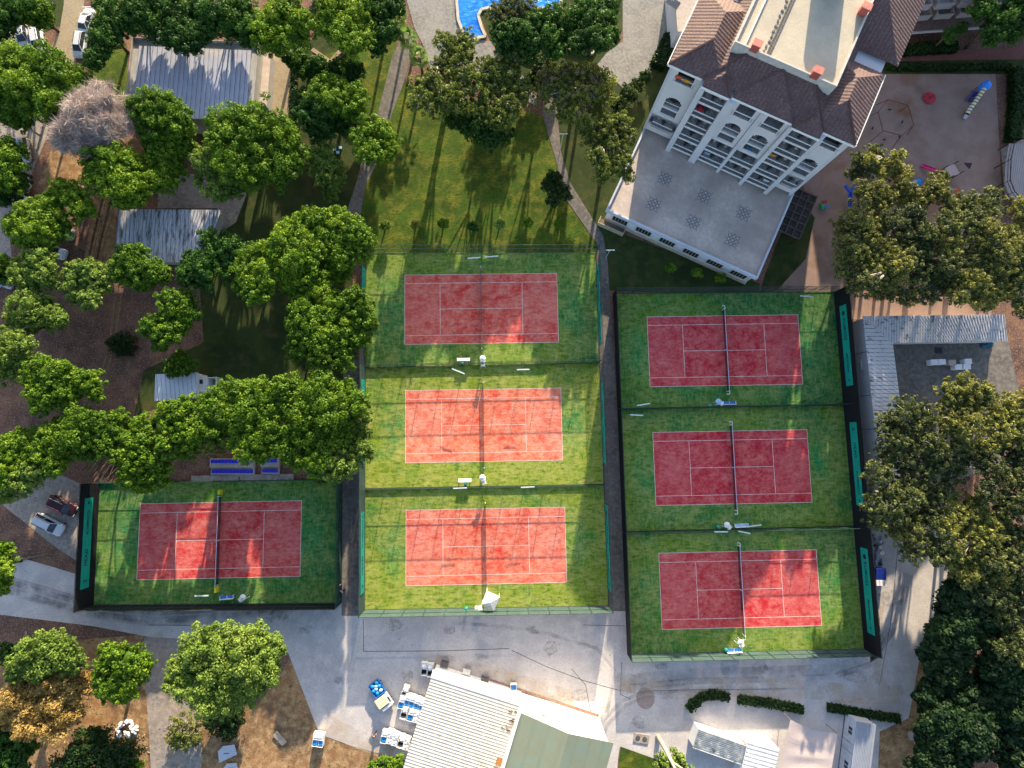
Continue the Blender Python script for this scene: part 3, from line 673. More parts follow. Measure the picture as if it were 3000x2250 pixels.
bench((1362,1406), 'white bench in front of the south dividing fence of the middle column', M_white)
bench((1402,1779), 'white bench half under the corner of the white canopy', M_white, 0.1, 1.0)
bench((666,1748), 'blue-seated white bench beside the black fence of the lone western court', M_blue, 0.05)
bench((2136,1180), 'blue and white bench on the northernmost court of the east column', M_blue, 0.02)
bench((2171,1538), 'pale blue bench on the middle court of the east column', M_ltblue, 0.03, 2.0)
bench((2150,1904), 'blue bench against the south fence of the east column', M_blue, 0.02, 2.2)
def umpire(full, label, rz=0.0, chair=True, top=2.1, r=0.46, topmat=None):
    p = F(full[0], full[1], top)
    t = empty('umpire_chair', (p.x, p.y, 0.078), rz, label, 'umpire chair', 'umpire chairs with parasols')
    n = 8; m = MB(); ring = [(r*math.cos(2*math.pi*i/n), r*math.sin(2*math.pi*i/n), top-0.18) for i in range(n)]
    ring2 = [(x, y, z-0.03) for x, y, z in ring]
    m._add(ring+[(0,0,top)]+ring2, [(i,(i+1)%n,n) for i in range(n)]+[((i+1)%n, i, n+1+i, n+1+(i+1)%n) for i in range(n)]+[tuple(n+1+i for i in range(n-1,-1,-1))])
    m.build('parasol', topmat or M_white, t)
    m = MB(); m.cyl((0,0,0), (0,0,top-0.1), 0.025, n=6); m.build('parasol_pole', M_alu, t)
    m = MB(); m.bx(-0.28, 0.28, -0.95, -0.45, 1.42, 1.48); m.build('seat', M_white, t)
    m = MB(); m.bx(-0.28, 0.28, -0.47, -0.42, 1.48, 1.95); m.build('backrest', M_white, t)
    for sx in (-1,1):
        for sy in (-1,1):
            m = MB(); m.cyl((sx*0.26, -0.70+sy*0.2, 1.42), (sx*0.36, -0.70+sy*0.55, 0), 0.03, n=6); m.build('leg', M_white, t)
    m = MB()
    for z in (0.35,0.7,1.05): m.bx(-0.3, 0.3, -1.16+z*0.2, -1.10+z*0.2, z, z+0.04)
    m.build('rung', M_white, t)
umpire((1414,1049), 'white parasol chair at the foot of the net of the north-middle court', 0.0)
umpire((1413,1399), 'white parasol chair at the foot of the net of the central court', 0.3)
umpire((2106,1176), 'blue and white parasol chair beside the bench of the northernmost east court', 1.2, topmat=M_ltblue)
umpire((2131,1538), 'pale parasol chair beside the bench of the middle east court', 0.9)
umpire((2171,1883), 'white parasol chair near the south end of the southernmost east court', 0.6)
umpire((710,1751), 'white parasol chair beside the bench of the lone western court', -0.9)
def bin_(full, label):
    p = F(full[0], full[1], 0.8)
    t = empty('litter_bin', (p.x, p.y, 0.078), 0, label, 'litter bin', 'turquoise litter bins by the courts')
    m = MB(); m.tube([(0,0,0),(0,0,0.72)], [0.19,0.25], 12); m.build('body', M_turq, t)
    m = MB(); m.tube([(0,0,0.72),(0,0,0.80),(0,0,0.86)], [0.27,0.25,0.08], 12); m.build('lid', M_turq, t)
bin_((1355,1064),'turquoise bin beside the white bench of the north-middle court'); bin_((1364,1417),'turquoise bin behind the white bench of the central court')
bin_((1366,1784),'turquoise bin against the grey-green fence, left of the white canopy'); bin_((2080,1188),'turquoise bin on the northernmost east court by its dividing fence')
bin_((2106,1544),'turquoise bin on the middle east court by its dividing fence'); bin_((2128,1905),'turquoise bin at the left end of the blue bench against the south fence')
# white canopy beside the sunlit court
zc = 2.3
cs = [F(1425,1731.5,zc), F(1464.7,1749,zc), F(1446,1791,zc), F(1410,1771,zc)]; pk = F(1433.5,1768,zc+0.85)
ctr = sum(cs, Vector())/4
t = empty('canopy', (ctr.x, ctr.y, 0.078), 0, 'white square pop-up canopy beside the sunlit middle court', 'canopy')
pk = Vector((ctr.x, ctr.y, zc+0.8))
m = MB(); low = [v-Vector((0,0,0.22)) for v in cs]
m._add([tuple(v) for v in cs]+[tuple(pk)]+[tuple(v) for v in low], [(1,0,4),(2,1,4),(3,2,4),(0,3,4)]+[(i,(i+1)%4,5+(i+1)%4,5+i) for i in range(4)])
m.build('canopy_roof', plain('white_canopy_cloth', (0.85,0.85,0.85), 0.8, transl=0.2), t, world=True)
for v in cs:
    q = v.lerp(ctr, 0.08); m = MB(); m.cyl((q.x,q.y,0.078), (q.x,q.y,zc-0.02), 0.03, n=6); m.build('pole', M_white, t, world=True)
# ------------------------------------------------------------------ foliage
def crown_arrays(lobes, kind, dens=1.0, leaf=0.36):
    """lobes: (x,y,z,r) in metres -> quads of leaf tufts spread through the crown"""
    P = []; NRM = []; SZ = []; V = []
    for (cx, cy, cz, r) in lobes:
        flat = 0.72 if kind != 'twig' else 0.85
        subr = {'pine':0.25,'euc':0.17,'twig':0.3,'bush':0.34,'wood':0.34}[kind]*r
        subr = max(0.32, min(subr, 1.15))
        nsub = int(2.5*(r/subr)**2*(1.05 if kind == 'euc' else 1.0))+4
        i = np.arange(nsub)+0.5
        ph = i*2.39996 + rng.uniform(0, 6.28); ct = 1-1.45*i/nsub
        st = np.sqrt(np.maximum(0, 1-ct**2)); rr = r*rng.uniform(0.62 if kind != 'euc' else 0.30, 1.03 if kind != 'euc' else 1.22, nsub)
        sc = np.stack([cx+rr*st*np.cos(ph), cy+rr*st*np.sin(ph), cz+rr*ct*flat], 1)
        sc += rng.normal(0, 0.15*r, sc.shape)*np.array([1,1,0.6])
        sr = subr*rng.uniform(0.55, 1.45, nsub)
        m = int(125*dens*(subr/0.85)**1.5)+22
        if kind == 'euc': m = int(m*0.62)
        d = rng.normal(0, 1, (nsub, m, 3)); d[...,2] += 0.35
        d /= np.linalg.norm(d, axis=2, keepdims=True)
        rad = sr[:,None]*rng.uniform(0.55, 1.08, (nsub, m))
        p = sc[:,None,:]+d*rad[...,None]*np.array([1,1,0.85])
        nn = d+rng.normal(0, 0.45, d.shape)
        v = np.clip(rng.uniform(0.1, 0.95, nsub)[:,None]*0.6+rng.uniform(0,0.45,(nsub,m)), 0, 1)
        s = leaf*rng.uniform(0.65, 1.35, (nsub, m))
        P.append(p.reshape(-1,3)); NRM.append(nn.reshape(-1,3)); SZ.append(s.ravel()); V.append(v.ravel())
    return np.concatenate(P), np.concatenate(NRM), np.concatenate(SZ), np.concatenate(V)
def leaf_mesh(name, P, NR, SZ, V, mat, kind='pine', cores=()):
    n = len(P); NR = NR/np.linalg.norm(NR, axis=1, keepdims=True)
    rnd = rng.normal(0, 1, (n,3)); a = np.cross(NR, rnd); a /= np.linalg.norm(a, axis=1, keepdims=True)+1e-9
    b = np.cross(NR, a)
    asp = {'pine':(0.62,0.42),'euc':(0.66,0.30),'twig':(1.35,0.035),'bush':(0.6,0.4),'wood':(0.7,0.5)}[kind]
    if kind == 'twig': a = NR*0.8+a*0.6; a /= np.linalg.norm(a, axis=1, keepdims=True); b = np.cross(a, rnd); b /= np.linalg.norm(b, axis=1, keepdims=True)+1e-9
    A = a*(SZ*asp[0])[:,None]; B = b*(SZ*asp[1])[:,None]; up = NR*(SZ*0.10)[:,None]
    q = np.stack([P-A, P-B*1.0+up, P+A, P+B*1.0+up], 1).reshape(-1,3)
    nv0 = len(q); nf0 = n; verts = [q]; loops = [np.arange(nv0)]; starts = [np.arange(n)*4]; tot = [np.full(n,4)]; vals = [V]
    off = nv0; lo = nv0
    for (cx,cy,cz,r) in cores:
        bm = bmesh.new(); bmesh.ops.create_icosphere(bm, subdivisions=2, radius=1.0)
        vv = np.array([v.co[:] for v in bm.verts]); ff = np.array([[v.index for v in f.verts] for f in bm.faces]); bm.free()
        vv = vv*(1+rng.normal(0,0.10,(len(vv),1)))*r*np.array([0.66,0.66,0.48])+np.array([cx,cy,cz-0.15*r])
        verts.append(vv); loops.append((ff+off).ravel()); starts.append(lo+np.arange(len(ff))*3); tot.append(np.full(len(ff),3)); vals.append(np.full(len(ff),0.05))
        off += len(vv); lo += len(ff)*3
    verts = np.concatenate(verts); loops = np.concatenate(loops); starts = np.concatenate(starts); tot = np.concatenate(tot); vals = np.concatenate(vals)
    me = bpy.data.meshes.new(name)
    me.vertices.add(len(verts)); me.vertices.foreach_set('co', verts.astype(np.float32).ravel())
    me.loops.add(len(loops)); me.loops.foreach_set('vertex_index', loops.astype(np.int32))
    me.polygons.add(len(starts)); me.polygons.foreach_set('loop_start', starts.astype(np.int32))
    try: me.polygons.foreach_set('loop_total', tot.astype(np.int32))
    except Exception: pass
    at = me.attributes.new('v', 'FLOAT', 'FACE'); at.data.foreach_set('value', vals.astype(np.float32))
    me.update(calc_edges=True); me.validate(); me.materials.append(mat); return me
KIND = {'P':('pine_tree','pine tree',L_pine,'pine',M_bark),'D':('pine_tree','pine tree',L_dark,'pine',M_bark),'L':('pine_tree','pine tree',L_pale,'pine',M_bark),
 'O':('pine_tree','pine tree',L_olive,'euc',M_barkp),'H':('pine_tree','dying tree',L_mixdead,'euc',M_barkp),'Q':('dead_tree','dead tree',L_twigd,'twig',M_bark),'G':('dead_tree','dead tree',L_twig,'twig',M_barkp),
 'E':('eucalyptus_tree','eucalyptus tree',L_euc,'euc',M_barkp),'F':('eucalyptus_tree','eucalyptus tree',L_eucd,'euc',M_barkp),
 'R':('rusty_tree','tree',L_orange,'bush',M_bark),'W':('forest_tree','tree',L_wood,'wood',M_bark),'S':('shrub','shrub',L_hedge,'bush',M_bark)}
NT = [0]
def tree(k, h, lobes, label, group=None, dens=1.0, leaf=None, limbs=True):
    """h: height of the crown's middle in metres; lobes in display pixels of the photograph (x, y, r)"""
    nm, cat, mat, kd, bark = KIND[k]
    L3 = []
    for (x, y, r) in lobes:
        z = h*random.uniform(0.90, 1.08); p = D(x, y, z); rm = r*K*(CAMH-z)/FPX*1.04
        L3.append([p.x, p.y, max(z, rm*0.55), rm])
    bx = sum(l[0]*l[3] for l in L3)/sum(l[3] for l in L3); by = sum(l[1]*l[3] for l in L3)/sum(l[3] for l in L3)
    od = math.hypot(bx, by+9); off = min(3.5, h*od/150); bx += bx/od*off; by += (by+9)/od*off
    t = empty(nm, (bx, by, 0), 0, label, cat, group)
    loc = [(l[0]-bx, l[1]-by, l[2], l[3]) for l in L3]
    P, Nn, SZ, V = crown_arrays(loc, kd, dens, leaf or (0.225 if kd in ('pine','bush') else 0.26 if kd == 'euc' else 0.36 if kd == 'wood' else 0.7))
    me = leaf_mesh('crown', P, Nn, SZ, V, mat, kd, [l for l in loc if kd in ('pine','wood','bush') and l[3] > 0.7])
    o = bpy.data.objects.new('crown', me); COL.objects.link(o); o.parent = t
    m = MB(); tr = 0.06+0.014*h+0.010*len(lobes); zt = max(0.25*h, h*0.55)
    lx, ly = random.uniform(-.3,.3), random.uniform(-.3,.3)
    m.tube([(0,0,-0.2),(lx*0.4,ly*0.5,zt*0.5),(lx,ly,zt)], [tr*1.25,tr,tr*0.8], 8)
    if limbs:
        for (x,y,z,r) in loc[:8]:
            e = (x, y, z+0.15*r); mid = ((x+lx)*0.55, (y+ly)*0.55, zt+(z-zt)*0.65)
            m.tube([(lx,ly,zt-0.1), mid, e], [tr*0.6, tr*0.4, tr*0.12], 6)
            if kd in ('euc','twig'):
                for _ in range(7):
                    a = random.uniform(0, 6.28); rr = r*random.uniform(0.6,0.95)
                    m.tube([mid, ((mid[0]+x)/2+rr*0.3*math.cos(a), (mid[1]+y)/2+rr*0.3*math.sin(a), z+0.2*r), (x+rr*math.cos(a), y+rr*math.sin(a), z+r*random.uniform(0,0.5))], [tr*0.4,tr*0.28,0.03], 5)
    m.build('trunk', bark, t, smooth=True)
    NT[0] += len(P); return t
GP = 'pines of the western grove'; GN = 'trees along the northern edge'; GE = 'eucalyptus trees east of the courts'
tree('D',7,[(20,25,42),(-15,60,40),(60,15,40)],'pine in the extreme north-west corner, cut by the edge', GP)
tree('P',7,[(92,38,24),(85,20,24),(60,30,22)],'bright pine tip beside the grass strip above the parked cars', GP)
tree('P',8,[(25,132,38),(60,145,36),(10,170,42),(50,185,45),(-20,145,40)],'broad lime pine covering the two parked cars in the north-west', GP)
tree('P',8,[(100,135,36),(125,165,40),(90,185,42),(60,225,34),(110,225,36),(140,205,30)],'pine in the middle of the north-western clump', GP)
tree('P',8,[(158,165,22),(180,188,28),(150,185,28),(205,205,18),(215,220,14)],'pine with a pointed eastern arm reaching toward the small green lawn', GP)
tree('P',7,[(20,240,36),(-10,215,40),(50,262,20),(135,245,26),(120,262,18)],'low pine below the north-western clump, left of the grey dead tree', GP)
tree('G',8.5,[(222,235,42),(185,255,42),(160,290,36),(235,275,36),(200,305,34),(215,215,30),(195,275,40),(140,300,22)],'bare grey dead tree among the green pines')
tree('D',8,[(222,60,24),(226,92,28),(208,130,24),(252,30,32),(245,70,28),(225,5,24),(215,110,22)],'dark conifer beside the parked cars on the northern lane', GN)
tree('D',8,[(300,25,36),(330,55,32),(345,10,36),(290,60,20),(305,-10,30)],'dark pine above the corrugated hall, westernmost of its row', GN)
tree('D',8,[(385,30,38),(400,75,34),(370,85,24),(415,95,26),(430,20,32)],'dark pine hanging over the top edge of the corrugated hall', GN)
tree('P',8,[(392,52,22),(382,68,18)],'small lime-green tip in the dark row above the corrugated hall', GN)
tree('D',8,[(470,25,40),(450,65,26),(500,55,32),(520,20,34),(545,60,30),(535,88,16)],'dark pine above the north-east corner of the corrugated hall', GN)
tree('P',9,[(600,45,38),(575,75,34),(630,75,36),(595,100,24),(620,15,30),(650,45,26)],'rounded pine overhanging the tan lane, east of the corrugated hall', GN)
tree('P',9,[(725,25,36),(700,55,28),(740,70,34),(775,40,36),(760,95,30),(715,0,30),(790,85,20)],'tall lime pine north of the lawn with long trunk shadows', GN)
tree('D',8,[(820,35,32),(840,70,24),(810,80,28),(805,0,34),(850,15,24),(815,105,16)],'dark pine left of the fan palms', GN)
tree('D',5,[(650,135,26),(672,152,24),(625,125,16),(685,140,20)],'dark bushy tree beside the brick planter', GN)
tree('D',5,[(735,155,26),(755,175,22),(768,150,18)],'dark low tree between the planter and the sunlit verge', GN)
tree('P',8,[(705,190,30),(735,195,32),(765,210,30),(690,205,26),(760,235,28),(725,225,30)],'lime pine crown west of the walking path', GP)
tree('D',7,[(660,225,26),(675,250,34),(705,262,34),(740,270,26),(650,250,20),(690,285,24)],'dark pine under the lime crown west of the walking path', GP)
tree('P',9,[(800,275,28),(825,295,30),(790,305,28),(820,330,26),(795,335,22),(840,320,18)],'round pine standing on the edge of the walking path', GP)
tree('P',9,[(485,270,36),(520,260,30),(555,265,42),(600,285,40),(620,320,36),(570,320,48),(510,310,48),(470,300,28),(600,365,42),(550,370,42),(500,355,36),(630,350,26)],'large rounded pine south of the corrugated hall', GP)
tree('L',7,[(445,345,26),(460,375,34),(490,400,32),(520,400,24),(470,415,22)],'dusky pine at the south-west foot of the large rounded pine', GP)
tree('L',6,[(697,338,26),(685,360,20),(715,365,24),(705,385,20)],'small loose pine on the shaded lawn', GP)
tree('L',5,[(720,405,16),(715,420,14),(730,390,12)],'smallest pale sapling pine just below the loose one', GP)
tree('P',8,[(310,230,32),(350,235,38),(385,260,32),(345,270,42),(305,262,24),(375,235,24)],'dense pine at the south-west corner of the corrugated hall', GP)
tree('P',7,[(345,310,32),(385,300,34),(405,320,22),(365,330,28)],'pine directly below the dense one by the corrugated hall', GP)
tree('P',6,[(350,355,34),(335,345,24),(365,385,28),(340,395,24),(380,365,20)],'pine touching the paved yard north of the rusty shed roof', GP)
tree('P',8,[(215,350,36),(250,345,36),(285,365,34),(215,385,32),(255,390,40),(290,400,32),(270,430,26),(300,425,20)],'pine above the rusty-streaked shed roof', GP)
tree('P',7,[(5,325,38),(25,350,32),(10,385,34),(35,390,18)],'pine at the western edge beside the cars with cluttered roofs', GP)
tree('D',6,[(20,410,26),(45,395,20),(5,420,24)],'dark pine patch above the silver car at the western edge', GP)
tree('P',7,[(140,412,26),(165,430,26),(120,430,26),(175,455,20),(190,450,16)],'upper pine of the clump over the white parked cars', GP)
tree('P',7,[(60,460,28),(90,455,26),(45,490,30),(85,495,40),(125,485,32),(60,515,26),(100,525,22),(25,480,14)],'lower pine of the clump over the white parked cars', GP)
tree('P',6,[(0,575,26),(15,590,20)],'pine tip at the western edge below the parking area', GP)
tree('L',7,[(60,570,26),(90,560,24),(45,595,24),(95,590,24),(70,610,26),(105,610,18)],'faded pine in a north-south row by the western edge', GP)
tree('L',7,[(55,665,32),(90,660,26),(110,685,26),(75,695,30),(35,690,20),(130,690,14)],'faded round pine below the first of the western row', GP)
tree('L',8,[(15,745,36),(45,750,26),(15,790,32),(50,780,20),(-5,770,36)],'faded pine cut by the western edge above the brown clearing', GP)
tree('P',8,[(105,805,34),(75,815,26),(140,820,34),(110,845,36),(150,850,28),(195,825,24),(205,850,16),(90,875,22),(80,845,24)],'bright pine standing alone beside the brown clearing', GP)
tree('L',7,[(165,590,26),(195,585,24),(170,615,28),(210,615,28),(225,590,22),(195,645,22),(165,640,16)],'greyish pine left of the rusty shed roof, over the tyre tracks', GP)
tree('P',7,[(275,560,30),(300,580,28),(330,590,28),(350,595,18),(275,590,26),(310,610,22),(300,545,18)],'bright pine at the lower edge of the rusty-streaked shed roof', GP)
tree('P',8,[(375,655,28),(400,650,22),(385,680,30),(415,680,20),(350,700,26),(325,705,22),(365,720,26),(385,705,22),(350,740,18)],'pine above the small white-roofed shed', GP)
tree('P',4,[(390,780,20),(405,790,18),(375,795,18)],'round bush touching the top of the small white-roofed shed', GP)
s_ = tree('S',1,[(262,745,22),(250,740,14),(272,755,14)],'low dark green ground bush in the brown clearing')
tree('D',8,[(410,590,26),(440,575,30),(475,555,32),(505,540,28),(460,520,26),(435,605,24),(500,575,30),(420,560,20)],'dark pine east of the rusty-streaked shed roof', GP)
tree('P',9,[(555,555,34),(540,590,30),(575,600,34),(555,630,30),(525,615,20),(590,570,22)],'lime pine hanging over the shaded lawn, west side of the big clump', GP)
tree('P',9,[(630,505,34),(665,490,32),(610,530,30),(650,530,36),(640,565,34),(680,550,30),(605,555,26)],'pine in the middle of the big clump north-west of the courts', GP)
tree('P',9,[(700,480,30),(735,485,30),(765,500,30),(790,520,20),(750,525,34),(715,520,32),(775,545,24),(745,560,28),(725,465,20)],'pine of the big clump nearest the lawn, at the end of the walking path', GP)
tree('P',8,[(635,610,30),(670,600,30),(705,595,28),(660,635,30),(700,635,26),(730,590,22)],'pine in the southern half of the big clump', GP)
tree('P',9,[(655,680,30),(640,705,22),(680,700,34),(715,680,32),(750,660,28),(775,670,26),(795,690,18),(700,735,32),(660,740,30),(740,725,34),(770,735,26),(690,775,26),(735,775,26),(640,760,22),(765,640,20)],'broad pine leaning over the west fence of the north-middle court', GP)
tree('L',8,[(770,695,26),(790,660,22),(800,700,16),(785,725,18)],'greyer branch of needles overhanging the western banner of the north-middle court', GP)
RB = 'pines of the row above the lone western court'
tree('P',7,[(15,975,32),(45,960,28),(75,950,28),(20,1010,36),(60,990,34),(-10,1000,30)],'westernmost pine of the long row, at the edge', RB)
tree('L',7,[(20,1045,30),(55,1035,28),(5,1070,20),(75,1020,22)],'dull pine hanging over the concrete parking corner', RB)
tree('P',7,[(105,940,26),(140,925,24),(105,975,32),(145,965,32),(120,1005,24),(85,1005,24)],'second pine of the long row from the west, above the parked cars', RB)
tree('P',8,[(175,905,28),(205,915,28),(165,940,30),(205,950,32),(240,930,28),(225,965,22),(180,970,22)],'bright pine of the row over the brown soil', RB)
tree('P',7,[(258,905,20),(275,925,18),(250,945,18)],'narrow pine link in the row before the corner of the court', RB)
tree('P',8,[(310,925,28),(290,960,30),(265,985,24),(325,960,34),(300,1000,32),(340,995,30)],'pine of the row above the north-west corner of the lone court', RB)
tree('P',7,[(285,1025,26),(320,1035,28),(345,1030,22),(300,1045,18)],'pine fringe drooping over the north-west corner of the lone court', RB)
tree('P',8,[(365,900,28),(395,885,28),(425,895,30),(380,930,30),(420,930,34),(400,965,26),(360,960,24)],'pine of the row below the small white-roofed shed', RB)
tree('P',8,[(455,880,28),(490,855,32),(520,845,24),(475,905,34),(450,930,26),(510,890,30)],'pine of the row right below the shed annex', RB)
tree('H',7,[(450,960,24),(475,945,26),(500,955,18)],'brownish thin pine in the middle of the row', RB)
tree('P',9,[(550,850,34),(585,870,30),(540,895,34),(580,910,32),(525,935,34),(565,945,32),(535,975,26),(590,945,22),(565,985,16)],'pine of the row above the blue spectator seats', RB)
tree('P',10,[(640,850,36),(690,845,38),(735,850,34),(665,890,40),(715,895,42),(610,835,24),(765,870,26)],'great pine of the row, northern half', RB)
tree('P',9,[(620,930,32),(655,940,34),(700,950,38),(610,965,26),(650,985,30),(740,935,34),(690,1000,30)],'great pine of the row, southern half over the seats', RB)
tree('L',9,[(780,900,22),(775,940,28),(755,975,30),(785,975,22),(720,1010,28),(750,1010,22),(700,1035,16)],'dusky pine at the east end of the row beside the central court', RB)
GB = 'trees in the south-west rough ground'
tree('P',7,[(0,1200,26),(5,1230,24),(0,1265,20)],'pine at the western edge beside the curving road', GB)
tree('L',7,[(80,1400,30),(115,1395,28),(55,1425,28),(95,1430,34),(140,1415,28),(160,1430,22),(40,1450,20)],'pale yellow-green pine below the curving road', GB)
tree('R',6,[(60,1470,34),(105,1465,34),(145,1460,32),(40,1510,34),(90,1510,40),(140,1505,38),(180,1480,18),(75,1555,36),(120,1550,34),(30,1545,24),(160,1540,22)],'large rust-orange tree among green ones', GB)
tree('P',7,[(240,1420,26),(275,1425,30),(305,1440,24),(235,1460,28),(270,1470,32),(230,1485,22),(260,1495,20),(310,1425,14)],'bright round pine between the rusty tree and the dirt track', GB)
tree('L',9,[(440,1400,38),(480,1385,32),(520,1390,36),(565,1395,38),(595,1400,18),(410,1440,38),(455,1440,44),(505,1435,46),(555,1435,44),(390,1470,28),(430,1485,40),(480,1485,44),(530,1475,40),(575,1455,26),(470,1515,26)],'biggest round pine at the edge of the concrete yard', GB, dens=1.15)
tree('S',2,[(480,1555,26),(505,1545,20),(460,1550,20),(495,1575,18)],'dark shrub in the shade of the biggest round pine', GB)
tree('H',1.5,[(395,1570,26),(415,1590,20),(385,1595,16)],'sparse pale bush beside the dirt track', GB, dens=0.5)
tree('D',5,[(15,1590,30),(50,1600,24),(10,1630,26),(40,1640,24)],'dark green tree in the south-west corner', GB)
tree('P',3,[(40,1625,20),(65,1610,14)],'bright bush tucked below the rusty tree', GB)
tree('S',4,[(205,1605,34),(180,1640,34),(235,1640,32),(270,1630,26),(150,1660,30)],'dark olive thicket below the white rubbish heap', GB)
tree('P',3,[(260,1655,26),(290,1665,20)],'lime bush poking from the thicket at the bottom edge', GB)
tree('D',3,[(20,1415,16),(45,1405,14),(10,1405,14)],'dark low bush left of the pale pine', GB)
tree('P',2,[(835,1655,16),(860,1645,10),(810,1655,10)],'yellow-green bush at the lower edge of the yard', GB)
GM = 'trees round the courtyard pool'
tree('O',9,[(960,90,20),(985,110,26),(1005,85,20),(960,140,26),(1000,130,28),(975,165,24),(935,175,24)],'loose yellow-green pine at the tip of the pool', GM)
tree('O',8.5,[(1060,150,30),(1095,140,26),(1120,125,20),(1040,185,34),(1085,180,34),(1115,190,28),(1060,220,36),(1100,230,32),(1040,250,28),(1075,260,28),(1125,215,18)],'tall feathery pine at the north end of the big lawn', GM, dens=0.9)
tree('O',9,[(905,190,22),(930,205,26),(965,205,28),(900,225,18),(940,230,24),(985,225,24),(1000,195,24),(1010,160,20)],'wide branching pine leaning over the lawn from the path side', GM, dens=0.9)
tree('D',6.5,[(1010,270,26),(1045,285,32),(1080,290,26),(1060,305,18),(980,260,18)],'dark green pine at the shaded head of the big lawn', GM)
tree('H',7.5,[(1190,175,30),(1230,165,28),(1270,165,28),(1305,180,26),(1180,205,24),(1215,210,30),(1260,210,30),(1300,210,26),(1240,240,26),(1285,235,22),(1215,250,16)],'half-dead grey-brown pine over the narrow path', GM)
tree('O',8,[(1275,285,26),(1310,275,26),(1340,262,18),(1350,290,24),(1300,310,26),(1330,320,26),(1290,340,22),(1345,345,20),(1320,365,22),(1300,385,16),(1355,380,16),(1260,270,12)],'loose pine touching the west wall of the terrace', GM, dens=0.9)
tree('S',3,[(1195,385,16),(1208,408,18),(1195,432,14),(1182,400,12),(1222,422,10)],'dark bush on the narrow path beside the lawn', GM)
tree('F',6,[(1080,30,26),(1110,15,30),(1140,30,26),(1095,55,22)],'dark feathery tree on the left pool island', GM)
tree('D',10,[(1120,70,32),(1150,95,30),(1095,95,28),(1080,70,22),(1135,120,22)],'dark tree behind the curved pool edge', GM)
tree('D',10,[(1200,40,32),(1185,80,28),(1225,75,28),(1160,50,26),(1200,110,22)],'dark tree south of the small pool', GM)
tree('D',11,[(1265,30,36),(1300,50,34),(1270,75,32),(1310,20,28),(1295,90,26),(1250,100,22),(1320,75,20)],'large dark tree inside the ring road of the courtyard', GM)
tree('S',2,[(1175,150,24),(1150,175,18),(1200,165,14)],'dark shrubbery between the courtyard lawns', GM)
tree('S',1.5,[(1360,205,18),(1335,225,18),(1375,185,14),(1320,250,14),(1395,165,12)],'low shrubs along the outer curve of the ring road', GM)
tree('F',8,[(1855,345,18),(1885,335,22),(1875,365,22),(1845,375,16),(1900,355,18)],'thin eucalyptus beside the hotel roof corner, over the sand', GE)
tree('E',9,[(1925,360,20),(1945,378,20),(1940,340,16),(1880,348,14),(1905,372,16)],'sunlit eucalyptus top beside the pink slide', GE)
tree('E',9,[(1870,430,24),(1895,415,22),(1920,430,24),(1890,450,22),(1860,405,16)],'small eucalyptus between the blue slide and the blue tub', GE, dens=0.9)
tree('E',9,[(1955,408,20),(2020,402,22),(2030,385,16),(1990,428,24),(1955,432,18),(2035,420,16)],'eucalyptus over the climbing frame', GE)
tree('E',10,[(1850,475,28),(1825,495,26),(1870,500,28),(1835,530,28),(1880,530,30),(1855,560,28),(1900,495,24),(1820,560,18)],'golden eucalyptus at the left of the big eastern group', GE)
tree('E',10,[(1915,545,28),(1945,535,26),(1905,575,26),(1940,570,28),(1885,590,22),(1925,600,24)],'golden eucalyptus behind the north-east corner fence', GE)
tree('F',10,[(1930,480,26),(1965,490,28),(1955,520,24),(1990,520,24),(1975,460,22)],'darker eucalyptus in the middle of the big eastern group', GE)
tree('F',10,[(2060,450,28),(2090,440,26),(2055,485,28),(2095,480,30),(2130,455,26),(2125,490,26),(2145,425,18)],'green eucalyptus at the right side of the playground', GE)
tree('E',11,[(2110,525,28),(2140,510,26),(2165,540,26),(2130,560,30),(2155,580,26),(2100,560,24),(2175,505,20)],'yellow-lit eucalyptus at the eastern edge', GE)
tree('F',9,[(1985,570,28),(2015,590,28),(1975,605,26),(2030,620,26),(2000,635,22),(2050,600,24)],'dark green eucalyptus just above the L-shaped shed roof', GE)
tree('E',10,[(2080,600,28),(2110,610,28),(2095,640,24),(2140,620,28),(2130,650,22),(2165,625,22),(2065,640,18)],'sunlit eucalyptus above the long arm of the L-shaped shed', GE)
tree('E',9,[(2205,450,24),(2215,490,26),(2200,530,22),(2220,560,26),(2215,600,26)],'eucalyptus cut by the right edge beside the wooden walkway', GE)
tree('F',10,[(1920,915,26),(1955,890,30),(1990,905,30),(1930,950,30),(1970,945,34),(1910,985,24),(1950,990,30)],'eucalyptus over the inner corner yard of the L-shaped shed', GE)
tree('E',11,[(2050,850,28),(2085,840,30),(2065,885,30),(2100,880,30),(2125,855,26),(2050,915,26),(2090,920,30)],'tall sunlit eucalyptus below the stacked white boxes', GE)
tree('E',10,[(2140,890,28),(2170,880,28),(2195,910,28),(2150,930,30),(2185,945,28),(2215,870,26),(2125,960,24)],'sunlit eucalyptus at the right edge, level with the shed end', GE)
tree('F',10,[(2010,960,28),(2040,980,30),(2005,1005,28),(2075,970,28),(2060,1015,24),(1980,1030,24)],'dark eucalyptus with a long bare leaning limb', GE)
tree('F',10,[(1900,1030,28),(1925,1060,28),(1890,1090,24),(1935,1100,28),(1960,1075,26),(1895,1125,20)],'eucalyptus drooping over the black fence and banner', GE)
tree('E',9,[(1960,1040,20),(1985,1060,24),(1950,1110,26),(1985,1100,26),(1965,1150,26),(1935,1145,22)],'eucalyptus above the start of the eastern road', GE)
tree('F',9,[(2190,1000,26),(2210,1040,28),(2170,1035,24),(2200,1085,28),(2165,1080,22)],'dim eucalyptus at the right edge, among bare pale branches', GE)
tree('E',9,[(2060,1110,28),(2095,1095,30),(2110,1130,30),(2070,1145,28),(2040,1135,22),(2130,1160,28),(2095,1170,26)],'yellow-lit eucalyptus beside the bend of the eastern road', GE)
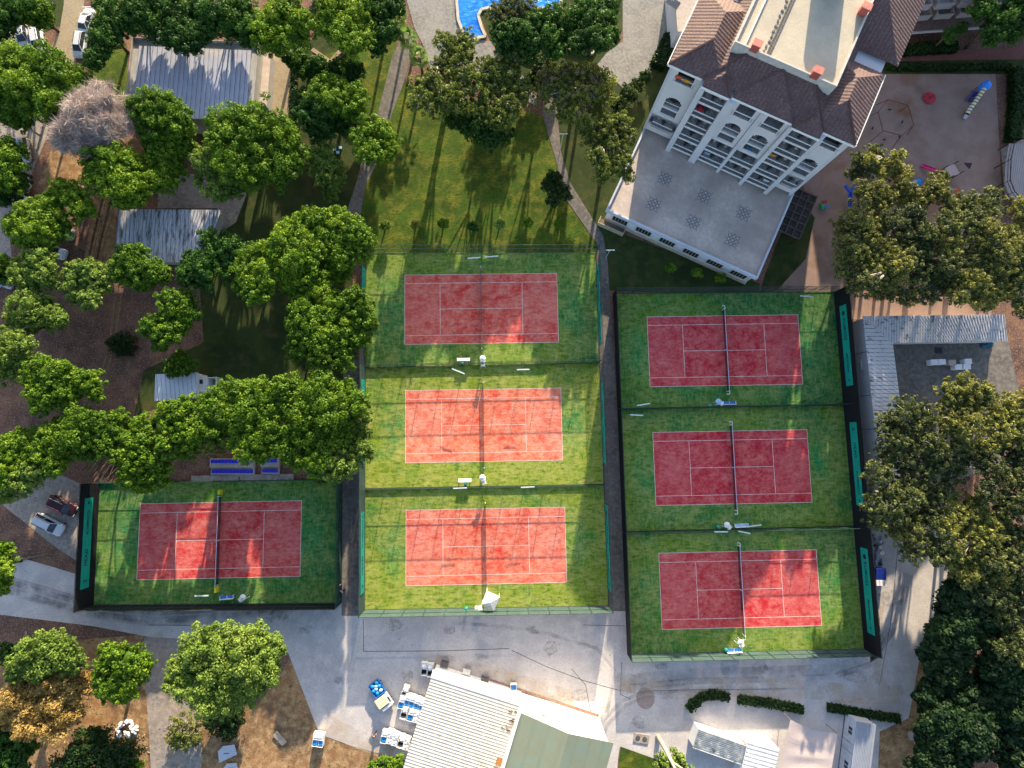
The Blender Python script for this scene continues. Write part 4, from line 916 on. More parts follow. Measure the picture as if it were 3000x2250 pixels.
tree('F',9,[(2150,1130,28),(2180,1150,30),(2160,1185,28),(2205,1175,28),(2190,1215,28),(2140,1210,26)],'eucalyptus east of the road bend, half in shadow', GE)
tree('E',8,[(2080,1210,26),(2110,1225,26),(2085,1245,22),(2135,1250,26),(2160,1245,22),(2060,1225,18)],'eucalyptus at the corner where the road meets the orange soil', GE)
tree('F',8,[(2190,1270,28),(2160,1290,28),(2205,1320,28),(2170,1335,24),(2125,1285,22)],'eucalyptus above the dark wood at the right edge', GE)
tree('D',9,[(2120,20,28),(2160,40,30),(2200,20,30),(2185,70,28),(2140,75,24)],'dark tall conifer in front of the neighbouring balconies, at the right edge', GN)
tree('D',7,[(2050,75,14),(2075,60,12)],'slim dark cypress in front of the neighbouring building', GN)
GW = 'trees of the dark wood in the south-east corner'
WL = ['darkest tree of the wood beside the orange soil, northernmost','tree of the wood next to the bend in the orange soil','tree of the wood below the last eucalyptus','tree at the right edge of the wood, upper part','tree left of the grey dead branches in the wood','tree right of the grey dead branches in the wood','tree of the wood touching the orange soil halfway down','tree in the heart of the dark wood','tree at the right edge of the wood, middle part','tree of the wood beside the pinkish slab','tree of the wood near the lower edge, centre','tree of the wood near the lower right corner','tree of the wood at the bottom edge, left','tree at the right edge near the bottom']
WP = [(2075,1310),(2050,1370),(2120,1340),(2190,1390),(2040,1430),(2170,1450),(2030,1500),(2110,1510),(2195,1520),(2030,1570),(2100,1590),(2180,1610),(2020,1650),(2210,1660)]
for (x,y), l in zip(WP, WL):
    r = random.uniform(24,30)
    tree('W', random.uniform(4.5,7), [(x+random.uniform(-30,30), y+random.uniform(-30,30), random.uniform(22,32)) for _ in range(7)]+[(x,y,34)], l, GW, dens=0.9)
tree('Q',4,[(2125,1440,20),(2150,1465,18),(2165,1500,14)],'bare grey branches lying in the dark wood')
tree('E',10,[(2035,540,26),(2060,530,22),(2020,505,20)],'yellowish eucalyptus filling the middle of the eastern group', GE)
tree('F',10,[(1985,545,26),(1965,560,24),(2050,575,26),(2070,590,24),(1990,500,22),(1870,610,20),(1850,590,20)],'shaded eucalyptus in the heart of the eastern group', GE)
tree('E',9,[(1835,505,24),(1820,590,18),(1845,620,18),(1890,625,22),(1925,630,22),(1960,645,20)],'golden eucalyptus skirting the fence above the black screen', GE)
tree('F',10,[(2190,620,28),(2205,660,22),(2180,590,24),(2195,570,26)],'eucalyptus at the right edge above the red soil', GE)
tree('F',10,[(2110,985,24),(2140,1010,22),(2130,1060,22)],'dark eucalyptus with pale crossing branches', GE)
tree('F',9,[(2010,1080,26),(2035,1060,24),(2015,1120,26),(2000,1180,24),(2030,1195,26),(1970,1195,20)],'dim eucalyptus over the head of the eastern road', GE)
tree('E',9,[(2110,1105,20),(2165,1110,18),(2060,1185,24)],'lit eucalyptus crown above the junction', GE)
tree('F',9,[(2215,930,22),(2205,980,24),(2160,960,18)],'dusky eucalyptus between the two bright ones east of the sheds', GE)
tree('F',8,[(2120,1275,26),(2095,1285,24),(2150,1320,26),(2200,1260,26),(2215,1310,26),(2170,1250,26)],'olive eucalyptus above the dark wood', GE)
tree('F',8,[(2190,1345,24),(2170,1400,22),(2205,1420,24),(2195,1370,22)],'olive crown at the right edge of the dark wood', GE)
# fan palms beside the courtyard
def palm(full, label, h=5.0, r=1.7):
    p = F(full[0], full[1], h)
    t = empty('palm_tree', (p.x, p.y, 0), 0, label, 'palm tree', 'fan palms beside the courtyard')
    m = MB(); m.tube([(0,0,-0.1),(0.1,0,h*0.5),(0,0,h-0.2)], [0.24,0.19,0.2], 8); m.build('trunk', M_bark, t)
    vs = []; fs = []; vals = []
    for i in range(34):
        a = i*2.4+random.uniform(-.2,.2); el = random.uniform(-0.5, 1.1) if i > 8 else random.uniform(0.6, 1.3)
        d = Vector((math.cos(a)*math.cos(el), math.sin(a)*math.cos(el), math.sin(el)))
        c0 = Vector((0,0,h)); tip = c0+d*r*0.55; sd_ = d.cross(Vector((0,0,1)))
        if sd_.length < 1e-3: sd_ = Vector((1,0,0))
        sd_.normalize(); nn = sd_.cross(d)
        n0 = len(vs); vs += [tuple(c0-sd_*0.02), tuple(c0+sd_*0.02), tuple(tip)]; fs.append((n0,n0+1,n0+2)); vals.append(0.8)
        for j in range(11):                      # leaflets of the fan
            b = R(-100+20*j); q = d*math.cos(b)+sd_*math.sin(b); L = r*0.52*(1-0.25*abs(j-5)/5)
            e = tip+q*L-Vector((0,0,0.10*L)); w_ = (sd_*math.cos(b)-d*math.sin(b))*0.085
            n0 = len(vs); vs += [tuple(tip), tuple(tip+q*L*0.6+w_), tuple(e), tuple(tip+q*L*0.6-w_)]; fs.append((n0,n0+1,n0+2,n0+3)); vals.append(random.uniform(0.2,1.0))
    me = bpy.data.meshes.new('crown'); me.from_pydata(vs, [], fs); me.materials.append(L_palm)
    at = me.attributes.new('v', 'FLOAT', 'FACE'); at.data.foreach_set('value', vals)
    o = bpy.data.objects.new('crown', me); COL.objects.link(o); o.parent = t
palm((1165,50),'fan palm furthest north beside the courtyard paving', 5.5, 1.8); palm((1192,112),'middle fan palm of the three beside the courtyard', 5.0, 1.8); palm((1227,167),'southern fan palm of the three, leaning over the courtyard', 4.0, 1.7)
# hedges
def hedge(pts, wd, h, label, mat=None, dens=60, closed=False):
    P=[];NR=[];SZ=[];V=[]; core = MB()
    c0 = D(*pts[0]); t = empty('hedge', (c0.x, c0.y, 0), 0, label, 'hedge')
    for a, b in zip(pts[:-1], pts[1:]):
        A = D(*a); B = D(*b); d = B-A; L = d.length; d.normalize(); s = Vector((-d.y, d.x, 0))
        core.beam(Vector((A.x,A.y,h*0.42)), Vector((B.x,B.y,h*0.42)), wd*0.8, h*0.8)
        n = int(L*(wd+2*h)*dens)
        u = rng.uniform(0,L,n); v = rng.uniform(-1,1,n); top = rng.uniform(0,1,n) < wd/(wd+1.2*h)
        off = np.where(top, v*wd/2, np.sign(v)*wd/2); z = np.where(top, h, rng.uniform(0.05,h,n))
        off = off+rng.normal(0,0.10,n); z = z+rng.normal(0,0.09,n)
        P.append(np.stack([A.x+d.x*u+s.x*off-c0.x, A.y+d.y*u+s.y*off-c0.y, np.maximum(0.05,z)],1))
        nr = np.where(top[:,None], np.array([0,0,1.0]), np.array([s.x,s.y,0.3])*np.sign(v)[:,None])+rng.normal(0,0.5,(n,3))
        NR.append(nr); SZ.append(rng.uniform(0.22,0.42,n)); V.append(rng.uniform(0,1,n))
    me = leaf_mesh('foliage', np.concatenate(P), np.concatenate(NR), np.concatenate(SZ), np.concatenate(V), mat or L_hedge, 'bush')
    o = bpy.data.objects.new('foliage', me); COL.objects.link(o); o.parent = t
    core.build('stems', M_bark if False else mat or L_hedge, t, world=True)
hedge([(1448,85),(1432,120),(1415,150)], 2.2, 1.2, 'clipped hedge between the ring road and the hotel roof')
hedge([(2186,155),(2185,250),(2178,310)], 1.7, 1.5, 'tall dark hedge along the right side of the sand playground')
hedge([(1915,148),(2000,150),(2150,146),(2180,150)], 0.9, 0.6, 'dark hedge along the upper edge of the sand playground')
hedge([(1885,122),(1960,112),(2060,106)], 1.6, 1.0, 'dark planting between the neighbouring building and the red brick path')
hedge([(1485,1530),(1512,1504),(1540,1496),(1572,1504)], 1.0, 0.6, 'short curved hedge at the gate of the small white huts')
hedge([(1592,1508),(1660,1516),(1732,1530)], 1.0, 0.6, 'middle hedge beside the road south of the east courts')
hedge([(1785,1525),(1860,1538),(1940,1550)], 0.9, 0.6, 'straight trimmed hedge above the metal cabin')
hedge([(690,-10),(640,120),(632,260)], 0.8, 0.5, 'low edging plants along the tan lane', dens=40)
hedge([(165,20),(190,10)], 0.8, 0.6, 'tiny hedge piece by the northern lane') if False else None
# saplings in a row
def sapling(x, y, label, r=11, k='P'):
    tree(k, 1.6, [(x, y, r*0.8), (x+4, y+3, r*0.55), (x-4, y+2, r*0.5)], label, 'young trees planted in rows beside the courts', leaf=0.22, dens=0.7, limbs=False)
for x, y, l, k in [(832,486,'young tree at the west end of the row on the big lawn','L'),(897,484,'young brownish tree, second in the row on the big lawn','H'),(957,482,'young round tree, third in the row on the big lawn','P'),
    (1022,488,'faintest young tree, fourth in the row on the big lawn','D'),(1080,483,'young tree where the sunbeam crosses the big lawn','L'),(1139,480,'young tree just left of the path end of the lawn row','P'),(1209,482,'young tree at the east end of the row on the big lawn','P'),
    (1448,579,'young bush furthest left below the terrace wall','P'),(1504,589,'young bush in the middle below the terrace wall','P'),(1556,600,'young bush nearest the terrace corner','P')]:
    sapling(x, y, l, 11, k)
# ------------------------------------------------------------------ simple roofed buildings
def quad_frame(tl, tr, bl, z):
    """corners given in 3000 px coordinates at height z -> local frame whose x runs along the lower edge"""
    O = F(bl[0], bl[1], z); A = F(tl[0], tl[1], z); B = F(tr[0], tr[1], z)
    d = B-A; rz = math.atan2(d.y, d.x); ex = Vector((math.cos(rz), math.sin(rz), 0)); ey = Vector((-ex.y, ex.x, 0))
    return O, rz, d.length, (A-O).dot(ey), (A-O).dot(ex)
# corrugated hall in the north-west
z = 4.2
O, rz, L, Dp, sh = quad_frame((404.6,135.6),(733,149),(386,338), z)
t = empty('hall', (O.x, O.y, 0), rz, 'flat hall with a pale blue corrugated roof and grey gutter walkway, between the pines', 'hall')
m = MB(); m.bx(-0.6, L+0.9, -0.2, Dp+0.9, 0, z-0.35); m.build('wall', M_wallg, t)
m = MB(); m.slab([(0,0,z-0.12),(L,0,z-0.12),(L,Dp,z+0.12),(0,Dp,z+0.12)], 0.2)
for i in range(int(L/0.72)+1): m.beam((i*0.72+0.2, 0.02, z-0.09),(i*0.72+0.2, Dp-0.02, z+0.15), 0.07, 0.07)
m.build('roof', stripe_mat('pale_blue_corrugated', (0.42,0.44,0.55), (0.12,0.12,0.15), 0.72, 0.10, 'X', stain=(0.50,0.48,0.48), stainscale=0.35, stainlo=0.58), t)
m = MB(); m.bx(-0.95, -0.05, -0.3, Dp+1.2, z-0.32, z-0.12); m.bx(L+0.05, L+1.05, -0.3, Dp+1.2, z-0.32, z-0.12); m.bx(-0.05, L+0.05, Dp+0.05, Dp+1.2, z-0.32, z-0.12)
m.build('gutter_walkway', M_wallg, t)
m = MB()
for a, b in (((-1.0,-0.3),(-1.0,Dp+1.25)),((-1.0,Dp+1.25),(L+1.1,Dp+1.25)),((L+1.1,Dp+1.25),(L+1.1,-0.3))): m.beam((a[0],a[1],z+0.05),(b[0],b[1],z+0.05),0.10,0.5)
m.bx(0, L, -0.14, -0.02, z-0.3, z-0.02)
m.build('parapet', M_wallg, t)
p = F(767,158,3); t = empty('hut_annex', (p.x,p.y,0), rz, 'small grey annex at the east side of the corrugated hall', 'annex')
m = MB(); m.bx(-0.6,0.9,-8,0.8,0,2.0); m.build('wall', M_wallg, t); m = MB(); m.bx(-0.7,1.0,-8.1,0.9,2.0,2.12); m.build('roof', M_terrace, t)
# rusty-streaked shed roof
z = 3.2
P4 = [F(345.9,612.6,z+0.2), F(649.7,614.8,z+0.2), F(589,769,z-0.1), F(339,767,z-0.1)]
O = P4[3]; d = P4[2]-P4[3]; rz = math.atan2(d.y, d.x)
t = empty('shed', (O.x,O.y,0), rz, 'open shed with a pale metal roof streaked with black stains, beside the tyre tracks', 'shed')
m = MB(); m.slab([tuple(v) for v in P4], 0.08)
m.build('roof', stripe_mat('stained_metal_roof', (0.48,0.47,0.50), (0.06,0.055,0.055), 0.62, 0.10, 'X', stain=(0.05,0.045,0.045), stainscale=0.55, stainlo=0.50, stretch=(2.6,0.5)), t, world=True)
m = MB()
for i in range(32):
    a = P4[3].lerp(P4[2], i/31); b = P4[0].lerp(P4[1], i/31); a = a+Vector((0,0,0.03)); b = b+Vector((0,0,0.03)); m.beam(a, b, 0.05, 0.06)
m.build('roof_rib', M_steel, t, world=True)
for i, v in enumerate(P4):
    c_ = sum(P4, Vector())/4; q = v.lerp(c_, 0.06); m = MB(); m.bx(q.x-0.07,q.x+0.07,q.y-0.07,q.y+0.07,0,z-0.15); m.build('post', M_steel, t, world=True)
m = MB(); c0 = P4[0].lerp(P4[2],0.12); 
m.prism([(v.lerp(sum(P4,Vector())/4,0.15).x, v.lerp(sum(P4,Vector())/4,0.15).y) for v in P4], 0, z-0.4); m.build('wall', M_wallg, t, world=True)
# small white-roofed shed
z = 2.9
P4 = [F(455.3,1096.4,z+0.15), F(579.9,1090.6,z+0.15), F(577,1162,z-0.1), F(451.8,1174.6,z-0.1)]
O = P4[3]; d = P4[2]-P4[3]; rz = math.atan2(d.y, d.x)
t = empty('shed', (O.x,O.y,0), rz, 'small shed with a clean white panel roof, behind the row of pines', 'shed')
m = MB(); m.slab([tuple(v) for v in P4], 0.10); m.build('roof', stripe_mat('white_panel_roof', (0.60,0.62,0.70), (0.22,0.23,0.32), 0.62, 0.10, 'X', stain=(0.16,0.15,0.15), stainscale=0.8, stainlo=0.66), t, world=True)
cc = sum(P4, Vector())/4
m = MB(); m.prism([(v.lerp(cc,0.06).x, v.lerp(cc,0.06).y-0.0) for v in P4], 0, z-0.22); m.build('wall', M_wall, t, world=True)
p = F(592,1116,2.2); t = empty('shed_annex', (p.x,p.y,0), rz, 'low annex with a square skylight beside the small white-roofed shed', 'annex')
m = MB(); m.bx(-0.6,0.65,-1.6,0.6,0,2.2); m.build('wall', M_wall, t); m = MB(); m.bx(-0.35,0.12,-0.42,0.22,2.2,2.26); m.build('skylight', M_glass, t)
p = F(619,1118,1.8); t = empty('shed_annex', (p.x,p.y,0), rz, 'roofless brownish bay beside the skylight annex', 'annex')
m = MB(); m.bx(-0.75,0.75,0.55,0.65,0,1.8); m.bx(0.65,0.75,-1.6,0.55,0,1.8); m.bx(-0.75,-0.65,-1.6,0.55,0,1.8); m.build('wall', M_wall, t)
m = MB(); m.bx(-0.65,0.65,-1.6,0.55,0,0.35); m.build('floor', M_tan, t)
# L-shaped shed east of the courts
zo, zi = 3.3, 2.7
A = F(2528,926.3,zo); B = F(2941.7,920.9,zo); Cc = F(2950.7,1000,zi); Dd = F(2615.3,1005.4,zi); E_ = F(2664,1400,zi); G_ = F(2575,1400,zo); E2 = F(2678,1490,zi); G2 = F(2590,1500,zo)
t = empty('shed', (A.x, A.y, 0), 0, 'long L-shaped shed with a ribbed white roof, behind the black eastern fence', 'shed')
m = MB(); m.slab([tuple(A),tuple(Dd),tuple(Cc),tuple(B)], 0.1); 
n = 46
for i in range(n+1):
    a = A.lerp(B, i/n); b = Dd.lerp(Cc, i/n) if True else None
    a2 = Vector((b.x*0.0+a.x, a.y, a.z)) ; m.beam(a+Vector((0,0,0.02)), b+Vector((0,0,0.02)), 0.07, 0.07)
RL = stripe_mat('ribbed_white_roof_a', (0.60,0.575,0.59), (0.16,0.15,0.16), 0.40, 0.13, 'X', stain=(0.10,0.09,0.10), stainscale=1.1, stainlo=0.56)
RL2 = stripe_mat('ribbed_white_roof_b', (0.60,0.575,0.59), (0.10,0.095,0.10), 0.62, 0.10, 'Y', stain=(0.12,0.11,0.12), stainscale=1.0, stainlo=0.57)
m.build('roof', RL, t, world=True)
m = MB(); m.slab([tuple(A-Vector((0,0.01,0))),tuple(G2),tuple(E2),tuple(Dd-Vector((0,0.01,0)))], 0.1); n = 42
for i in range(1,n+1):
    a = A.lerp(G2, i/n); b = Dd.lerp(E2, i/n); m.beam(a+Vector((0,0,0.02)), b+Vector((0,0,0.02)), 0.07, 0.07)
m.build('roof', RL2, t, world=True)
w0 = F(2494,944,0); w1 = F(2548,1485,0)
m = MB(); ax, ay = A.x+0.15, A.y-0.3; gx, gy = G2.x+0.15, G2.y+0.2
m.prism([(ax,ay),(ax+0.2,ay),(gx+0.2,gy),(gx,gy)], 0, zo-0.25)
m.prism([(ax+0.2,ay),(B.x-0.2,B.y-0.3),(B.x-0.2,B.y-0.5),(ax+0.2,ay-0.2)], 0, zo-0.25)
m.prism([(B.x-0.2,B.y-0.5),(B.x-0.4,B.y-0.5),(Cc.x-0.4,Cc.y+0.25),(Cc.x-0.2,Cc.y+0.25)], 0, zi-0.15)
m.prism([(Dd.x-0.2,Dd.y+0.25),(Cc.x-0.4,Cc.y+0.25),(Cc.x-0.4,Cc.y+0.4),(Dd.x-0.2,Dd.y+0.4)], 0, zi-0.15)
m.prism([(Dd.x-0.2,Dd.y+0.25),(Dd.x-0.35,Dd.y+0.25),(E2.x-0.35,E2.y+0.2),(E2.x-0.2,E2.y+0.2)], 0, zi-0.15)
m.build('wall', M_wall, t, world=True)
for (yy, hh) in ((1035,0.05),(1160,0.05),(1258,0.05)):
    p = F(2512,yy,1.6); m = MB(); m.bx(ax-0.035+(p.y-ay)/(gy-ay)*(gx-ax), ax-0.005+(p.y-ay)/(gy-ay)*(gx-ax), p.y-0.03, p.y+0.03, 0.1, zo-0.3); m.build('wall_joint', M_void, t, world=True)
p = F(2507,1067,1.6); m = MB(); xx = ax+(p.y-ay)/(gy-ay)*(gx-ax); m.bx(xx-0.10, xx-0.01, p.y-0.75, p.y+0.75, 1.3, 1.7); m.build('air_vent', M_white, t, world=True)
# ------------------------------------------------------------------ big depot roofs at the bottom
z = 3.2
P4 = [F(1269,1966.8,z), F(1530,2050.4,z)]
d = P4[1]-P4[0]; rz = math.atan2(d.y,d.x); ex = Vector((math.cos(rz),math.sin(rz),0)); ey = Vector((ex.y,-ex.x,0))
bl = F(1179.8,2250,z); br = F(1473.7,2250,z); W_ = d.length; Hh = 24
t = empty('depot', (P4[0].x,P4[0].y,0), rz, 'depot with a big white ribbed roof and rust marks, carts parked along its west side', 'depot')
sk = (bl-P4[0]).dot(ex)/(bl-P4[0]).dot(ey)      # the west edge is not quite square to the ribs
def loc(u, v, zz): return (u+sk*v*0+0, -v, zz)
m = MB(); m.prism([(0.15,-0.15),(W_,-0.15),(W_,-Hh),(0.15+sk*Hh*0.0,-Hh)], 0, z-0.25); m.build('wall', M_wall, t)
m = MB(); m.slab([(0,-0.9,z),(W_,-0.9,z),(W_,-Hh,z+0.0),(0,-Hh,z+0.0)], 0.15)
n = int(Hh/0.42)
for i in range(2, n): m.beam((0,-i*0.42-0.1,z+0.01),(W_-0.05,-i*0.42-0.1,z+0.01),0.09,0.06)
m.build('roof', stripe_mat('white_ribbed_depot_roof', (0.70,0.66,0.60), (0.28,0.24,0.20), 0.42, 0.13, 'Y', stain=(0.45,0.37,0.28), stainscale=0.5, stainlo=0.60, off=0.26), t)
m = MB(); m.bx(-0.1, W_, -0.9, 0.05, z-0.35, z+0.06); m.build('fascia', M_wall, t)
m = MB()
for (u,v,a,b) in ((W_-0.7,-8.6,0.75,0.9),(W_-0.8,-9.8,0.7,0.8)): m.bx(u-a/2,u+a/2,v-b/2,v+b/2,z+0.08,z+0.10)
m.build('rust_patch', plain('rust', (0.50,0.20,0.06), 0.9, var=0.5, scale=6), t)
m = MB()
for i in range(26):
    u = W_-random.uniform(0.2,1.6); v = -random.choice([random.uniform(1.5,4.5), random.uniform(12,17)])
    m.box((u, v, z+0.10), (random.uniform(0.2,0.7), random.uniform(0.05,0.12), 0.05), random.uniform(-.3,.3))
m.build('debris', plain('roof_debris', (0.10,0.06,0.04), 0.9), t)
def onroof(u, v, zz): 
    q = P4[0]+ex*u+ey*v; return Vector((q.x,q.y,zz))
# hall with green gabled roof
h0 = 7.2; h1 = 8.6
a = F(1526.7,2097,h0); r_ = F(1659.4,2156.7,h1); b = F(1783,2181,h0)
dd = (b-a); rz = math.atan2(dd.y,dd.x); ex2 = Vector((math.cos(rz),math.sin(rz),0)); ey2 = Vector((ex2.y,-ex2.x,0)); W2 = math.hypot(dd.x,dd.y)
t = empty('warehouse', (a.x,a.y,0), rz, 'tall warehouse with a bright white end wall and a dull green gabled roof', 'warehouse')
mid = W2*0.52; Lh = 26
m = MB(); 
m._add([(0,0,0),(W2,0,0),(W2,0,h0),(mid,0,h1),(0,0,h0),(0,-Lh,0),(W2,-Lh,0),(W2,-Lh,h0),(mid,-Lh,h1),(0,-Lh,h0)],
  [(0,4,3,2,1)[::-1],(5,6,7,8,9)[::-1],(0,5,9,4)[::-1],(1,2,7,6)[::-1],(2,3,8,7)[::-1],(3,4,9,8)[::-1],(0,1,6,5)[::-1]])
m.build('wall', plain('bright_white_wall', (0.82,0.80,0.78), 0.8, var=0.04, scale=0.3), t)
RG = stripe_mat('green_sheet_roof', (0.20,0.225,0.165), (0.17,0.20,0.15), 1.9, 0.16, 'X', stain=(0.16,0.22,0.19), stainscale=0.25, stainlo=0.5)
m = MB(); ov = 0.35
m.slab([(-0.25,ov,h0-0.02),(mid,ov,h1+0.10),(mid,-Lh,h1+0.10),(-0.25,-Lh,h0-0.02)], 0.12); m.build('roof', RG, t)
m = MB(); m.slab([(mid,ov,h1+0.10),(W2+0.6,ov,h0-0.05),(W2+0.6,-Lh,h0-0.05),(mid,-Lh,h1+0.10)], 0.12); m.build('roof', RG, t)
m = MB(); m.beam((-0.30,ov,h0+0.12),(-0.30,-Lh,h0+0.12),0.28,0.30); m.build('gutter', M_white, t)
m = MB()
for u_, w_ in ((W2*0.25,0.9),(W2*0.31,1.1),(W2*0.27,0.5),(W2*0.47,0.5)): m.bx(u_-w_/2,u_+w_/2,0.005,0.02,random.uniform(4,5.2),5.5)
m.build('wall_vent', M_wallg, t)
# ------------------------------------------------------------------ huts in the lower right
def hut(tl, tr, bl, z, label, roofmat, nm='hut', wallm=None, over=0.1, ribs=0, axis='X', gable=0.0, Ldep=None):
    O, rz, L, Dp, sh = quad_frame(tl, tr, bl, z)
    O = F(tl[0],tl[1],z); Dp = Ldep or Dp
    t = empty(nm, (O.x,O.y,0), rz, label, nm)
    m = MB(); m.bx(over, L-over, -Dp+over, -over, 0, z-0.12); m.build('wall', wallm or M_wall, t)
    m = MB()
    if gable: m.slab([(0,0,z-gable),(L,0,z-gable),(L,-Dp/2,z),(0,-Dp/2,z)],0.08); m.slab([(0,-Dp/2,z),(L,-Dp/2,z),(L,-Dp,z-gable),(0,-Dp,z-gable)],0.08)
    else: m.slab([(0,0,z),(L,0,z),(L,-Dp,z-0.1),(0,-Dp,z-0.1)], 0.1)
    if ribs:
        nn = int((Dp if axis == 'Y' else L)/ribs)
        for i in range(1, nn):
            if axis == 'Y': m.beam((0.02,-i*ribs,z+0.01-0.1*i*ribs/Dp),(L-0.02,-i*ribs,z+0.01-0.1*i*ribs/Dp),0.06,0.05)
            else: m.beam((i*ribs,-0.02,z+0.03),(i*ribs,-Dp+0.02,z-0.07),0.07,0.07)
    m.build('roof', roofmat, t); return t, L, Dp
hut((2047,2134),(2187,2183),(2033,2193),2.5,'small white hut with a grimy striped roof, left of its plain neighbour',
    stripe_mat('grimy_striped_roof',(0.66,0.65,0.62),(0.05,0.05,0.05),0.24,0.24,'Y',stain=(0.06,0.06,0.06),stainscale=1.2,stainlo=0.58), ribs=0.24, axis='Y')
hut((2192,2166),(2284,2192),(2171,2250),2.6,'plain white-roofed hut between the striped hut and the tarpaulin',
    stripe_mat('clean_white_roof',(0.72,0.72,0.72),(0.25,0.25,0.27),0.55,0.10,'Y'), ribs=0.55, axis='Y', Ldep=8)
t, L, Dp = hut((2511,2113),(2567,2124),(2507,2250),2.8,'long metal site cabin with windows in its pale west wall',
    stripe_mat('cabin_steel_roof',(0.34,0.37,0.44),(0.20,0.22,0.28),0.22,0.2,'X'), 'site_cabin', plain('cabin_panel',(0.50,0.52,0.60),0.6), ribs=0.22, Ldep=9.5, over=0.03)
for (yy, nm) in ((-1.5,'window'),(-6.2,'window')):
    m = MB()
    for k in range(2): m.bx(0.0, 0.022, yy-0.8+k*0.55, yy-0.4+k*0.55, 1.2, 2.0)
    m.build(nm, M_glass, t)
for yy in (-3.4,-4.6,-7.6):
    m = MB(); m.bx(0.0,0.02,yy-0.02,yy+0.02,0.05,2.6); m.build('panel_joint', M_void, t)
m = MB(); m.bx(-0.04,0.0,-Dp,0.0,0,0.12); m.bx(-0.0,L,0.0,0.05,0,0.12); m.build('base_frame', M_void, t)
zt = 2.6
TP = [F(2314.6,2106.6,zt), F(2400.5,2142.7,zt-0.25), F(2452,2148.4,zt+0.05), F(2434,2262,zt), F(2370,2258,zt-0.3), F(2282,2258,zt)]
cc = sum(TP, Vector())/6
t = empty('tarpaulin_shelter', (cc.x,cc.y,0), 0, 'pinkish-grey tarpaulin shelter between the white huts and the site cabin', 'shelter')
m = MB(); nn = 14; vs = []; fs = []
for i in range(nn+1):
    for j in range(nn+1):
        s_, r2 = i/nn, j/nn
        top = TP[0].lerp(TP[2], s_); top = top + Vector((0,-0.6*math.sin(math.pi*s_)**1.2,-0.2*math.sin(math.pi*s_))); bot = TP[5].lerp(TP[3], s_)
        p = top.lerp(bot, r2); p.z += -0.16*abs(math.sin(3*math.pi*r2))*math.sin(math.pi*s_)+0.10*math.sin(2*math.pi*s_+1)
        vs.append(tuple(p))
for i in range(nn):
    for j in range(nn): a_ = i*(nn+1)+j; fs.append((a_, a_+1, a_+nn+2, a_+nn+1))
m._add(vs, fs); m.build('tarpaulin', M_tarp, t, world=True, smooth=True)
for p in (TP[0],TP[2],TP[3],TP[5]):
    m = MB(); m.cyl((p.x,p.y,0),(p.x,p.y,p.z),0.05,n=6); m.build('pole', M_wood, t, world=True)
# pale tree trunk in the hut yard, leaning
b0 = F(1927,2158,0); b1 = F(1968,2232,5.5)
t = empty('leaning_tree', (b0.x,b0.y,0), 0, 'thick pale leaning trunk with thin foliage, below the two manhole lids', 'tree')
m = MB(); m.tube([(b0.x,b0.y,-0.1), tuple(Vector((b0.x,b0.y,0)).lerp(b1,0.5)+Vector((0.1,0,0.1))), tuple(b1)], [0.38,0.3,0.24], 9)
m.tube([tuple(b1), tuple(b1+Vector((0.9,-2.2,1.6)))], [0.2,0.1], 7); m.tube([tuple(b1), tuple(b1+Vector((1.8,-0.8,1.0)))], [0.18,0.08], 7)
m.build('trunk', M_barkp, t, world=True, smooth=True)
lb = [(F(1975,2225,4).x-b0.x, F(1975,2225,4).y-b0.y, 4.2, 1.3),(F(1945,2245,4).x-b0.x, F(1945,2245,4).y-b0.y, 4, 1.4),(F(2000,2262,4).x-b0.x, F(2000,2262,4).y-b0.y, 4, 1.3),(F(1960,2275,4).x-b0.x, F(1960,2275,4).y-b0.y, 4.4, 1.5)]
P_,N_,S_,V_ = crown_arrays(lb, 'euc', 0.9, 0.32); o = bpy.data.objects.new('crown', leaf_mesh('crown', P_,N_,S_,V_, L_pale, 'euc')); COL.objects.link(o); o.parent = t
# manholes with concrete slab
p = F(1878,2162,0); t = empty('manhole_slab', (p.x,p.y,0.045), -0.18, 'concrete slab with two round dark lids at the corner of the little lawn', 'manhole')
m = MB(); m.bx(-1.1,1.1,-0.65,0.6,0,0.12); m.build('slab', M_conc2, t)
for x_ in (-0.5,0.5):
    m = MB(); m.cyl((x_,0,0.12),(x_,0,0.15),0.34,n=20); m.cyl((x_,0,0.15),(x_,0,0.165),0.24,n=20); m.build('lid', M_asph, t)
p = F(1749.5,837.5,0); t = empty('manhole_slab', (p.x,p.y,0.05), 0, 'pale square slab with a round black cover on the narrow central path', 'manhole')
m = MB(); m.bx(-0.5,0.5,-0.55,0.55,0,0.02); m.build('slab', M_conc, t); m = MB(); m.cyl((0,0,0.02),(0,0,0.04),0.32,n=20); m.build('lid', M_asph, t)
# brick planter in the north
pz = 0.9
t0 = F(895,130,pz); t = empty('planter_wall', (t0.x,t0.y,0), 0, 'sharp-cornered brick planter wall under the northern pines', 'planter')
m = MB(); PL = [F(915,145,pz),F(968,182,pz),F(1015,130,pz)]
for a_, b_ in zip(PL[:-1],PL[1:]): m.beam((a_.x,a_.y,0.45),(b_.x,b_.y,0.45),0.5,0.9)
m.build('wall', plain('planter_brick',(0.22,0.12,0.10),0.9,var=0.3,scale=5), t, world=True)
m = MB()
for a_, b_ in zip(PL[:-1],PL[1:]): m.beam((a_.x,a_.y,0.95),(b_.x,b_.y,0.95),0.62,0.08)
m.build('coping', M_tan, t, world=True)
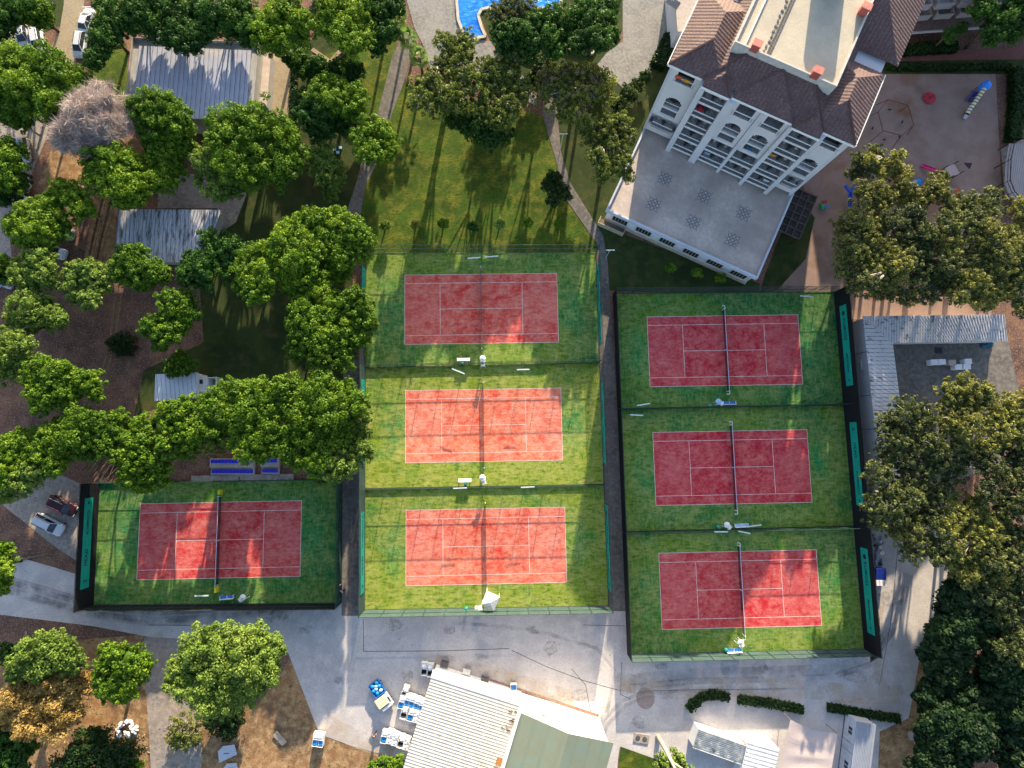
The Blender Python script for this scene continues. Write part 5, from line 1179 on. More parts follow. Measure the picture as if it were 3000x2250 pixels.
# bleachers
def stand(x0, x1, ytop, ybot, label, nseat):
    a_ = F(x0,ybot,0.35); b_ = F(x1,ybot,0.35); tp = F((x0+x1)/2,ytop,0.9)
    Lx = (b_-a_).length; t = empty('spectator_stand', (a_.x,a_.y,0.05), math.atan2(b_.y-a_.y,b_.x-a_.x), label, 'spectator stand', 'blue spectator seats above the lone western court')
    dy = 1.45
    m = MB(); m.bx(-0.15,Lx+0.15,-0.35,0.75,0,0.35); m.bx(-0.15,Lx+0.15,0.75,2.1,0,0.8); m.build('steps', M_terrace, t)
    proto = None
    for row, (yy, zz) in enumerate(((0.12,0.35),(1.62,0.8))):
        for i in range(nseat):
            x_ = (i+0.5)*Lx/nseat
            if proto is None:
                s2 = MB(); s2.box((0,0,0.06),(0.44,0.42,0.08)); s2.box((0,0.24,0.22),(0.44,0.06,0.36)); s2.bx(-0.2,0.2,-0.23,-0.19,0.02,0.1)
                proto = s2.build('seat', M_seat, t); q = proto
            else: q = proto.copy(); COL.objects.link(q); q.parent = t
            q.location = (x_, yy, zz)
stand(621,742,1361,1384,'longer bank of blue seats on concrete steps, left of the gap', 12)
stand(769,815,1359,1382,'shorter bank of blue seats right of the gap, under the dusky pines', 5)
a_ = F(560,1403,0.3); b_ = F(860,1397,0.3); m = MB()
t = empty('kerb_wall', (a_.x,a_.y,0), 0, 'low concrete kerb wall between the blue seats and the lone court', 'low wall')
m.beam((a_.x,a_.y,0.17),(b_.x,b_.y,0.17),0.9,0.34); m.build('wall', M_conc2, t, world=True)
# timber pile at the corner of the lone court
a_ = F(285,1375,0.3); t = empty('timber_pile', (a_.x,a_.y,0.02), 0, 'heap of thin dark poles at the north-west corner of the lone court', 'timber pile')
for i in range(22):
    m = MB(); q = Vector((-2.2+i*0.2, random.uniform(-1.8,0.4), 0.12+0.22*(i%3))); an = R(58)+random.uniform(-0.25,0.25)
    e = q+Vector((math.cos(an),math.sin(an),0))*random.uniform(3.0,4.6); m.cyl(tuple(q),tuple(e),0.05,n=6); m.build('pole', M_wood if i%3 else M_brown, t)
# courtyard pool
WT = [(984,-60),(987,10),(990,45),(1000,70),(1015,87),(1049,80),(1040,60),(1033,35),(1040,22),(1057,18),(1070,30),(1100,34),(1130,28),(1160,20),(1185,20),(1193,27),(1203,26),(1212,10),(1206,-60)]
sheet('pool_water', [D(*p) for p in WT], 0.16, M_water, th=0.3)
t0 = D(1015,87); t = empty('pool_edge', (t0.x,t0.y,0), 0, 'pale stone coping round the blue courtyard pool', 'pool edge')
m = MB()
for a_, b_ in zip(WT[:-1],WT[1:]):
    A_ = D(*a_); B_ = D(*b_); m.beam((A_.x,A_.y,0.15),(B_.x,B_.y,0.15),0.45,0.26)
m.build('coping', M_cope, t, world=True)
# low curving wall in the courtyard
m = MB(); pts = [(1070,103),(1110,110),(1140,128),(1165,133),(1185,110),(1210,104),(1240,112),(1265,120),(1280,118),(1290,100)]; t0 = D(*pts[0])
t = empty('garden_wall', (t0.x,t0.y,0), 0, 'thin winding garden wall crossing the dark courtyard lawn', 'low wall')
for a_, b_ in zip(pts[:-1],pts[1:]):
    A_ = D(*a_); B_ = D(*b_); m.beam((A_.x,A_.y,0.22),(B_.x,B_.y,0.22),0.22,0.45)
m.build('wall', M_cope, t, world=True)
# street lamps
def lamp(full, h, label, rz=0.0):
    p = F(full[0], full[1], h); t = empty('street_lamp', (p.x,p.y,0.02), rz, label, 'street lamp', 'white garden lamps')
    m = MB(); m.cyl((0,0,0),(0,0,h),0.05,0.035,8); m.build('pole', M_white, t)
    m = MB(); m.beam((-0.6,0,h),(0.7,0,h),0.13,0.08); m.build('lamp_head', M_white, t)
lamp((1650,392),4.5,'white T-shaped lamp on the shaded lawn east of the narrow path'); lamp((1787,733),3.5,'white T-shaped lamp just right of the narrow path, near its end')
lamp((664,1118),3.2,'white T-shaped lamp near the small white-roofed shed'); lamp((253,21),4,'white lamp arm over the northern lane')
# ------------------------------------------------------------------ vehicles
def wheel(t, x, y, r=0.32, w_=0.2):
    m = MB(); m.cyl((x,y-w_/2,r),(x,y+w_/2,r),r,n=14); o = m.build('wheel', M_blackr, t)
    m = MB(); sgn = 1 if y > 0 else -1; m.cyl((x,y+sgn*w_/2,r),(x,y+sgn*(w_/2+0.015),r),r*0.6,n=10); m.build('rim', M_steel, o)
def car(pos, ang, paint, label, L=4.5, W=1.80, kind='saloon', roofmat=None, trim=None, Hc=1.48):
    """nose towards +x"""
    t = empty('parked_car', (pos.x,pos.y,0.055), ang, label, 'car', 'parked cars')
    def ring(z, x0, x1, wy, rc, n=6):
        pts = []
        for (cx, cy, a0) in ((x1-rc,wy-rc,0),(x0+rc,wy-rc,90),(x0+rc,-wy+rc,180),(x1-rc,-wy+rc,270)):
            for i in range(n+1): an = R(a0+90*i/n); pts.append((cx+rc*math.cos(an), cy+rc*math.sin(an), z))
        return pts
    hl = L/2; hw = W/2
    rs = [ring(0.22,-hl+0.12,hl-0.15,hw-0.10,0.35), ring(0.45,-hl,hl,hw,0.5), ring(0.72,-hl+0.02,hl-0.04,hw,0.5), ring(0.88,-hl+0.10,hl-0.22,hw-0.08,0.48), ring(0.93,-hl+0.22,hl-0.5,hw-0.20,0.42)]
    nn = len(rs[0]); vs = sum(rs, []); fs = []
    for k in range(len(rs)-1):
        for i in range(nn): fs.append((k*nn+i,k*nn+(i+1)%nn,(k+1)*nn+(i+1)%nn,(k+1)*nn+i))
    fs += [tuple(range(nn-1,-1,-1)), tuple(range((len(rs)-1)*nn,len(rs)*nn))]
    m = MB(); m._add(vs, fs); m.build('body', paint, t, smooth=False)
    if kind == 'saloon': x0b, x0t, x1t, x1b = -hl+0.55, -hl+1.15, 0.35, 1.15
    else: x0b, x0t, x1t, x1b = -hl+0.12, -hl+0.45, 0.55, 1.30
    zb, zt2 = 0.90, Hc-0.03; wb, wt = hw-0.14, hw-0.34
    Bq = [(x0b,-wb,zb),(x1b,-wb,zb),(x1b,wb,zb),(x0b,wb,zb)]; Tq = [(x0t,-wt,zt2),(x1t,-wt,zt2),(x1t,wt,zt2),(x0t,wt,zt2)]
    def gl(nm, a,b,c,d):
        m = MB(); m._add([a,b,c,d], [(0,1,2,3)]); cx = [sum(p[i] for p in (a,b,c,d))/4 for i in range(3)]
        inn = [tuple(p[i]+(( (x0b+x1b)/2,0,0.8)[i]-p[i])*0.05 for i in range(3)) for p in (a,b,c,d)]
        m._add(inn, [(3,2,1,0)]); m.v = m.v[:4]+m.v[4:]; m.f += [(0,4,5,1),(1,5,6,2),(2,6,7,3),(3,7,4,0)]; m.build(nm, M_glass, t)
    gl('windscreen', Bq[1],Bq[2],Tq[2],Tq[1]); gl('rear_window', Bq[3],Bq[0],Tq[0],Tq[3]); gl('side_window', Bq[0],Bq[1],Tq[1],Tq[0]); gl('side_window', Bq[2],Bq[3],Tq[3],Tq[2])
    m = MB(); m._add([(x,y,zt2) for x,y,_ in ring(0,x0t-0.04,x1t+0.04,wt+0.03,0.18)]+[(x*0.98+0*0,y*0.94,Hc+0.03) for x,y,_ in ring(0,x0t,x1t,wt,0.18)],
        [(i,(i+1)%nn,nn+(i+1)%nn,nn+i) for i in range(nn)]+[tuple(range(nn,2*nn))]+[tuple(range(nn-1,-1,-1))])
    m.build('roof', roofmat or paint, t)
    m = MB()
    for i in range(4): m.beam(Bq[i], Tq[i], 0.09, 0.07)
    m.beam(((x0b+x1b)/2-0.1,-wb,zb),((x0t+x1t)/2-0.05,-wt,zt2),0.07,0.05); m.beam(((x0b+x1b)/2-0.1,wb,zb),((x0t+x1t)/2-0.05,wt,zt2),0.07,0.05)
    m.build('pillars', paint, t)
    for sx in (-1,1):
        for sy in (-1,1): wheel(t, sx*(hl-0.85), sy*(hw-0.12))
    for sy in (-1,1):
        m = MB(); m.box((hl-0.12, sy*(hw-0.36), 0.68), (0.18,0.38,0.14)); m.build('headlight', M_alu, t)
        m = MB(); m.box((-hl+0.06, sy*(hw-0.32), 0.74), (0.12,0.34,0.16)); m.build('tail_light', M_red, t)
        m = MB(); m.box((0.75, sy*(hw+0.06), 0.96), (0.14,0.18,0.12)); m.build('mirror', paint, t)
    if trim: 
        for sy in (-1,): m = MB(); m.bx(-1.6,0.7,sy*(wt)-0.16,sy*(wt)-0.02,Hc-0.03,Hc+0.05); m.build('roof_trim', trim, t)
    if kind == 'estate':
        for sy in (-1,1): m = MB(); m.beam((x0t+0.1,sy*(wt-0.04),Hc+0.08),(x1t-0.1,sy*(wt-0.04),Hc+0.08),0.05,0.05); m.build('roof_rail', M_void if paint is not M_carb else M_steel, t)
    return t
def cpos(a, b, z=0.9): return F(a, b, z)
def ang_img(x0,y0,x1,y1): a_=F(x0,y0,1); b_=F(x1,y1,1); return math.atan2(b_.y-a_.y,b_.x-a_.x)
car(F(142,1537,0.8), ang_img(98,1515,186,1560), M_carw, 'silver estate car parked below the dark one, by the western road', 4.7, 1.85, 'estate')
car(F(182,1482,0.8), ang_img(138,1462,224,1502), M_carb, 'black car with a red strip and bluish bonnet, parked beside the silver estate', 4.5, 1.82, 'estate', trim=M_carr)
car(F(252,60,0.8), ang_img(246,88,262,34), M_carw, 'white car under the dark conifer, furthest north on the lane', 4.4, 1.75)
car(F(233,130,0.8), ang_img(238,105,228,165), M_carw, 'white car on the northern lane, just south of the other one', 4.4, 1.75, 'estate')
car(F(66,105,0.8), ang_img(60,90,68,140), M_carg, 'grey car half hidden by lime pines, left of the white car', 4.3, 1.75)
car(F(108,118,0.8), ang_img(104,90,115,150), M_carw, 'white car with dark windows beside the grey one in the north-west', 4.5, 1.82, 'estate')
car(F(175,682,0.8), ang_img(150,680,212,690), M_carw, 'white car peeping out from the pines, upper of two', 4.3, 1.75)
car(F(152,736,0.8), ang_img(115,728,195,750), M_carw, 'white car with teal windscreen peeping out from the pines, lower of two', 4.5, 1.78)
car(F(45,540,0.8), ang_img(20,525,70,540), M_carw, 'white car mostly covered by the pine at the western edge', 4.4, 1.75)
car(F(50,582,0.8), ang_img(30,570,78,590), M_carg, 'silver car tail under the dark pine at the western edge', 4.2, 1.75)
car(F(68,440,0.8), ang_img(68,410,76,480), M_carg, 'old grey car by the brown slope, beside the western pines', 4.2, 1.75, 'estate')
car(F(0,820,0.8), ang_img(-20,815,20,830), M_carg, 'grey car cut by the western edge between two pines', 4.2, 1.75)
# small pick-up truck in the yard
a_ = F(1103,2012,1.0); b_ = F(1135,2060,1.0); ang = math.atan2(b_.y-a_.y, b_.x-a_.x); c_ = (F(1117,2037,0.9))
t = empty('pickup_truck', (c_.x,c_.y,0.055), ang, 'small flatbed truck carrying blue sacks, with a cream box behind its dark windscreen', 'truck')
m = MB(); m.bx(-2.1,2.0,-0.75,0.75,0.35,0.5); m.build('chassis', M_blackr, t)
m = MB(); m.bx(-2.1,-0.15,-0.85,0.85,0.5,0.6); m.bx(-2.1,-0.15,-0.85,-0.80,0.6,0.95); m.bx(-2.1,-0.15,0.80,0.85,0.6,0.95); m.bx(-2.1,-2.04,-0.8,0.8,0.6,0.95); m.bx(-0.21,-0.15,-0.8,0.8,0.6,1.2); m.build('cargo_bed', M_blue, t)
m = MB(); m.box((0.95,0,1.02),(1.9,1.6,1.05),taper=0.92); m.build('cab', M_carw, t)
m = MB(); m.bx(-0.05,1.25,-0.92,0.62,1.56,1.72); m.build('roof_box', M_cream, t)
m = MB(); m._add([(1.90,-0.66,1.1),(1.90,0.66,1.1),(1.40,0.62,1.60),(1.40,-0.62,1.60),(1.86,-0.66,1.08),(1.86,0.66,1.08),(1.36,0.62,1.57),(1.36,-0.62,1.57)], [(0,1,2,3),(7,6,5,4),(0,4,5,1),(1,5,6,2),(2,6,7,3),(3,7,4,0)]); m.build('windscreen', M_glass, t)
m = MB(); m.bx(0.55,1.35,0.70,0.84,1.12,1.50); m.build('side_window', M_glass, t); m = MB(); m.bx(0.55,1.35,-0.84,-0.70,1.12,1.50); m.build('side_window', M_glass, t)
for sy in (-1,1): m = MB(); m.box((1.93,sy*0.55,0.72),(0.06,0.25,0.14)); m.build('headlight', M_alu, t)
for sx in (-1.4,1.35):
    for sy in (-0.72,0.72): wheel(t, sx, sy, 0.28, 0.2)
cs, sn = math.cos(ang), math.sin(ang)
def w2(x,y): return (c_.x+x*cs-y*sn, c_.y+x*sn+y*cs)
for i,(x_,y_,pale) in enumerate([(-1.8,0.45,0),(-1.7,-0.35,0),(-1.2,0.5,0),(-1.15,-0.1,1),(-1.1,-0.55,0),(-0.6,0.35,1),(-0.55,-0.3,0),(-1.45,0.1,1)]):
    X,Y = w2(x_,y_); m = MB(); m.ball((0,0,0.24),(0.34,0.28,0.24),8,5); o = m.build('sack', M_sack if not pale else M_ltblue, None, smooth=True); o.location = (X,Y,0.655); o.rotation_euler = (0,0,random.uniform(0,3))
    tag(o, 'blue sack on the bed of the small flatbed truck' if not pale else 'pale blue sack on the bed of the small flatbed truck', 'sack', 'sacks on the flatbed truck' if not pale else 'pale sacks on the flatbed truck')
# laundry carts
def cart_proto(kind, label):
    t = empty('laundry_cart', (0,0,0.055), 0, label, 'cart', 'laundry carts parked round the depot')
    Wc, Lc = 0.86, 1.75
    m = MB(); m.bx(-Wc/2,Wc/2,-Lc/2,Lc/2,0.18,0.26); m.build('base', M_steel, t)
    for sx in (-1,1):
        for sy in (-1,1): m = MB(); m.cyl((sx*0.34-0.03,sy*0.7,0.09),(sx*0.34+0.03,sy*0.7,0.09),0.09,n=8); m.build('wheel', M_blackr, t)
    m = MB()
    for sx in (-1,1): m.bx(sx*Wc/2-0.02,sx*Wc/2+0.02,-Lc/2,Lc/2,0.26,1.05)
    for y in (-Lc/2,0,Lc/2): m.bx(-Wc/2+0.02,Wc/2-0.02,y-0.02,y+0.02,0.26,1.05)
    m.build('frame', M_white, t)
    def load(y0,y1,mt,nm,zt=1.2):
        m = MB(); m.box((0,(y0+y1)/2,(0.26+zt)/2),(Wc-0.10,abs(y1-y0)-0.07,zt-0.26),taper=0.9)
        for _ in range(3): m.ball((random.uniform(-.2,.2),random.uniform(y0+.15,y1-.15),zt-0.02),(0.2,0.18,0.10),7,4)
        m.build(nm, mt, t)
    if kind == 0: load(-0.85,-0.02,M_sack,'blue_bag',1.0); load(0.02,0.85,M_linen,'white_cover')
    if kind == 1: load(-0.85,-0.02,M_linen,'white_cover'); load(0.02,0.85,M_linen,'white_cover',1.25)
    if kind == 2: load(0.1,0.85,M_linen,'white_cover',1.1); m = MB(); m.bx(-Wc/2+0.05,Wc/2-0.05,-0.8,-0.05,0.27,0.30); m.build('tray', M_void, t)
    if kind == 3: load(-0.85,-0.02,M_blue,'blue_bag',1.0); load(0.02,0.85,M_blue,'blue_bag',0.8)
    m = MB(); m.tube([(-Wc/2+.05,Lc/2,0.9),(-Wc/2+.05,Lc/2+.16,1.0),(Wc/2-.05,Lc/2+.16,1.0),(Wc/2-.05,Lc/2,0.9)],0.02,5); m.build('handle', M_steel, t)
    return t
protos = {}
def cart(full, kind, label, a_=0.0):
    p = F(full[0], full[1], 0.8); 
    if kind not in protos: t = cart_proto(kind, label); protos[kind] = t; t.location = (p.x,p.y,0.055); t.rotation_euler = (0,0,a_)
    else: t = dup(protos[kind], (p.x,p.y,0.055), a_, label)
    return t
ra = -0.30
cart((1187,2026),2,'cart with an empty dark tray standing above the blue row',-0.35)
for i,(x,y,k,l) in enumerate([(1178,2055,0,'half-hidden blue cart at the left end of the blue row'),(1194,2050,0,'second cart from the left in the blue and white row'),(1208,2054,0,'third cart from the left in the blue and white row'),(1222,2060,0,'fourth cart from the left in the blue and white row'),(1234,2065,0,'cart at the right end of the blue and white row, touching the depot roof')]):
    cart((x,y),k,l,-0.28)
for x,y,k,l in [(1185,2086,2,'dark-trayed cart at the left of the short lower row'),(1205,2092,0,'middle cart of the short lower row'),(1220,2096,1,'white cart of the short lower row next to the depot')]: cart((x,y),k,l,-0.28)
for x,y,k,l in [(1127,2156,0,'blue-topped cart at the west end of the southern row'),(1143,2158,1,'all-white cart, second in the southern row'),(1159,2164,1,'creased white cart in the middle of the southern row'),(1176,2170,2,'cart with a dark tray in the southern row'),(1192,2176,1,'white cart of the southern row under the depot eave')]: cart((x,y),k,l,-0.22)
cart((927,2165),0,'left cart of the lonely pair at the corner of the yard',-0.12); cart((940,2167),0,'right cart of the lonely pair at the corner of the yard',-0.12)
cart((1243,1959),2,'left open cart at the top corner of the depot',-0.05); cart((1261,1963),2,'right open cart at the top corner of the depot',-0.05)
cart((1505,2022),3,'deep blue cart on the red strip above the depot',0.0)
# person figures
def person(full, ang, label, shirt, trousers, hair=M_hair, z0=0.05, stride=0.18):
    p = F(full[0], full[1], 0.9); t = empty('person', (p.x,p.y,z0), ang, label, 'person')
    J = [((0,0,0.95),0.12),((0,0,1.18),0.12),((0,0,1.38),0.13),((0,0,1.50),0.055),((0,0.02,1.62),0.095),((0,0.02,1.72),0.07),
         ((0.19,0,1.40),0.055),((0.25,-0.06,1.14),0.042),((0.24,0.10,0.92),0.032),((0.24,0.14,0.84),0.035),
         ((-0.19,0,1.40),0.055),((-0.25,0.04,1.14),0.042),((-0.24,0.16,0.95),0.032),((-0.24,0.20,0.87),0.035),
         ((0.10,0,0.90),0.085),((0.11,stride*0.6,0.50),0.058),((0.11,stride*0.5,0.09),0.042),((0.11,stride*0.5+0.16,0.04),0.035),
         ((-0.10,0,0.90),0.085),((-0.11,-stride*0.2,0.50),0.058),((-0.11,-stride*0.9,0.10),0.042),((-0.11,-stride*0.9+0.16,0.04),0.035)]
    Eg = [(0,1),(1,2),(2,3),(3,4),(4,5),(2,6),(6,7),(7,8),(8,9),(2,10),(10,11),(11,12),(12,13),(0,14),(14,15),(15,16),(16,17),(0,18),(18,19),(19,20),(20,21)]
    def skin(nm, idx, ed, mt, grow):
        me = bpy.data.meshes.new(nm); mp = {k:i for i,k in enumerate(idx)}
        me.from_pydata([J[k][0] for k in idx], [(mp[a],mp[b]) for a,b in ed if a in mp and b in mp], []); me.materials.append(mt)
        o = bpy.data.objects.new(nm, me); COL.objects.link(o); o.parent = t
        md = o.modifiers.new('skin','SKIN'); sv = me.skin_vertices[0].data
        for i,k in enumerate(idx): sv[i].radius = (J[k][1]+grow,)*2; sv[i].use_root = (i == 0)
        o.modifiers.new('sub','SUBSURF').levels = 1; return o
    skin('body', list(range(len(J))), Eg, M_skin, 0.0)
    skin('shirt', [0,1,2,6,7,10,11], Eg, shirt, 0.022); skin('trousers', [0,14,15,16,18,19,20], Eg, trousers, 0.024)
    m = MB(); m.ball((0,0.0,1.69),(0.105,0.115,0.10),10,6); m.build('hair', hair, t, smooth=True)
person((1098,2152), 0.3, 'person in dark clothes walking across the yard left of the southern carts', M_cloth_dk, M_cloth_dk)
person((997,1713), 0.8, 'person in a white top standing at the fence corner of the lone western court', M_linen, M_cloth_dk)
person((1003,1731), 2.6, 'person in a mauve top just below the one in white at the fence corner', plain('mauve_cloth',(0.42,0.36,0.52),0.8), M_cloth_dk)
# ------------------------------------------------------------------ playground
tp = 2.4
HX = [F(*q, tp) for q in ((2602,292),(2660,308),(2677,366),(2642,397),(2587,383),(2572,328))]
cc = sum(HX, Vector())/6
t = empty('swing_frame', (cc.x,cc.y,0.015), 0, 'large dark red hexagonal swing frame on the sand beside the hotel', 'swing')
for a_, b_ in zip(HX, HX[1:]+HX[:1]):
    m = MB(); m.cyl(tuple(a_),tuple(b_),0.055,n=6); m.build('beam', M_dred, t, world=True)
for v in HX:
    o_ = v+(v-cc)*0.22; m = MB(); m.cyl(tuple(v),(o_.x,o_.y,0.02),0.05,n=6); m.build('leg', M_dred, t, world=True)
for i,(a_, b_) in enumerate(zip(HX, HX[1:]+HX[:1])):
    if i in (5,): continue
    q = a_.lerp(b_,0.5); m = MB(); m.box((q.x,q.y,0.5),(0.5,0.22,0.06),i*1.05)
    so = m.build('swing_seat', M_blackr, t, world=True)
    m = MB(); m.cyl((q.x-0.2,q.y,tp),(q.x-0.2,q.y,0.5),0.012,n=4); m.cyl((q.x+0.2,q.y,tp),(q.x+0.2,q.y,0.5),0.012,n=4); m.build('chain', M_steel, t, world=True)
p = F(2726,285,0.5); t = empty('roundabout', (p.x,p.y,0.015), 0, 'crimson disc-shaped roundabout on the sand', 'roundabout')
m = MB(); m.cyl((0,0,0.25),(0,0,0.38),1.0,n=28); m.build('platform', M_red, t)
m = MB(); m.cyl((0,0,0.38),(0,0,0.95),0.06,n=8); m.tube([(0.22*math.cos(a),0.22*math.sin(a),0.95) for a in np.linspace(0,6.283,17)],0.03,6); m.build('hand_wheel', M_dred, t)
m = MB()
for k in range(3): a=k*2.1; m.cyl((0.0,0.0,0.385),(0.9*math.cos(a),0.9*math.sin(a),0.385),0.03,n=5)
m.cyl((0,0,0),(0,0,0.25),0.2,n=10); m.build('ribs', M_dred, t)
# tube slide tower
a_ = F(2894,246,2.6); e_ = F(2825,348,0.3)
t = empty('tube_slide', (a_.x,a_.y,0.015), 0, 'tube slide with a bright blue round top and cream banded tube, on the sand', 'slide')
m = MB(); m.tube([(a_.x,a_.y,1.4),(a_.x,a_.y,2.5),(a_.x,a_.y,2.9)],[0.7,0.72,0.3],16); m.build('tower_cap', plain('bright_blue_plastic',(0.03,0.22,0.85),0.4), t, world=True)
for i in range(4):
    m = MB(); an = i*1.57+0.8; m.cyl((a_.x+0.6*math.cos(an),a_.y+0.6*math.sin(an),0),(a_.x+0.6*math.cos(an),a_.y+0.6*math.sin(an),1.6),0.05,n=6); m.build('leg', M_navy, t, world=True)
for i in range(9):
    p0 = a_.lerp(e_, 0.10+i*0.082); p1 = a_.lerp(e_, 0.10+(i+0.8)*0.082)
    p0.z = 2.2-i*0.2; p1.z = 2.2-(i+0.8)*0.2
    m = MB(); m.cyl(tuple(p0),tuple(p1),0.34,n=12); m.build('tube_segment', M_cream if i%2 == 0 else plain('cream_pale',(0.72,0.70,0.62),0.5), t, world=True)
    p2 = a_.lerp(e_, 0.10+(i+1)*0.082); p2.z = 2.2-(i+1)*0.2
    m = MB(); m.cyl(tuple(p1),tuple(p2),0.39,n=12); m.build('tube_ring', M_void, t, world=True)
p0 = a_.lerp(e_,0.87); p0.z=0.5; m = MB(); m.beam(tuple(p0),(e_.x,e_.y,0.25),0.6,0.15); m.build('run_out', M_steel, t, world=True)
b_ = F(2862,262,1.3); m = MB(); 
for i in range(5): m.beam((b_.x-0.6-i*0.05,b_.y-0.5-i*0.18,1.3-i*0.25),(b_.x+0.5-i*0.05,b_.y-0.8-i*0.18,1.3-i*0.25),0.3,0.06)
m.tube([(b_.x+0.8,b_.y+0.6,1.6),(b_.x,b_.y,1.5),(b_.x-0.9,b_.y-0.7,0.6),(b_.x-1.1,b_.y-1.2,0)],0.07,6); m.build('stairs', M_dblue, t, world=True)
def slide(p_top, p_bot, mat, label, h=1.6, wd=0.5):
    a_ = F(*p_top, h); b_ = F(*p_bot, 0.25); t = empty('slide', (a_.x,a_.y,0.015), 0, label, 'slide')
    d = (b_-a_); d.z = 0; d.normalize(); s = Vector((-d.y,d.x,0))*wd/2
    m = MB(); n = 8; vs=[]; fs=[]
    for i in range(n+1):
        k=i/n; p=a_.lerp(b_,k); p.z=h*(1-k)**1.15+0.22
        for q,zz in ((s*1.05,0.16),(s,-0.0),(-s,-0.0),(-s*1.05,0.16),(-s*1.2,0.16),(-s*1.15,-0.06),(s*1.15,-0.06),(s*1.2,0.16)): vs.append((p.x+q.x,p.y+q.y,p.z+zz))
    for i in range(n):
        for j in range(8): fs.append((i*8+j,i*8+(j+1)%8,(i+1)*8+(j+1)%8,(i+1)*8+j))
    m._add(vs,fs); m.build('chute', mat, t, world=True)
    m = MB(); 
    for sg in (-1,1):
        q=a_-d*0.5+s*sg; m.cyl((a_.x+s.x*sg,a_.y+s.y*sg,h+0.2),(q.x-d.x*0.4,q.y-d.y*0.4,0),0.035,n=6)
    for k in range(5): z_=0.3+k*0.3; f_=1-(z_/(h+0.2)); q=a_-d*0.9*f_; m.beam((q.x+s.x,q.y+s.y,z_),(q.x-s.x,q.y-s.y,z_),0.08,0.04)
    m.build('ladder', M_steel, t, world=True); return t
slide((2758,508),(2700,484), M_pink, 'magenta slide pointing at the round hollow in the sand')
slide((2802,556),(2808,602), M_orange, 'bright orange slide at the edge of the eucalyptus')
a_ = F(2491,563,1.2); t = empty('water_slide_toy', (a_.x,a_.y,0.015), 0, 'royal blue forked toy slide on the sand', 'slide')
m = MB(); e_=F(2488,605,0.25); m.beam(tuple(a_),tuple(e_),0.5,0.12); m.beam(tuple(a_+Vector((0.22,0,0.1))),tuple(e_+Vector((0.22,0,0.1))),0.06,0.25); m.beam(tuple(a_+Vector((-0.22,0,0.1))),tuple(e_+Vector((-0.22,0,0.1))),0.06,0.25); m.build('chute', plain('royal_blue',(0.02,0.10,0.62),0.4), t, world=True)
m = MB(); 
for dx in (-0.85,0.85): m.beam(tuple(a_),(a_.x+dx,a_.y+1.1,1.35),0.35,0.3)
m.build('fork', plain('royal_blue',(0,0,0)), t, world=True)
m = MB()
for dx in (-0.9,0.9,0): m.cyl((a_.x+dx,a_.y+(1.1 if dx else 0),1.2),(a_.x+dx*1.2,a_.y+(1.4 if dx else -0.1),0),0.04,n=6)
m.build('leg', M_steel, t, world=True)
p = F(2687,536,1.0); t = empty('play_tub', (p.x,p.y,0.015), 0, 'big sky-blue play barrel half under the eucalyptus', 'play barrel')
m = MB(); m.tube([(-0.55,-0.1,0.55),(0.55,0.3,0.75)],[0.62,0.62],18); m.build('barrel', plain('sky_blue_plastic',(0.01,0.22,0.60),0.4), t)
m = MB(); m.tube([(0.55,0.3,0.75),(0.62,0.33,0.76)],[0.66,0.66],18); m.build('rim', M_blue, t)
p = F(2414,600,0.5); t = empty('spring_rocker', (p.x,p.y,0.015), 0.2, 'little green, red and blue rocker near the terrace corner', 'rocker')
m = MB(); m.box((-0.4,-0.1,0.4),(0.32,1.0,0.45)); m.build('side', M_greenp, t); m = MB(); m.box((0.15,0.45,0.5),(0.75,0.32,0.4)); m.build('seat', M_red, t); m = MB(); m.box((0.3,-0.45,0.45),(0.9,0.3,0.35)); m.build('side', plain('sky_blue_plastic',(0,0,0)), t)
m = MB(); m.cyl((0,0,0),(0,0,0.4),0.15,n=8); m.build('spring', M_steel, t)
P3 = [F(2823,477,2.2),F(2848,477,2.2),F(2841,496,2.2)]; cc = sum(P3,Vector())/3
t = empty('shade_sail', (cc.x,cc.y,0.015), 0, 'small navy triangular sail over the sand', 'shade sail'); m = MB(); m.slab([tuple(v) for v in P3],0.03); m.build('sail', M_navy, t, world=True)
for v in P3: m = MB(); m.cyl((v.x,v.y,0),tuple(v),0.03,n=6); m.build('pole', M_steel, t, world=True)
p = F(2790,500,1.5); t = empty('climbing_frame', (p.x,p.y,0.015), 0.4, 'wooden climbing frame with pale platforms joining the magenta and orange slides', 'climbing frame')
for x_,y_ in ((-0.9,-0.9),(0.9,-0.9),(0.9,0.9),(-0.9,0.9)): m = MB(); m.bx(x_-.06,x_+.06,y_-.06,y_+.06,0,2.3); m.build('post', M_brown, t)
m = MB(); m.bx(-0.9,0.9,-0.9,0.9,1.4,1.5); m.build('platform', plain('pale_pink_board',(0.45,0.33,0.33),0.8), t)
for k in range(3): m = MB(); m.tube([(0.9+0.9*math.cos(a),-0.4+k*0.5,1.4*math.sin(a)) for a in np.linspace(0.1,3.0,8)],0.05,6); m.build('hoop', M_brown, t)
p = F(2618,615,1.2); t = empty('play_arch', (p.x,p.y,0.015), 0, 'pale green curved play bridge among the eucalyptus', 'play bridge')
m = MB(); m.tube([(-1.5,0.1,0.4),(-0.8,-0.15,1.2),(0.3,-0.2,1.3),(1.3,0.2,0.9)],0.16,8); m.build('arch', M_greenp, t)
# grid trellis beside the tower
TQ = [F(2470,435,3.2),F(2405,590,3.2),F(2365,545,3.2),F(2440,440,3.2)]
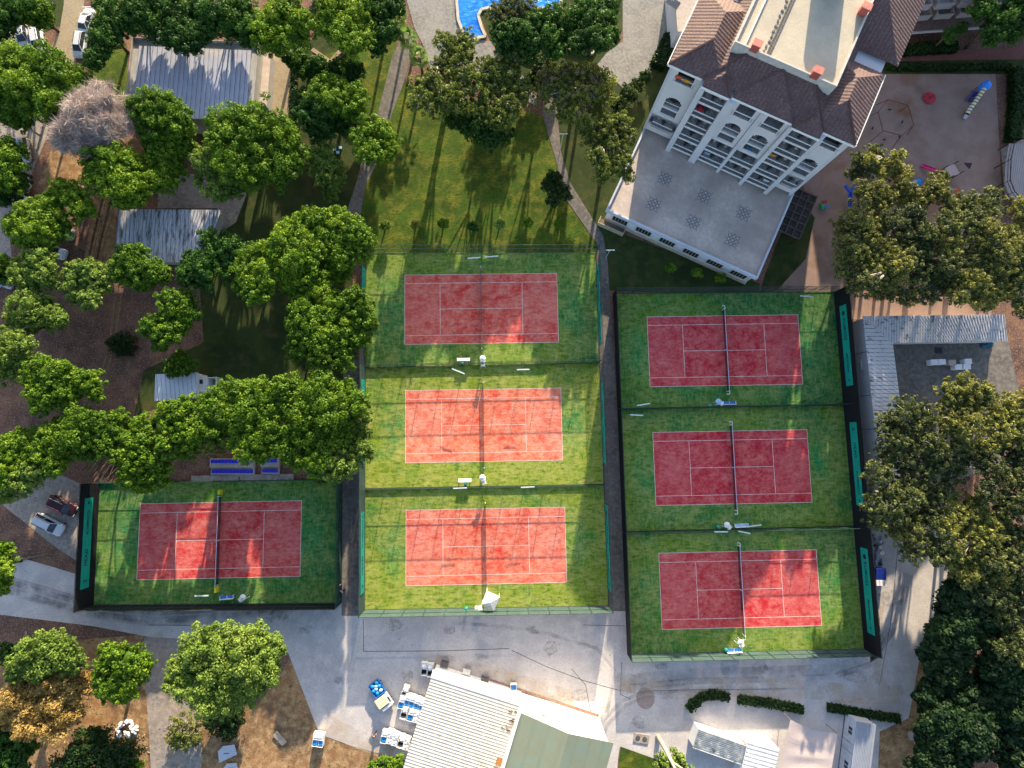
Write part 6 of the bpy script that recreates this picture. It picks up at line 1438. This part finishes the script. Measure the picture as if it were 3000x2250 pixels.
# pallets, boxes and stored goods in the shed yard
for i,(x,y,l) in enumerate([(2737,1061,'pale box at the left end of the upper row in the shed yard'),(2760,1060,'pale box second in the upper row in the shed yard'),(2836,1059,'pale box at the right end of the upper row in the shed yard'),(2808,1075,'pale box on the left of the lower row in the shed yard'),(2833,1074,'pale box on the right of the lower row in the shed yard'),(2790,1062,'greyer, half-sunken box in the middle of the shed yard row')]):
    p = F(x,y,1.0); t = empty('storage_box', (p.x,p.y,0.03), random.uniform(-.05,.05), l, 'storage box', 'pale boxes stored in the shed yard')
    m = MB(); m.box((0,0,0.5),(1.08,0.78,0.9)); m.build('body', M_linen if i<5 else M_wallg, t); m = MB(); m.box((0,0,0.98),(1.14,0.84,0.08)); m.build('lid', M_linen if i<5 else M_terrace, t); m = MB(); m.bx(-.5,.5,-.36,.36,0,0.05); m.build('pallet', M_wood, t)
p = F(2897,1009,0.5); t = empty('plastic_heap', (p.x,p.y,0.03), 0, 'crumpled teal tarpaulin under the east end of the L-shaped shed', 'tarpaulin')
m = MB(); 
for _ in range(7): m.ball((random.uniform(-.7,.7),random.uniform(-.35,.35),0.2),(0.45,0.3,0.3),8,5)
m.build('cloth', plain('teal_tarpaulin',(0.02,0.12,0.18),0.7), t)
p = F(2750,1026,0.1); t = empty('drain_grate', (p.x,p.y,0.03), 0, 'square dark grate in the concrete strip of the shed yard', 'grate')
m = MB(); m.box((0,0,0.03),(1.1,1.0,0.05)); m.build('frame', M_asph, t); m = MB()
for i in range(6): m.box((-0.45+i*0.18,0,0.065),(0.06,0.9,0.02))
m.build('bars', M_void, t)
# crates beside the black fence
for i in range(9):
    x = 2568+(i%3)*9; y = 1672+(i//3)*17; p = F(x,y,0.7)
    if i < 6: l, mt = 'dark blue crate stack by the black fence, %s column, %s row' % (('left','middle','right')[i%3], ('upper','lower')[i//3]), M_dblue
    else: l, mt = 'pale crate stack below the dark blue ones by the black fence, %s' % ('left','middle','right')[i%3], M_linen
    t = empty('crate_stack', (p.x,p.y,0.05), 0, l, 'crate stack', 'crate stacks along the black fence')
    for k in range(3): m = MB(); m.box((0,0,0.18+k*0.34),(0.50,0.80,0.30),taper=1.05); m.build('crate', mt, t)
random.seed(21)
for i in range(16):
    x = 2558+random.uniform(0,26); y = 1572+i*5.4; p = F(x,y,0.3)
    m = MB(); m.box((0,0,0.2),(random.uniform(.3,.7),random.uniform(.25,.5),0.35)); m.box((0.1,0.05,0.45),(0.3,0.2,0.12),0.4)
    o = m.build('scrap_piece', random.choice([M_linen,M_steel,M_asph,M_steel]), None); o.location = (p.x,p.y,0.05); o.rotation_euler = (0,0,random.uniform(0,3))
    tag(o, 'piece of grey and white scrap strewn between the black fence and the eastern road', 'scrap', 'scrap strewn along the black fence')
# rubbish heap
p = F(368,2140,0.4); t = empty('rubbish_heap', (p.x,p.y,0.02), 0, 'bright white heap of rubble sacks in the south-west scrub', 'rubbish heap')
random.seed(5)
for i in range(34):
    a=random.uniform(0,6.28); r=1.5*math.sqrt(random.random()); m = MB(); m.ball((0,0,0),(random.uniform(.2,.42),random.uniform(.15,.3),random.uniform(.12,.25)),7,4)
    o=m.build('rubble_sack', M_linen if random.random()<0.85 else M_ltblue, t); o.location=(r*math.cos(a),r*math.sin(a)*0.8,0.2+0.5*(1-r/1.5)); o.rotation_euler=(random.random(),random.random(),random.random()*6)
for i in range(14):
    p2=F(330+random.uniform(0,110),2165+random.uniform(-10,60),0.1); m=MB(); m.box((0,0,0.04),(random.uniform(.3,.8),random.uniform(.08,.3),0.06)); o=m.build('broken_board', plain('raw_board',(0.42,0.30,0.18),0.9,var=0.3), None); o.location=(p2.x,p2.y,0.03); o.rotation_euler=(0,0,random.uniform(0,3))
    tag(o,'broken tan board scattered around the white rubbish heap','board','broken boards by the rubbish heap')
def flat(pts, z, name, label, cat, mat, lift=0.35, tilt=0.2):
    Q=[F(x,y,z) for x,y in pts]; cc=sum(Q,Vector())/len(Q)
    t = empty(name,(cc.x,cc.y,0.02),0,label,cat); m=MB(); m.slab([(q.x,q.y,lift+tilt*(q.y-cc.y)) for q in Q],0.06); m.build('panel', mat, t, world=True)
    m=MB(); m.box((cc.x,cc.y,lift/2),(0.8,0.6,max(0.05,lift-0.06))); m.build('prop', M_wood, t, world=True)
sm = stripe_mat('loose_metal_sheet',(0.52,0.52,0.58),(0.22,0.22,0.28),0.3,0.15,'Y')
flat([(655,2184),(688,2180),(693,2212),(638,2240),(638,2202)],0.4,'metal_sheet','larger loose white metal sheet in the dry grass near the bottom','metal sheet',sm)
flat([(664,2237),(694,2235),(694,2258),(650,2258)],0.4,'metal_sheet','loose white metal sheet cut by the bottom edge','metal sheet',sm)
flat([(798,2155),(811,2142),(840,2174),(826,2186)],0.3,'concrete_slab','pale oblong slab lying in the dry grass by the yard','slab',M_conc2,0.25,0.0)
p=F(2677,2157,0.3); t=empty('stone_slab',(p.x,p.y,0.03),0.1,'pinkish notched slab on the orange soil beside the dark wood','slab'); m=MB(); m.prism([(-.6,-.5),(.3,-.5),(.3,-.25),(.65,-.25),(.65,.4),(.1,.4),(.1,.6),(-.6,.6)],0,0.3); m.build('slab',plain('pink_stone',(0.45,0.34,0.33),0.9),t)
def log(a, b, r, label, mat=M_barkp):
    A=F(*a,0.2); B=F(*b,0.2); t=empty('fallen_log',(A.x,A.y,0.02),0,label,'log'); m=MB(); m.tube([(A.x,A.y,r+0.02),tuple(A.lerp(B,0.5)+Vector((0,0,r*0.3-0.15))),(B.x,B.y,r+0.02)],[r,r*0.85,r*0.6],8); m.build('trunk',mat,t,world=True)
log((205,1968),(288,1944),0.16,'longer fallen pale trunk between the pale pine and the bright round pine'); log((258,1978),(285,1960),0.13,'short fallen trunk just below the longer one'); log((30,1647),(140,1622),0.14,'bare branch lying over the western road and the soil',M_wood)
log((74,1850),(76,1875),0.08,'short upright-looking white stake on the soil below the curving road')
# poles with wires in the grove
for a,b,l in [((85,372),(122,398),'leaning thin pole at the top of the orange slope'),((282,635),(300,647),'thin pole by the tyre tracks left of the stained shed'),((215,715),(258,738),'thin pole crossing the tyre tracks below the white cars'),((345,397),(385,440),'leaning thin trunk right of the grey dead tree')]: log(a,b,0.06,l,M_wood)
# garden table on the dark lawn
p=F(987,433,0.7); t=empty('garden_table',(p.x,p.y,0.02),0,'small set of white garden seats on the shaded lawn','garden furniture')
for (x_,y_) in ((-0.45,-0.05),(0.45,0.2),(0.05,-0.6)): m=MB(); m.box((x_,y_,0.42),(0.5,0.4,0.05)); m.build('seat',M_ltblue,t); m=MB(); m.box((x_,y_,0.2),(0.3,0.25,0.38)); m.build('leg',M_turq,t)
# frames standing on the depot's north side
for x,y,l in [((1302,1944)[0],1946,'grey metal trolley frame at the depot corner'),(1367,1967,'pale mesh crate by the depot wall'),(1420,1993,'small dark pump by the red strip')]:
    p=F(x,y,0.8); t=empty('trolley_frame',(p.x,p.y,0.055),-0.25,l,'trolley'); m=MB()
    for sx in (-.5,.5):
        for sy in (-.35,.35): m.bx(sx-.04,sx+.04,sy-.04,sy+.04,0,0.9)
    m.bx(-.55,.55,-.4,.4,0.85,0.92); m.bx(-.5,.5,-.35,.35,0.3,0.36); m.build('frame', M_steel if 'pale' in l else M_asph, t)
m=MB(); A=F(1425,1992,0.02); B=F(1752,2100,0.02); m.beam((A.x,A.y,0.06),(B.x,B.y,0.06),0.7,0.06); o=m.build('drain_strip', plain('reddish_strip',(0.30,0.17,0.13),0.9,var=0.4,scale=2)); o['kind']='structure'
# eastern walkway
WK=[(2165,312),(2172,240),(2185,180),(2215,150)]
p0=F(2960,620,2.5); t=empty('walkway',(p0.x,p0.y,0.02),0,'pale curved timber walkway with a dark railing at the right edge','walkway')
pts=[D(2200,440,2),D(2180,420,2),D(2170,395,2),D(2172,350,2),D(2180,310,2),D(2215,310,2),D(2260,310,2),D(2260,440,2)]
m=MB(); m.slab([tuple(q) for q in pts],0.2); m.build('deck', stripe_mat('grey_decking',(0.25,0.23,0.24),(0.12,0.11,0.12),0.3,0.15,'X'), t, world=True)
m=MB()
for a,b in zip(pts[:5],pts[1:5]):
    m.beam((a.x,a.y,3.0),(b.x,b.y,3.0),0.10,0.10); m.beam((a.x,a.y,2.5),(b.x,b.y,2.5),0.06,0.06)
    m.cyl((a.x,a.y,2.0),(a.x,a.y,3.0),0.05,n=6)
m.build('railing', plain('maroon_paint',(0.05,0.02,0.03),0.6), t, world=True)
m=MB()
for q in pts[:5]: m.cyl((q.x,q.y,0),(q.x,q.y,1.85),0.09,n=6)
m.build('support', M_brown, t, world=True)
# ------------------------------------------------------------------ hotel: podium and tower, own frame
HZ = 4.0
HA = F(1775.3,614.3,HZ); HB = F(2220,816.3,HZ); HR = math.atan2(HB.y-HA.y, HB.x-HA.x)
t = empty('hotel_terrace', (HA.x,HA.y,0), HR, 'wide flat terrace roof of the hotel wing with tile rosettes above the barred windows', 'terrace building')
WT_ = 25.08; m = MB(); m.bx(0.35,WT_-0.35,0.45,17.5,0.0,3.45); m.build('wall', M_wall, t)
m = MB(); m.bx(0.25,WT_-0.25,0.25,17.0,3.45,3.62); m.build('terrace_floor', M_terrace, t)
m = MB()
m.bx(0,WT_,0,0.30,3.2,4.0); m.bx(0,0.28,0.30,15.2,3.2,4.0); m.bx(WT_-0.28,WT_,0.30,15.4,3.2,4.0)
m.build('parapet', plain('pale_blue_parapet',(0.50,0.53,0.62),0.8,var=0.1,scale=0.6), t)
m = MB(); m.bx(0.4,WT_-0.3,0.10,0.44,0.0,0.28); m.build('plinth', M_beige, t)
# barred windows in the south wall
for i in range(6):
    x0 = 1.45+i*4.02; w_ = 2.45
    wn = MB(); wn.bx(x0,x0+w_,0.40,0.46,0.9,2.5); o = wn.build('window', M_void, t)
    f_ = MB()
    for k in range(6): xx = x0+k*w_/5; f_.bx(xx-0.03,xx+0.03,0.33,0.39,0.9,2.5)
    f_.build('window_bars', M_beige, o)
# small balcony at the west end
m = MB(); m.bx(-0.3,4.0,-0.9,0.1,0.0,0.35); m.build('balcony_floor', M_wood, t)
m = MB(); m.bx(-0.35,4.1,-1.05,-0.93,0.0,1.1); m.bx(-0.35,-0.25,-0.93,0.1,0.0,1.1); m.bx(4.0,4.1,-0.93,0.1,0.0,1.1)
m.build('balcony_rail', M_beige, t)
# rosettes: nine pale rings of tiles each
ROS = [(768,162),(645,438),(1190,350),(1070,630),(1615,540),(1495,825)]
mir = Matrix.Translation((HA.x,HA.y,0)) @ Matrix.Rotation(HR,4,'Z'); mi = mir.inverted()
M_ros = plain('dark_mosaic', (0.20,0.19,0.205), 0.8, var=0.2)
M_tile = plain('pale_tile', (0.52,0.50,0.49), 0.7)
for (x,y) in ROS:
    q = mi @ F(1740+x/3.687, 480+y/3.687, 3.64)
    m = MB(); m2 = MB()
    for i in range(-1,2):
        for j in range(-1,2):
            cx, cy = q.x+i*0.62, q.y+j*0.62
            for k in range(8):
                a=k*math.pi/4+0.39; m.box((cx+0.25*math.cos(a), cy+0.25*math.sin(a), 3.63),(0.17,0.10,0.02),a+math.pi/2)
            m2.cyl((cx,cy,3.62),(cx,cy,3.645),0.14,n=8)
    for (i,j) in ((-1.75,0),(1.75,0),(0,-1.75),(0,1.75),(-1.6,-1.6),(1.6,1.6),(1.6,-1.6),(-1.6,1.6)):
        m.box((q.x+i*0.62,q.y+j*0.62,3.63),(0.14,0.14,0.02),0.78)
    r_ = m.build('tile_rosette', M_ros, t); m2.build('centre_tile', M_tile, r_)
# tower
t = empty('hotel', (HA.x,HA.y,0), HR, 'tall white hotel tower with brown tiled hip roofs and stacks of balconies', 'hotel')
EZ = 19.0; VB = 15.6
M_hw = plain('hotel_white', (0.58,0.57,0.60), 0.85, var=0.07, scale=0.4)
M_hs = plain('hotel_side', (0.52,0.53,0.58), 0.85, var=0.1, scale=0.4)
m = MB(); m.bx(-0.15,24.75,VB,36,0,EZ-0.25)           # main volume
m.build('wall', M_hw, t)
fins = [(4.35,5.10,12.85),(8.25,9.30,12.75),(16.70,17.25,12.75),(20.75,21.35,13.0)]
m = MB()
m.bx(-0.15,0.20,14.35,VB,0,EZ-0.3); m.bx(24.35,24.75,14.35,VB,0,EZ-0.3)
for a_, b_, v in fins: m.bx(a_,b_,v,VB,0,EZ-0.3)
m.bx(12.80,13.25,13.0,VB,3.62,EZ-0.3)
m.build('pier', M_hs, t)
def rail(t, u0, u1, v, z, solid=False, side=True):
    b = MB(); b.bx(u0,u1,v-0.05,v+0.05,z+0.95,z+1.05); b.bx(u0,u1,v-0.03,v+0.03,z+0.08,z+0.14); b.build('balcony_rail', M_white, t)
    b = MB(); n = int((u1-u0)/0.3)
    for i in range(n+1): x=u0+(u1-u0)*i/n; b.bx(x-0.015,x+0.015,v-0.015,v+0.015,z,z+0.95)
    b.build('baluster', plain('dark_iron',(0.05,0.05,0.055),0.5), t)
ITEM = [0]
def furniture(u, v, z):
    """round table with two chairs on a balcony, each thing on its own"""
    def put(mb, nm, mt, lab, cat, grp):
        o = mb.build(nm, mt, None); q = mir @ Vector((u,v,0)); o.location = (q.x,q.y,z); o.rotation_euler = (0,0,HR+random.uniform(-.3,.3)); tag(o,lab,cat,grp)
    a = MB(); a.cyl((0,0,0.66),(0,0,0.71),0.34,n=12); a.cyl((0,0,0),(0,0,0.66),0.04,n=6); a.cyl((0,0,0),(0,0,0.03),0.2,n=10)
    put(a,'balcony_table',M_asph,'small dark round table on a hotel balcony','table','tables on the hotel balconies')
    for s in (-1,1):
        a = MB(); x = s*0.82; a.box((x,0.05,0.42),(0.42,0.42,0.05)); a.box((x+s*0.02,0.28,0.66),(0.42,0.05,0.45))
        for p in (-.17,.17):
            for r in (-.15,.2): a.bx(x+p-.02,x+p+.02,r-.02,r+.02,0,0.42)
        put(a,'balcony_chair',M_wallg,'grey chair beside a table on a hotel balcony','chair','chairs on the hotel balconies')
def bay_balcony(u0, u1, v, z, deep=True, dark=True):
    b = MB(); b.bx(u0,u1,v,VB-0.002,z-0.18,z); b.build('balcony_floor', M_floor, t)
    b = MB(); b.bx(u0+0.25,u1-0.25,VB-0.06,VB-0.004,z+0.02,z+2.2); o = b.build('balcony_door', M_glass, t)
    b = MB(); b.bx(u0,u1,v-0.02,v+0.10,z-0.20,z+0.12); b.build('slab_edge', M_hw, t)
    rail(t, u0, u1, v+0.02, z)
    furniture((u0+u1)/2, (v+VB)/2-0.15, z)
floors = [16.25,13.4,10.55,7.7,4.85]
for (u0,u1) in ((5.14,8.21),(17.29,20.71)):
    for z in floors: bay_balcony(u0,u1,13.0,z)
    b = MB(); b.bx(u0,u1,13.0,VB-0.01,EZ-0.5,EZ-0.30); b.build('soffit', M_hw, t)
for (u0,u1) in ((9.34,12.76),(13.29,16.66)):
    for z in (7.7,4.85): bay_balcony(u0,u1,13.0,z)
def arch_bay(u0, u1, v, zl, zh, top_open=True):
    """front wall with a loggia on top, an arched opening and a square opening under it"""
    w0 = (u0+u1)/2-1.15; w1 = (u0+u1)/2+1.15
    b = MB(); b.bx(u0,w0,v,v+0.3,zl,EZ-0.3); b.bx(w1,u1,v,v+0.3,zl,EZ-0.3)
    b.bx(w0,w1,v,v+0.3,zl,zl+0.55); b.bx(w0,w1,v,v+0.3,zl+2.0,zl+2.35)
    za = zl+4.15; b.bx(w0,w1,v,v+0.3,za+0.55,16.1)
    n = 8
    for i in range(n):                                    # arch spandrels
        x0 = w0+(w1-w0)*i/n; x1 = w0+(w1-w0)*(i+1)/n; xm = ((x0+x1)/2-(w0+w1)/2)/((w1-w0)/2)
        zz = za-0.45+1.0*math.sqrt(max(0,1-xm*xm)); b.bx(x0,x1,v,v+0.3,min(zz,za+0.54),za+0.55)
    b.build('arched_front', M_hw, t)
    for z in (zl+0.55, zl+2.35):
        b = MB(); b.bx(w0,w1,v+0.3,VB-0.004,z-0.2,z); b.build('balcony_floor', M_floor, t)
        b = MB(); b.bx(w0+0.2,w1-0.2,VB-0.06,VB-0.003,z+0.01,z+1.4); b.build('balcony_door', M_glass, t)
    b = MB(); b.bx(w0,w1,v+0.1,v+0.16,zl+3.2,zl+3.28); b.bx(w0,w1,v+0.1,v+0.16,zl+0.58,zl+0.66); b.build('balcony_rail', M_white, t)
    furniture((w0+w1)/2, v+1.2, zl+2.36)
    b = MB(); b.bx(u0+0.3,u1-0.3,v+0.3,VB-0.003,15.9,16.1); b.build('balcony_floor', M_floor, t)
    b = MB(); b.bx(w0-0.2,w1+0.2,VB-0.08,VB-0.003,16.12,18.4); b.build('balcony_door', M_void, t)
    rail(t, w0-0.2, w1+0.2, v-0.05, 16.1)
arch_bay(9.34,12.76,13.35,10.0,14)
arch_bay(13.29,16.66,13.35,10.0,14)
arch_bay(0.22,4.33,14.35,8.4,12)
arch_bay(21.38,24.33,14.35,8.4,12)
for (u0,u1) in ((0.22,4.33),(21.38,24.33)):
    b = MB(); b.bx(u0+0.5,u1-0.4,13.9,VB-0.003,6.0,6.2); b.build('balcony_floor', M_floor, t)
    rail(t, u0+0.5, u1-0.4, 13.95, 6.2); b = MB(); b.bx(u0,u1,14.3,14.6,4.4,6.0); b.build('apron', M_hw, t); furniture((u0+u1)/2, 14.8, 6.2)
# laundry and coloured things on balconies
for (u,v,z,mt,l) in [(1.4,14.3,17.2,M_orange,'orange towel hanging over the top west balcony'),(2.6,14.3,17.15,plain('amber_cloth',(0.8,0.35,0.02),0.8),'amber towel hanging over the top west balcony'),
    (18.0,13.9,11.3,plain('amber_cloth',(0,0,0)),'amber towel on the right column of hotel balconies'),(10.2,13.9,5.6,M_ltblue,'pale blue towel on a lower middle balcony'),(20.0,13.8,5.6,M_linen,'white sheet on the lowest right balcony'),(14.6,13.75,10.8,plain('teal_cloth',(0.01,0.12,0.22),0.8),'teal cloth in the square opening of the right arched bay')]:
    m = MB(); m.box((0,0,0),(0.9,0.18,0.5)); m.box((0,-0.12,-0.1),(0.8,0.06,0.5),0.1); o = m.build('towel', mt, None); q = mir @ Vector((u,v,0)); o.location=(q.x,q.y,z); o.rotation_euler=(0.5,0,HR); tag(o,l,'towel')
m = MB(); m.tube([(0,0,0.9),(0,0,1.2)],[0.55,0.06],10); o = m.build('balcony_parasol', M_red, None); q = mir @ Vector((5.9,14.0,0)); o.location=(q.x,q.y,13.0); tag(o,'small red parasol on the left column of hotel balconies','parasol')
# roofs as the union of hips with 45 degree plan and 0.53 pitch
comps = [(-0.55,7.1,14.0,25.8,19.0),(4.1,20.95,14.2,38.0,19.02),(4.5,8.4,13.07,30,19.0),(8.6,16.9,13.38,30,19.0),(17.0,20.85,12.95,30,19.0),(17.9,25.25,14.1,24.8,19.0),(10,26.3,26.3,44.0,19.1)]
st = 0.125; us = np.arange(-0.6,26.5,st); vs_ = np.arange(12.9,44.0,st)
U_, V_ = np.meshgrid(us, vs_, indexing='ij'); Z = np.full(U_.shape, -1.0); RB_ = np.zeros(U_.shape)
for (a0,a1,b0,b1,z0) in comps:
    d = np.minimum(np.minimum(U_-a0, a1-U_), np.minimum(V_-b0, b1-V_)); zz = z0+0.53*d; ok = (d >= -1e-6) & (zz > Z)
    horiz = np.minimum(U_-a0, a1-U_) < np.minimum(V_-b0, b1-V_)
    Z = np.where(ok, zz, Z); RB_ = np.where(ok, np.where(horiz, V_, U_), RB_)
Z = np.where(Z > 0, np.minimum(Z, 21.9), Z)
rip = 0.018*np.sin(2*math.pi*RB_/0.5)
ok = Z > 0; idx = -np.ones(Z.shape, int); idx[ok] = np.arange(ok.sum())
vv = np.stack([U_[ok], V_[ok], (Z+rip)[ok]], 1)
ok &= ~((U_ > 6.3) & (U_ < 18.8) & (V_ > 18.4))
idx[~ok] = -1; idx[ok] = np.arange(ok.sum())
vv = np.stack([U_[ok], V_[ok], (Z+rip)[ok]], 1)
q4 = ok[:-1,:-1] & ok[1:,:-1] & ok[1:,1:] & ok[:-1,1:]
ii, jj = np.nonzero(q4); ff = np.stack([idx[ii,jj], idx[ii+1,jj], idx[ii+1,jj+1], idx[ii,jj+1]], 1)
me = bpy.data.meshes.new('roof'); me.from_pydata(vv.tolist(), [], ff.tolist())
at = me.attributes.new('rib', 'FLOAT', 'POINT'); at.data.foreach_set('value', RB_[ok].astype(np.float32))
rm, rnt = newmat('brown_roof_tiles')
at_ = N(rnt,'ShaderNodeAttribute'); at_.attribute_name = 'rib'
mu = N(rnt,'ShaderNodeMath',operation='MULTIPLY'); mu.inputs[1].default_value = 2.0; rnt.links.new(at_.outputs['Fac'], mu.inputs[0])
fr = N(rnt,'ShaderNodeMath',operation='FRACT'); rnt.links.new(mu.outputs[0], fr.inputs[0])
pp = N(rnt,'ShaderNodeMath',operation='PINGPONG'); pp.inputs[1].default_value=0.5; rnt.links.new(fr.outputs[0], pp.inputs[0])
tc = N(rnt,'ShaderNodeTexCoord'); f1 = noisefac(rnt, tc.outputs['Object'], 0.6, 4); f2 = noisefac(rnt, tc.outputs['Object'], 5, 3)
cl = mixc(rnt, f1, (0.135,0.078,0.076), (0.19,0.122,0.115)); cl = mixc(rnt, f2, cl, (0.085,0.050,0.050))
mr = N(rnt,'ShaderNodeMapRange'); mr.inputs[1].default_value=0.12; mr.inputs[2].default_value=0.0; rnt.links.new(pp.outputs[0], mr.inputs[0])
cl = mixc(rnt, mr.outputs[0], cl, (0.085,0.05,0.05))
finish(rnt, cl, 0.75, 0, f2, 0.02); me.materials.append(rm)
sol = bpy.data.objects.new('roof', me); COL.objects.link(sol); sol.parent = t
sm_ = sol.modifiers.new('thickness','SOLIDIFY'); sm_.thickness = 0.12; sm_.offset = -1
m = MB()                                               # eave boards along the visible eaves
for a_, b_ in [((-0.55,14.0),(4.1,14.0)),((4.5,13.07),(8.4,13.07)),((8.6,13.38),(16.9,13.38)),((17.0,12.95),(20.85,12.95)),((20.9,14.1),(25.25,14.1))]:
    m.bx(a_[0],b_[0],a_[1]-0.10,a_[1]-0.02,EZ-0.32,EZ-0.02)
m.bx(-0.68,-0.57,14.0,25.8,EZ-0.3,EZ-0.02); m.bx(25.27,25.37,14.1,24.8,EZ-0.3,EZ-0.02)
m.build('eave_board', M_white, t)
for a_, b_ in [((4.12,14.22,19.05),(7.9,18.0,21.05)),((6.45,15.02,20.1),(8.42,13.1,19.05)),((20.9,14.25,19.05),(17.2,17.9,21.0)),((17.0,13.0,19.05),(18.92,14.95,20.08)),((-0.5,14.05,19.05),(3.25,17.8,21.05)),((25.2,14.15,19.05),(21.6,17.75,21.0))]:
    m = MB(); m.beam(a_, b_, 0.22, 0.16); m.build('hip_cap', plain('ridge_tiles',(0.10,0.055,0.05),0.8), t)
# penthouse
m = MB(); m.bx(5.9,19.2,18.05,46,18.5,21.5); m.build('penthouse_wall', M_hw, t)
m = MB(); m.bx(5.75,19.3,17.9,18.1,20.3,22.0); m.bx(5.75,5.95,18.1,46,20.3,22.0); m.bx(19.1,19.3,18.1,46,20.3,22.0); m.build('parapet', plain('cream_parapet',(0.50,0.48,0.46),0.8), t)
m = MB(); m.bx(5.95,19.1,18.1,46,21.5,21.58); m.build('roof_deck', M_flat, t)
m = MB(); m.bx(7.0,7.14,18.3,46,21.58,21.9); m.build('upstand', M_white, t)
m = MB(); m.bx(9.9,10.02,18.3,46,21.58,21.75); m.bx(10.2,10.35,18.3,46,21.58,21.78)
for i in range(30): y=18.6+i*0.75; m.box((9.6+random.uniform(-.1,.1),y,21.62),(0.25,0.35,0.1),random.uniform(0,3))
m.build('pipe_run', plain('roof_pipes',(0.14,0.13,0.13),0.8,var=0.5,scale=5), t)
for (u,v) in ((8.3,18.2),(16.3,18.2),(18.6,28.6)):
    m = MB(); m.box((u,v,22.2),(1.0,0.8,1.1)); o = m.build('chimney', M_coral, t); m = MB(); m.bx(u-.58,u+.58,v-.48,v+.48,22.75,22.87); m.build('cap', plain('coral_light',(0.50,0.17,0.14),0.7), o)
# lift house and plant that stand further back on the roof (they throw the lobed shadow)
for (u,v,hh) in ((12.2,30.6,3.0),(13.6,31.0,3.6),(14.9,30.4,3.2)):
    m = MB(); m.tube([(u,v,21.58),(u,v,21.58+hh),(u,v,21.58+hh+0.5)],[0.8,0.8,0.25],14); m.build('water_tank', M_steel, t)
# roof-terrace canopy in the top of the frame, left of the tower roof
m = MB(); SP = [F(x,y,5.0) for x,y in ((1972,-80),(2120,-80),(2075,130),(2045,150),(2012,95),(1985,92))]
m.prism([(p.x,p.y) for p in SP],4.85,5.0); m.build('side_terrace', plain('beige_side_terrace',(0.40,0.34,0.31),0.85), t, world=True)
m = MB(); cc = sum(SP,Vector())/6; m.prism([(p.x*0.97+cc.x*0.03,p.y*0.97+cc.y*0.03) for p in SP],0,4.85); m.build('side_wall', M_hw, t, world=True)
m = MB(); a_=F(1972,8,5.0); m.box((a_.x,a_.y,5.04),(1.3,2.0,0.06),HR+1.4); m.build('skylight', M_glass, t, world=True)
# gap between the two roof wings with a white tank
m = MB(); m.tube([(2.6,29.5,19.5),(4.2,30.2,19.5)],[0.9,0.9],14); m.build('white_tank', M_white, t)
# pergola grid beside the tower
q0 = mi @ D(1790,345,2.6)
tg = empty('pergola', (HA.x,HA.y,0), HR, 'dark timber lattice pergola squeezed between the hotel tower and the sand', 'pergola')
m = MB()
for i in range(7): m.beam((25.0,12.2+i*1.25-3,2.6),(29.0,12.2+i*1.25-3,2.6),0.14,0.14)
for i in range(4): m.beam((25.3+i*1.2,9.2,2.75),(25.3+i*1.2,16.8,2.75),0.14,0.14)
m.build('lattice', M_asph, tg)
m = MB(); m.bx(25.1,29.0,9.2,16.8,2.45,2.5); m.build('shade_cloth', plain('dark_shade_cloth',(0.055,0.045,0.042),0.9,alpha=0.85), tg)
for u in (25.3,28.8):
    for v in (9.3,16.6): m = MB(); m.bx(u-.08,u+.08,v-.08,v+.08,0,2.55); m.build('post', M_brown, tg)
# neighbouring building in the top right
n0 = F(2600,100,3.0); n1 = F(2990,72,3.0); nr = math.atan2(n1.y-n0.y,n1.x-n0.x)
t = empty('neighbour_building', (n0.x,n0.y,0), nr, 'dim neighbouring building with two staggered rows of balconies, top right', 'building')
m = MB(); m.bx(-4,30,2.6,20,0,12); m.build('wall', plain('dim_side_wall',(0.30,0.29,0.31),0.85), t)  # walls and balconies coloured darker to hold the shade this building stands in
m = MB(); m.bx(-4,22,0.2,2.6,2.6,2.85); m.build('canopy_roof', plain('plum_canopy',(0.17,0.12,0.12),0.85,var=0.3), t)
m = MB(); m.bx(-4,26,0.0,0.2,2.55,2.95); m.build('canopy_edge', plain('dim_edge',(0.35,0.34,0.36),0.8), t)
for r_, (zz, off, vv0) in enumerate(((4.6,0.6,0.9),(7.6,1.8,0.3))):
    for i in range(5):
        u0 = off+i*3.6-1.2
        m = MB(); m.bx(u0,u0+2.6,vv0,2.59,zz-0.15,zz); m.build('balcony_floor', M_floor, t)
        m = MB(); m.bx(u0,u0+2.6,vv0-0.06,vv0+0.06,zz-0.2,zz+0.9); m.bx(u0-0.05,u0+0.07,vv0,2.59,zz-0.2,zz+0.9); m.bx(u0+2.53,u0+2.65,vv0,2.59,zz-0.2,zz+0.9); m.build('balcony_wall', plain('dim_balcony_wall',(0.26,0.255,0.28),0.85), t)
        m = MB(); m.bx(u0+0.3,u0+2.3,2.54,2.59,zz,zz+2.1); m.build('balcony_door', M_glass, t)
